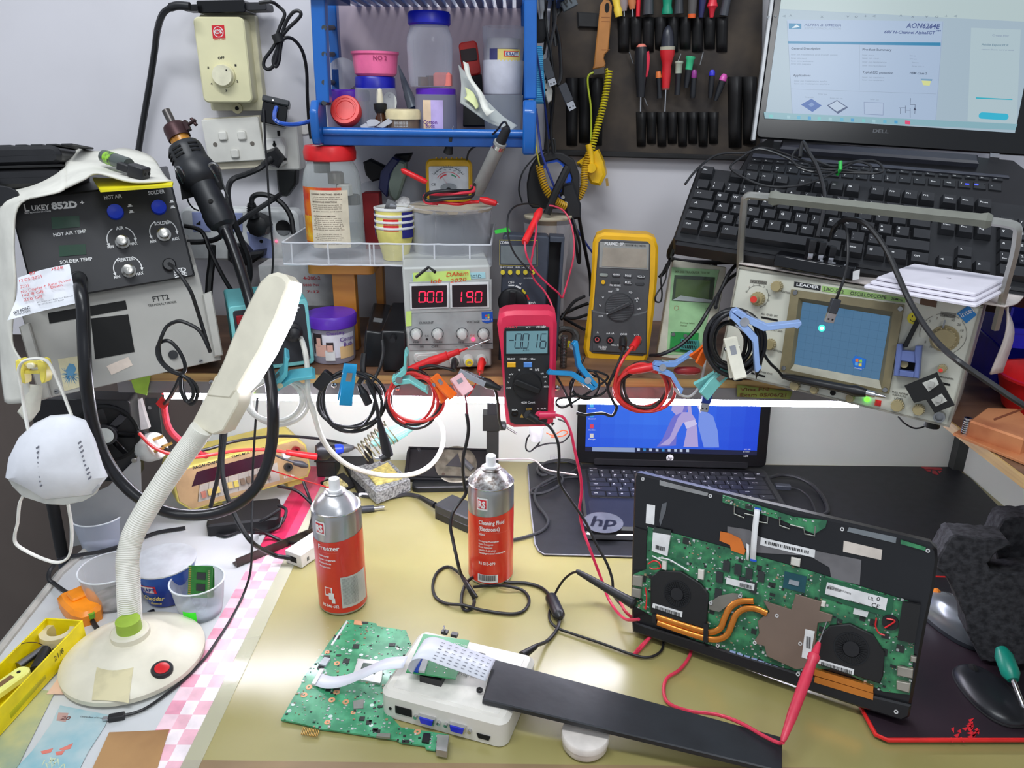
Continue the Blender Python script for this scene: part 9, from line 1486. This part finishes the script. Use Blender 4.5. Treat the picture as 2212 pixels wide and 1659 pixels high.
pl('keyboard_backing',[(750,435),(880,455),(960,510),(1270,580),(1550,635),(1540,785),(1370,745),(1360,680),(1240,610),(900,590),(750,500)],gry,.0002,.0016,'grey backing strip')
pl('paper_label',[(950,500),(1275,575),(1270,622),(945,545)],wl,.0016,.0022,'white barcode label',ex=barc(975,520,1240,582,18,.0024))
pl('paper_label',[(1445,520),(1675,575),(1668,635),(1440,585)],mat((206,196,186),.5),.0002,.0012,'blank beige label');pl('paper_label',[(268,302),(318,310),(312,425),(262,415)],wl,.0002,.0012)
pl('metal_strip',[(345,160),(635,235),(630,255),(345,188)],mat((150,150,150),.4,.4),.0002,.0016,'grey metal strip');pl('metal_strip',[(1475,440),(1760,500),(1755,535),(1465,465)],mat((130,136,140),.4,.4),.0002,.0016,'grey metal strip');pl('film_piece',[(360,300),(388,290),(382,340),(350,432),(342,400)],mat((90,92,96),.3),.0002,.001)
pl('orange_flex',[(708,465),(760,475),(830,510),(858,580),(850,605),(772,578),(765,545),(703,520)],mat((206,110,36),.35),.002,.0035,'orange flex cable')
for x,y,w in((745,672,1),(813,693,1),(880,717,1),(951,735,1),(703,738,1),(840,770,1),(905,800,1),(695,840,1)):
 pl('memory_chip',[(x-19,y-36),(x+21,y-26),(x+17,y+36),(x-23,y+26)],mat((44,48,48),.35),.002,.0045)
pl('paper_label',[(745,740),(912,780),(908,818),(740,776)],wl,.0045,.0052,'white board label',ex=barc(825,772,900,790,22,.0054,16))
pl('processor',[(1092,703),(1224,735),(1212,832),(1080,800)],mat((22,74,84),.35),.002,.0036,'teal processor package');pl('processor_die',[(1120,750),(1180,765),(1174,792),(1114,777)],mat((190,194,196),.12,.9),.0036,.0048,'mirror like processor die')
pl('solid_state_drive',[(1310,735),(1745,860),(1730,965),(1700,975),(1300,850)],mat((30,90,60),.4),.002,.0035)
pl('drive_label',[(1345,768),(1708,866),(1694,936),(1332,838)],wl,.0035,.0046,'white drive label',ex=lambda b:(barc(1348,792,1430,814,14,.0048,20)(b),[b.text(s,*q_([(x,y)])[0],h,PRK,.005,rot=-.12)for s,x,y,h in(('CE',1610,905,.005),('0',1640,870,.005),('UL',1590,862,.004),('SAMSUNG SSD 256GB',1356,786,.0018),('DC 3.3V 2.0A PN',1352,838,.0014),('MZ-VLN2560',1480,872,.0014),('FW 03A',1540,888,.0014))]))
pl('wireless_card',[(305,470),(410,487),(390,612),(298,580)],wl,.003,.0055,'white labelled wireless card',ex=barc(322,545,378,560,24,.0057,14));pl('card_cover',[(310,440),(412,460),(410,487),(305,470)],mat((50,58,54),.4),.003,.0052)
def fan(O,cx,cy,r,lb):
 b=MB();b.sl(q_(O,.008),.001,.008,mat((24,23,24),.45),.001);u,v=q_([(cx,cy)],.008)[0];rm=r*.3617*.00052;b.ring(u,v,.008,rm*.92,rm,BLKG,h=.0008)
 FH=b.out('fan_housing',t,'black fan housing');b=MB()
 for i in range(30):a=i*PI/15;b.T=Matrix.Translation((u,v,.0082))@Matrix.Rotation(a,4,'Z');b.box(rm*.5,-.0004,0,rm*.88,.0004,.0012,BLKG)
 b.T=Matrix.Identity(4);b.cyl(u,v,.0081,.0095,rm*.5,BLK,rm*.46,seg=28);b.out('fan_rotor',FH)
 pl('paper_label',lb,wl,.008,.0088,'barcode fan label',ex=barc(lb[0][0]+15,lb[0][1]+14,lb[1][0]-14,lb[1][1]+8,26,.009,34))
fan([(290,740),(340,700),(470,705),(590,780),(636,840),(625,1020),(610,1045),(290,950)],450,838,92,[(305,893),(482,945),(478,978),(300,918)])
fan([(1300,1090),(1360,1030),(1480,1018),(1620,1085),(1690,1190),(1680,1330),(1660,1375),(1288,1255)],1490,1165,100,[(1296,1228),(1507,1290),(1502,1322),(1290,1252)])
def pipe(pts,r=20):
 P=cat([V((*q_([p],.010)[0],.008))for p in pts],6);b=MB();b.tube(P,r*.3617*.00052,cu,12,flat=.6,up=(0,0,1));b.out('heat_pipe',t,'copper heat pipe')
pipe([(322,975),(460,1020),(600,1062),(655,1068),(705,1045),(730,985),(765,920),(825,885),(905,882)]);pipe([(330,1012),(460,1058),(610,1104),(690,1112),(745,1085),(775,1020),(800,965),(850,930),(920,930),(985,958)])
for z_ in(0,1):pl('copper_fin_block',[(1272,1288+z_*42),(1622,1392+z_*42),(1619,1430+z_*42),(1268,1324+z_*42)],cu,.001,.008,'copper heat pipe end')
pl('clamp_band',[(300,958),(322,964),(322,1015),(300,1008)],BLK,.008,.013);pl('clamp_band',[(608,1015),(636,1022),(632,1132),(604,1122)],BLK,.008,.013)
pl('heatsink_plate',[(640,890),(700,850),(780,833),(835,842),(842,872),(760,900),(700,945),(640,930)],mat((140,136,126),.4,.5),.004,.0065,'small grey heatsink plate');pl('heatsink_plate',[(965,880),(1130,932),(1157,840),(1312,885),(1300,940),(1378,965),(1370,1002),(1290,1012),(1260,1250),(1210,1282),(1160,1290),(985,1210),(970,1150),(903,1132),(940,1070),(930,1000),(1000,945)],pls,.004,.0075,'large brownish heatsink plate',.0005);pl('paper_label',[(1215,1048),(1272,1062),(1242,1232),(1193,1216)],wl,.0075,.0083,ex=barc(1222,1090,1250,1098,70,.0085,8))
for i in range(8):x,y=765+i*42.5,1176+i*14.5;pl('rubber_pad',[(x,y),(x+34,y+10),(x+33,y+27),(x-1,y+17)],mat((150,166,206),.5),.002,.0045,'pale blue rubber pad')
for q in([(183,728),(242,735),(238,798),(180,786)],[(180,803),(232,812),(228,866),(177,856)],[(1765,1270),(1860,1290),(1855,1345),(1760,1325)],[(1760,1358),(1845,1375),(1835,1430),(1760,1410)],[(1845,1210),(1880,1218),(1876,1250),(1842,1242)]):pl('metal_port',q,mat((170,164,152),.35,.6),.002,.008,'silver metal port',.0008)
pl('speaker_block',[(1795,885),(1905,905),(1868,1135),(1765,1112)],BLKM,.002,.008);pl('speaker_block',[(192,440),(268,462),(262,690),(186,690)],BLKM,.0003,.004);pl('ribbon_socket',[(1505,928),(1592,950),(1584,978),(1500,956)],wl,.002,.007,'white ribbon socket')
for q in([(358,640),(385,646),(382,698),(356,692)],[(574,690),(608,698),(604,756),(572,748)],[(1310,880),(1338,886),(1330,920),(1304,912)],[(1130,620),(1186,632),(1180,678),(1126,664)]):pl('white_connector',q,mat((214,210,200),.45),.002,.007,'small white connector',.0008)
b=MB();u,v=q_([(1722,1010)],.006)[0];b.cyl(u,v,.002,.006,.0085,BLKM,seg=24);b.out('coin_cell',t)
b=MB();z=.008
for pts,m in(([(340,622),(400,632),(460,665),(520,700)],PRW),([(300,610),(330,625),(360,640)],PRW),([(275,660),(310,640),(340,650),(350,680),(310,690),(285,680)],RED),([(1640,980),(1635,1030),(1655,1070),(1690,1085)],RED),([(1700,985),(1750,1000),(1690,1040)],RED),([(260,800),(268,860),(262,930)],RED)):
 b.tube(cat([V((*q_([p],z)[0],z))for p in pts],5),.0009,m,6)
b.out('thin_wire',t,'thin wires')
for i,(x,y)in enumerate(((235,155),(640,257),(1432,457),(1947,587),(213,642),(1843,1143),(690,1150),(1170,1320),(1757,1545),(913,1130),(1045,968),(1185,1135),(650,892),(825,852))):u,v=q_([(x,y)],.008)[0];zz=.0076 if i>8 else(.006 if i>5 else .0012);b=MB();b.ring(u,v,zz,.0011,.0022,mat((200,200,200),.4),h=.0008,z0=0);b.out('screw_post',t)
def ribbon(b,pts,w,m,th=.0004):
 """strip through points, w is the direction of its width"""
 C=cat(pts,6);n=len(C);h=V(w)*.5;vs=[]
 for p in C:vs+=[p-h,p+h]
 b.add(vs,[(2*i,2*i+2,2*i+3,2*i+1)for i in range(n-1)],m)
b=MB();ribbon(b,[V((*q_([p],z)[0],z))for p,z in(((930,328),.005),((925,360),.012),((912,480),.013),((905,580),.011),((902,640),.005))],V((*q_([(947,334)])[0],0))-V((*q_([(913,326)])[0],0)),wl);ribbon(b,[V((*q_([p],z)[0],z))for p,z in(((872,540),.004),((872,590),.008),((868,636),.004))],V((.0035,-.001,0)),wl);b.out('flat_cable',t,'white flat cable',sd=.0004)
for q in([(914,322),(950,328),(948,342),(911,336)],[(886,628),(924,636),(922,648),(884,640)]):pl('blue_tab',q,mat((30,80,190),.4),.004,.0066,'blue cable end')
b=MB()
for pts in([(792,312),(790,360),(850,385),(852,358),(905,370)],[(930,395),(940,408),(988,416),(990,375)],[(1062,380),(1062,430),(1120,450),(1125,425),(1205,445),(1212,480),(1270,492),(1275,435)]):b.tube([V((*q_([p],.004)[0],.003))for p in pts],.0009,mat((140,142,136),.4,.5),6)
b.out('wire_bracket',t,'grey wire brackets')
b=MB();A=P3((1250,1236,-.06));B2=LF.at(*LF.uv(1372,1306,.012),.012);fr=bt(A,B2);b.la([(.0022,-.004),(.0035,.0),(.0045,fr.w*.2),(.0062,fr.w*.8),(.0072,fr.w*.97),(.005,fr.w)],mat((26,26,28),.45),ax='x');b.thing('black_clip_probe','black clip probe reaching the left edge of the opened laptop','probe',fr)
cb('clip_probe_lead','thin black lead from the clip probe curving over the desk',[(1252,1236,-.06),(1236,1238,-.05),(1215,1256,-.03),(1196,1290,-.006),(1186,1330,-.004),(1200,1354,-.004),(1240,1370,-.004),(1300,1390,-.004),(1360,1412,-.004),(1400,1420,-.004),(1428,1406,-.004),(1432,1380,-.006),(1420,1350,-.012),(1400,1330,-.02)],.0017,RUB)
rr=mat((214,54,80),.4)
cb('red_probe_lead','red probe lead winding over the desk before the opened laptop',[(1340,1300,-.02),(1352,1322,-.02),(1380,1345,-.012),(1410,1362,-.012),(1385,1400,-.004),(1370,1412,-.004),(1400,1380,-.006),(1430,1360,-.008),(1462,1358,-.008),(1486,1376,-.006),(1492,1410,-.004),(1470,1445,-.004),(1440,1466,-.004),(1434,1496,-.004),(1446,1520,-.004),(1490,1536,-.006),(1550,1544,-.02),(1600,1562,-.03),(1650,1590,-.03),(1680,1604,-.03),(1692,1604,-.035)],.0021,rr)
tip=LF.at(*LF.uv(1787,1340,.006),.006);A=P3((1690,1603,-.035));fr=bt(tip,A);L_=fr.w;t=Th('red_test_probe','pinkish red test probe touching the mainboard of the opened laptop','probe',fr);b=MB();b.la([(.0022,L_*.20),(.0035,L_*.24),(.0045,L_*.30),(.0066,L_*.31),(.0066,L_*.34),(.0052,L_*.36),(.0062,L_*.5),(.0055,L_*.8),(.0035,L_*.97),(.002,L_)],rr,ax='x',seg=18);b.out('grip',t);b.la([(.0003,0),(.0009,.006),(.0011,L_*.16),(.0016,L_*.17),(.0016,L_*.2)],CHR,ax='x',seg=10);b.out('needle',t,'metal needle')
zb=DZ+.004;f=Fr(onz(607,1555,zb),(1,0,0));t=Th('loose_mainboard','green laptop mainboard lying flat beside the white programmer box','circuit board',f)
s_=.2803
def q2(pts,h=0):return[f.uv(580+x*s_,1260+y*s_,h)for x,y in pts]
PB2=[(600,285),(640,280),(830,308),(838,330),(1060,362),(1110,500),(1010,790),(930,1010),(1020,1110),(1110,1122),(1390,1165),(1370,1295),(1215,1275),(1205,1250),(1020,1225),(990,1205),(560,1140),(400,1120),(250,1080),(96,1050),(185,890),(250,780),(270,720),(390,570),(470,450)]
grn2=mat((50,134,92),.35,0,.25,45,coat=.35,c2=(84,172,126));b=MB();b.sl(q2(PB2),-.002,.0,grn2);b.out('board',t,'green board')
b=MB();bits(b,q2,PB2,420,8,.0,1.0);b.out('component',t,kind='stuff')
cop2=mat((222,160,120),.4,.2);b=MB()
for x,y,r in((453,532,1),(528,618,1.1),(312,802,1.15),(274,862,1.15),(525,840,1.15),(488,900,1.15),(596,916,1.15),(652,998,.8),(454,1073,1),(1148,1146,1.15)):u,v=q2([(x,y)])[0];b.ring(u,v,.0001,.0011*r,.0034*r,cop2,h=.0004)
b.sl(q2([(662,285),(730,295),(724,325),(656,318)]),0,.0005,cop2);b.out('copper_ring',t,'copper mounting rings');b=MB()
for x,y in((573,508),(630,520),(715,553),(828,573),(797,940),(160,985),(478,1027),(790,1095),(190,935)):b.cyl(*q2([(x,y)])[0],0,.0004,.0024,mat((206,224,214),.4),seg=18)
b.out('white_dot',t,'pale round pads')
for q,m,h,l in(([(330,770),(395,655),(430,655),(360,775)],wl,.003,'white ribbon connector'),([(385,620),(430,565),(478,575),(440,632)],mat((170,176,180),.3),.003,'small clear connector'),([(690,578),(890,600),(870,750),(860,770),(640,730)],mat((206,208,204),.35,.5),.003,'silver processor frame'),([(730,610),(860,625),(820,700),(700,680)],mat((60,80,70),.3),.0034,'processor'),([(1195,1150),(1250,1155),(1235,1225),(1180,1215)],BLK,.003,'black chip'),([(650,905),(735,890),(730,960),(655,965)],mat((130,130,124),.4),.0016,'grey chip'),([(840,1150),(940,1155),(935,1185),(830,1175)],mat((150,150,140),.35,.5),.003,'silver connector'),([(1300,1160),(1392,1170),(1375,1295),(1290,1280)],mat((190,190,186),.3,.8),.009,'silver network socket'),([(480,470),(600,285),(612,292),(492,478)],wl,.0012,'white edge strip')):
 b=MB();b.sl(q2(q,h),0,h,m,.0003);b.out('board_connector',t,l)
b=MB();g=random.Random(3)
for i in range(11):x,y=270+i*12,1108+i*2;u,v=q2([(x,y)])[0];b.box(u-.0004,v-.010,-.001,u+.0004,v,.0002,BRS)
for i in range(60):u,v=q2([(g.uniform(300,980),g.uniform(330,1100))])[0];b.text(g.choice(('C12','R4','U7','PQ','JP','L2')),u,v,.0012,mat((200,220,206),.5),.0004,rot=g.choice((0,1.57)))
b.out('board_print',t,'pins and white board print')
f=flat((818,1492),(1094,1564),(1141,1404),(888,1357),DZ+.036);f=Fr(f.o-V((0,0,.0345)),f.X);g_=flat((818,1492),(1094,1564),(1141,1404),(888,1357),DZ+.036);W,D=g_.w,g_.h;H=.0345;PF=f
t=Th('programmer_box','off white programmer box with blue display sockets on its front','programmer',f);ow=mat((222,218,208),.45,0,.02,20)
b=MB();b.rb(0,0,W,D,0,H,ow,.012,.005,k=7);b.out('case',t);b.rb(.012,.010,W-.012,D-.010,H-.0005,H+.0004,mat((226,222,213),.45),.002,.0002);a=f.uv(990,1458,H);c=f.uv(1046,1471,H);d=V(c)-V(a);b.text('Programmer',a[0],a[1],.0055,mat((120,122,120),.5),H+.0008,w=d.length,rot=math.atan2(d.y,d.x));b.out('top_panel',t)
b=MB();b.T=Matrix(((1,0,0,0),(0,0,1,-.0005),(0,1,0,0),(0,0,0,1)))
X_=lambda x,y=1560:f.uv(x,y,.014)[0]
b.sl(circ(X_(840,1535),.014,.0018,12),-.0006,.0002,HOLE);x=X_(870,1541);b.box(x-.010,.010,-.0006,x+.010,.020,.0002,HOLE);x=X_(1048,1577);b.sl([(x-.008,.012),(x+.008,.012),(x+.006,.006),(x-.006,.006)],-.0006,.0003,HOLE);b.out('slot',t)
for xp,yp in((922,1555),(989,1571)):
 x=X_(xp,yp);b=MB();b.T=Matrix(((1,0,0,0),(0,0,-1,0),(0,1,0,0),(0,0,0,1)));b.sl([(x-.010,.018),(x+.010,.018),(x+.008,.008),(x-.008,.008)],0,.004,CHR,.0006);b.sl([(x-.008,.0165),(x+.008,.0165),(x+.0065,.0095),(x-.0065,.0095)],.004,.0052,mat((40,50,200),.4))
 for s in(-1,1):b.cyl(x+s*.014,.013,0,.004,.0022,CHR,seg=10)
 b.out('display_socket',t,'blue display socket')
a=f.uv(935,1470,H);b=MB();b.box(a[0]-.013,a[1]-.007,H,a[0]+.013,a[1]+.008,H+.009,BLK);a=f.uv(1028,1414,H);b.box(a[0]-.011,a[1]-.003,H,a[0]+.011,a[1]+.003,H+.002,BLK);a=f.uv(961,1368,H);b.box(a[0]-.004,a[1]-.003,H,a[0]+.004,a[1]+.003,H+.004,BLK);b.rod((a[0],a[1],H+.003),(a[0],a[1]-.002,H+.012),.0013,CHR);a=f.uv(982,1374,H);b.box(a[0]-.004,a[1]-.003,H,a[0]+.004,a[1]+.003,H+.004,BLK);b.out('socket_and_switch',t)
zz=DZ+.036+.013;o=onz(877,1451,zz);g2=Fr(o,onz(984,1466,zz)-o);g2=Fr(o,g2.X,V((0,0,1)).cross(g2.X));t=Th('adapter_board','small green adapter board standing above the white programmer box','circuit board',g2);Q=[g2.uv(*p)for p in[(877,1451),(984,1466),(1014,1383),(915,1369)]];b=MB();b.sl(Q,-.0016,0,mat((34,146,84),.35,coat=.3));b.out('board',t);b=MB()
for i in range(9):
 for r_ in range(3):a=V(Q[0]).lerp(V(Q[1]),.35+.2*r_).lerp(V(Q[3]).lerp(V(Q[2]),.35+.2*r_),.1+.09*i);b.cyl(a.x,a.y,0,.0004,.0009,CHR,seg=8)
b.text('FPC Adapter V1.2',*g2.uv(980,1392),.003,PRW,.0004,rot=-.1);b.out('print',t);b.sl([g2.uv(*p,.003)for p in[(890,1446),(903,1449),(916,1412),(903,1409)]],0,.003,mat((30,80,200),.4));b.sl([g2.uv(*p,.003)for p in[(904,1448),(917,1450),(928,1414),(917,1412)]],0,.003,wl);b.out('ribbon_connector',t,'blue and white ribbon connectors')
ff=mat((226,228,236),.4,0,.015,20)
b=MB();ribbon(b,[P3(p)for p in((688,1468,-.006),(712,1474,-.010),(745,1470,-.020),(790,1452,-.040),(830,1435,-.050),(876,1430,-.0495))],P3((694,1456,-.006))-P3((680,1482,-.006)),ff);b.thing('short_flat_cable','white flat ribbon cable arching from the mainboard to the adapter board','ribbon cable',None,sd=.0004)
b=MB();P_=[P3(p)for p in((905,1432,-.052),(896,1420,-.064),(905,1403,-.076),(930,1400,-.078),(975,1416,-.070),(1020,1432,-.060),(1060,1448,-.050))];ribbon(b,P_,P3((890,1450,-.052))-P3((918,1404,-.052)),ff);nn=len(b.v);b.thing('wide_flat_cable','wide white ribbon cable with printed marks curling towards the black battery','ribbon cable',None,sd=.0004)
fz=Fr(P_[3]);b=MB();C=cat(P_[3:],6);w_=(P3((890,1450,-.052))-P3((918,1404,-.052)))
for i in range(2,len(C)-1,2):
 d=(C[i+1]-C[i]).normalized()
 for j in(-.35,-.2,-.05,.1,.25,.38):p=C[i]+w_*j+V((0,0,.0012));e=w_.normalized()*.0005;b.add([fz.loc(p-e),fz.loc(p-e+d*.004),fz.loc(p+e+d*.004),fz.loc(p+e)],[(0,1,2,3)],mat((120,122,130),.5))
b.out('printed_mark',bpy.data.objects['wide_flat_cable'],'faint printed marks');b_o=bpy.data.objects['printed_mark'];b_o.matrix_local=fz.M
A=[P3((1042,1512,-.044)),P3((1690,1668,-.024)),P3((1690,1592,-.024)),P3((1066,1424,-.044))];X=(A[1]-A[0]);f=Fr(A[0],X,A[3]-A[0]);Pq=[f.loc(p)for p in A];t=Th('laptop_battery','long flat black laptop battery propped on the white box and round jar','battery',f)
b=MB();b.sl([(p.x,p.y)for p in(Pq[0],V((Pq[0].x+.09,Pq[0].y-.0,0)),Pq[1],Pq[2],Pq[3])]if 0 else[(p.x,p.y)for p in Pq],-.005,.001,mat((36,39,44),.36,0,.15,14,.7),.0012);b.out('cell_pack',t);b=MB()
for x,y in((1062,1432),(1040,1487)):u,v=f.uv(x,y);b.ring(u-.002,v,-.004,.0014,.0036,BLK,h=.002)
b.out('mounting_tab',t)
f,p=dz(1263,1612,[(50,1612),(50,1585)]);r=p[0][0];t=Th('round_white_jar','small round cream jar under the black battery','jar',f);b=MB();b.la([(r*.9,0),(r*.98,.003),(r*.98,.010)],mat((226,216,206),.4),seg=36);b.out('jar_body',t);b.la([(r*1.02,.0105),(r*1.03,.017),(r*.99,.0185),(0,.0185)],mat((232,224,216),.4),seg=36);b.out('lid',t)
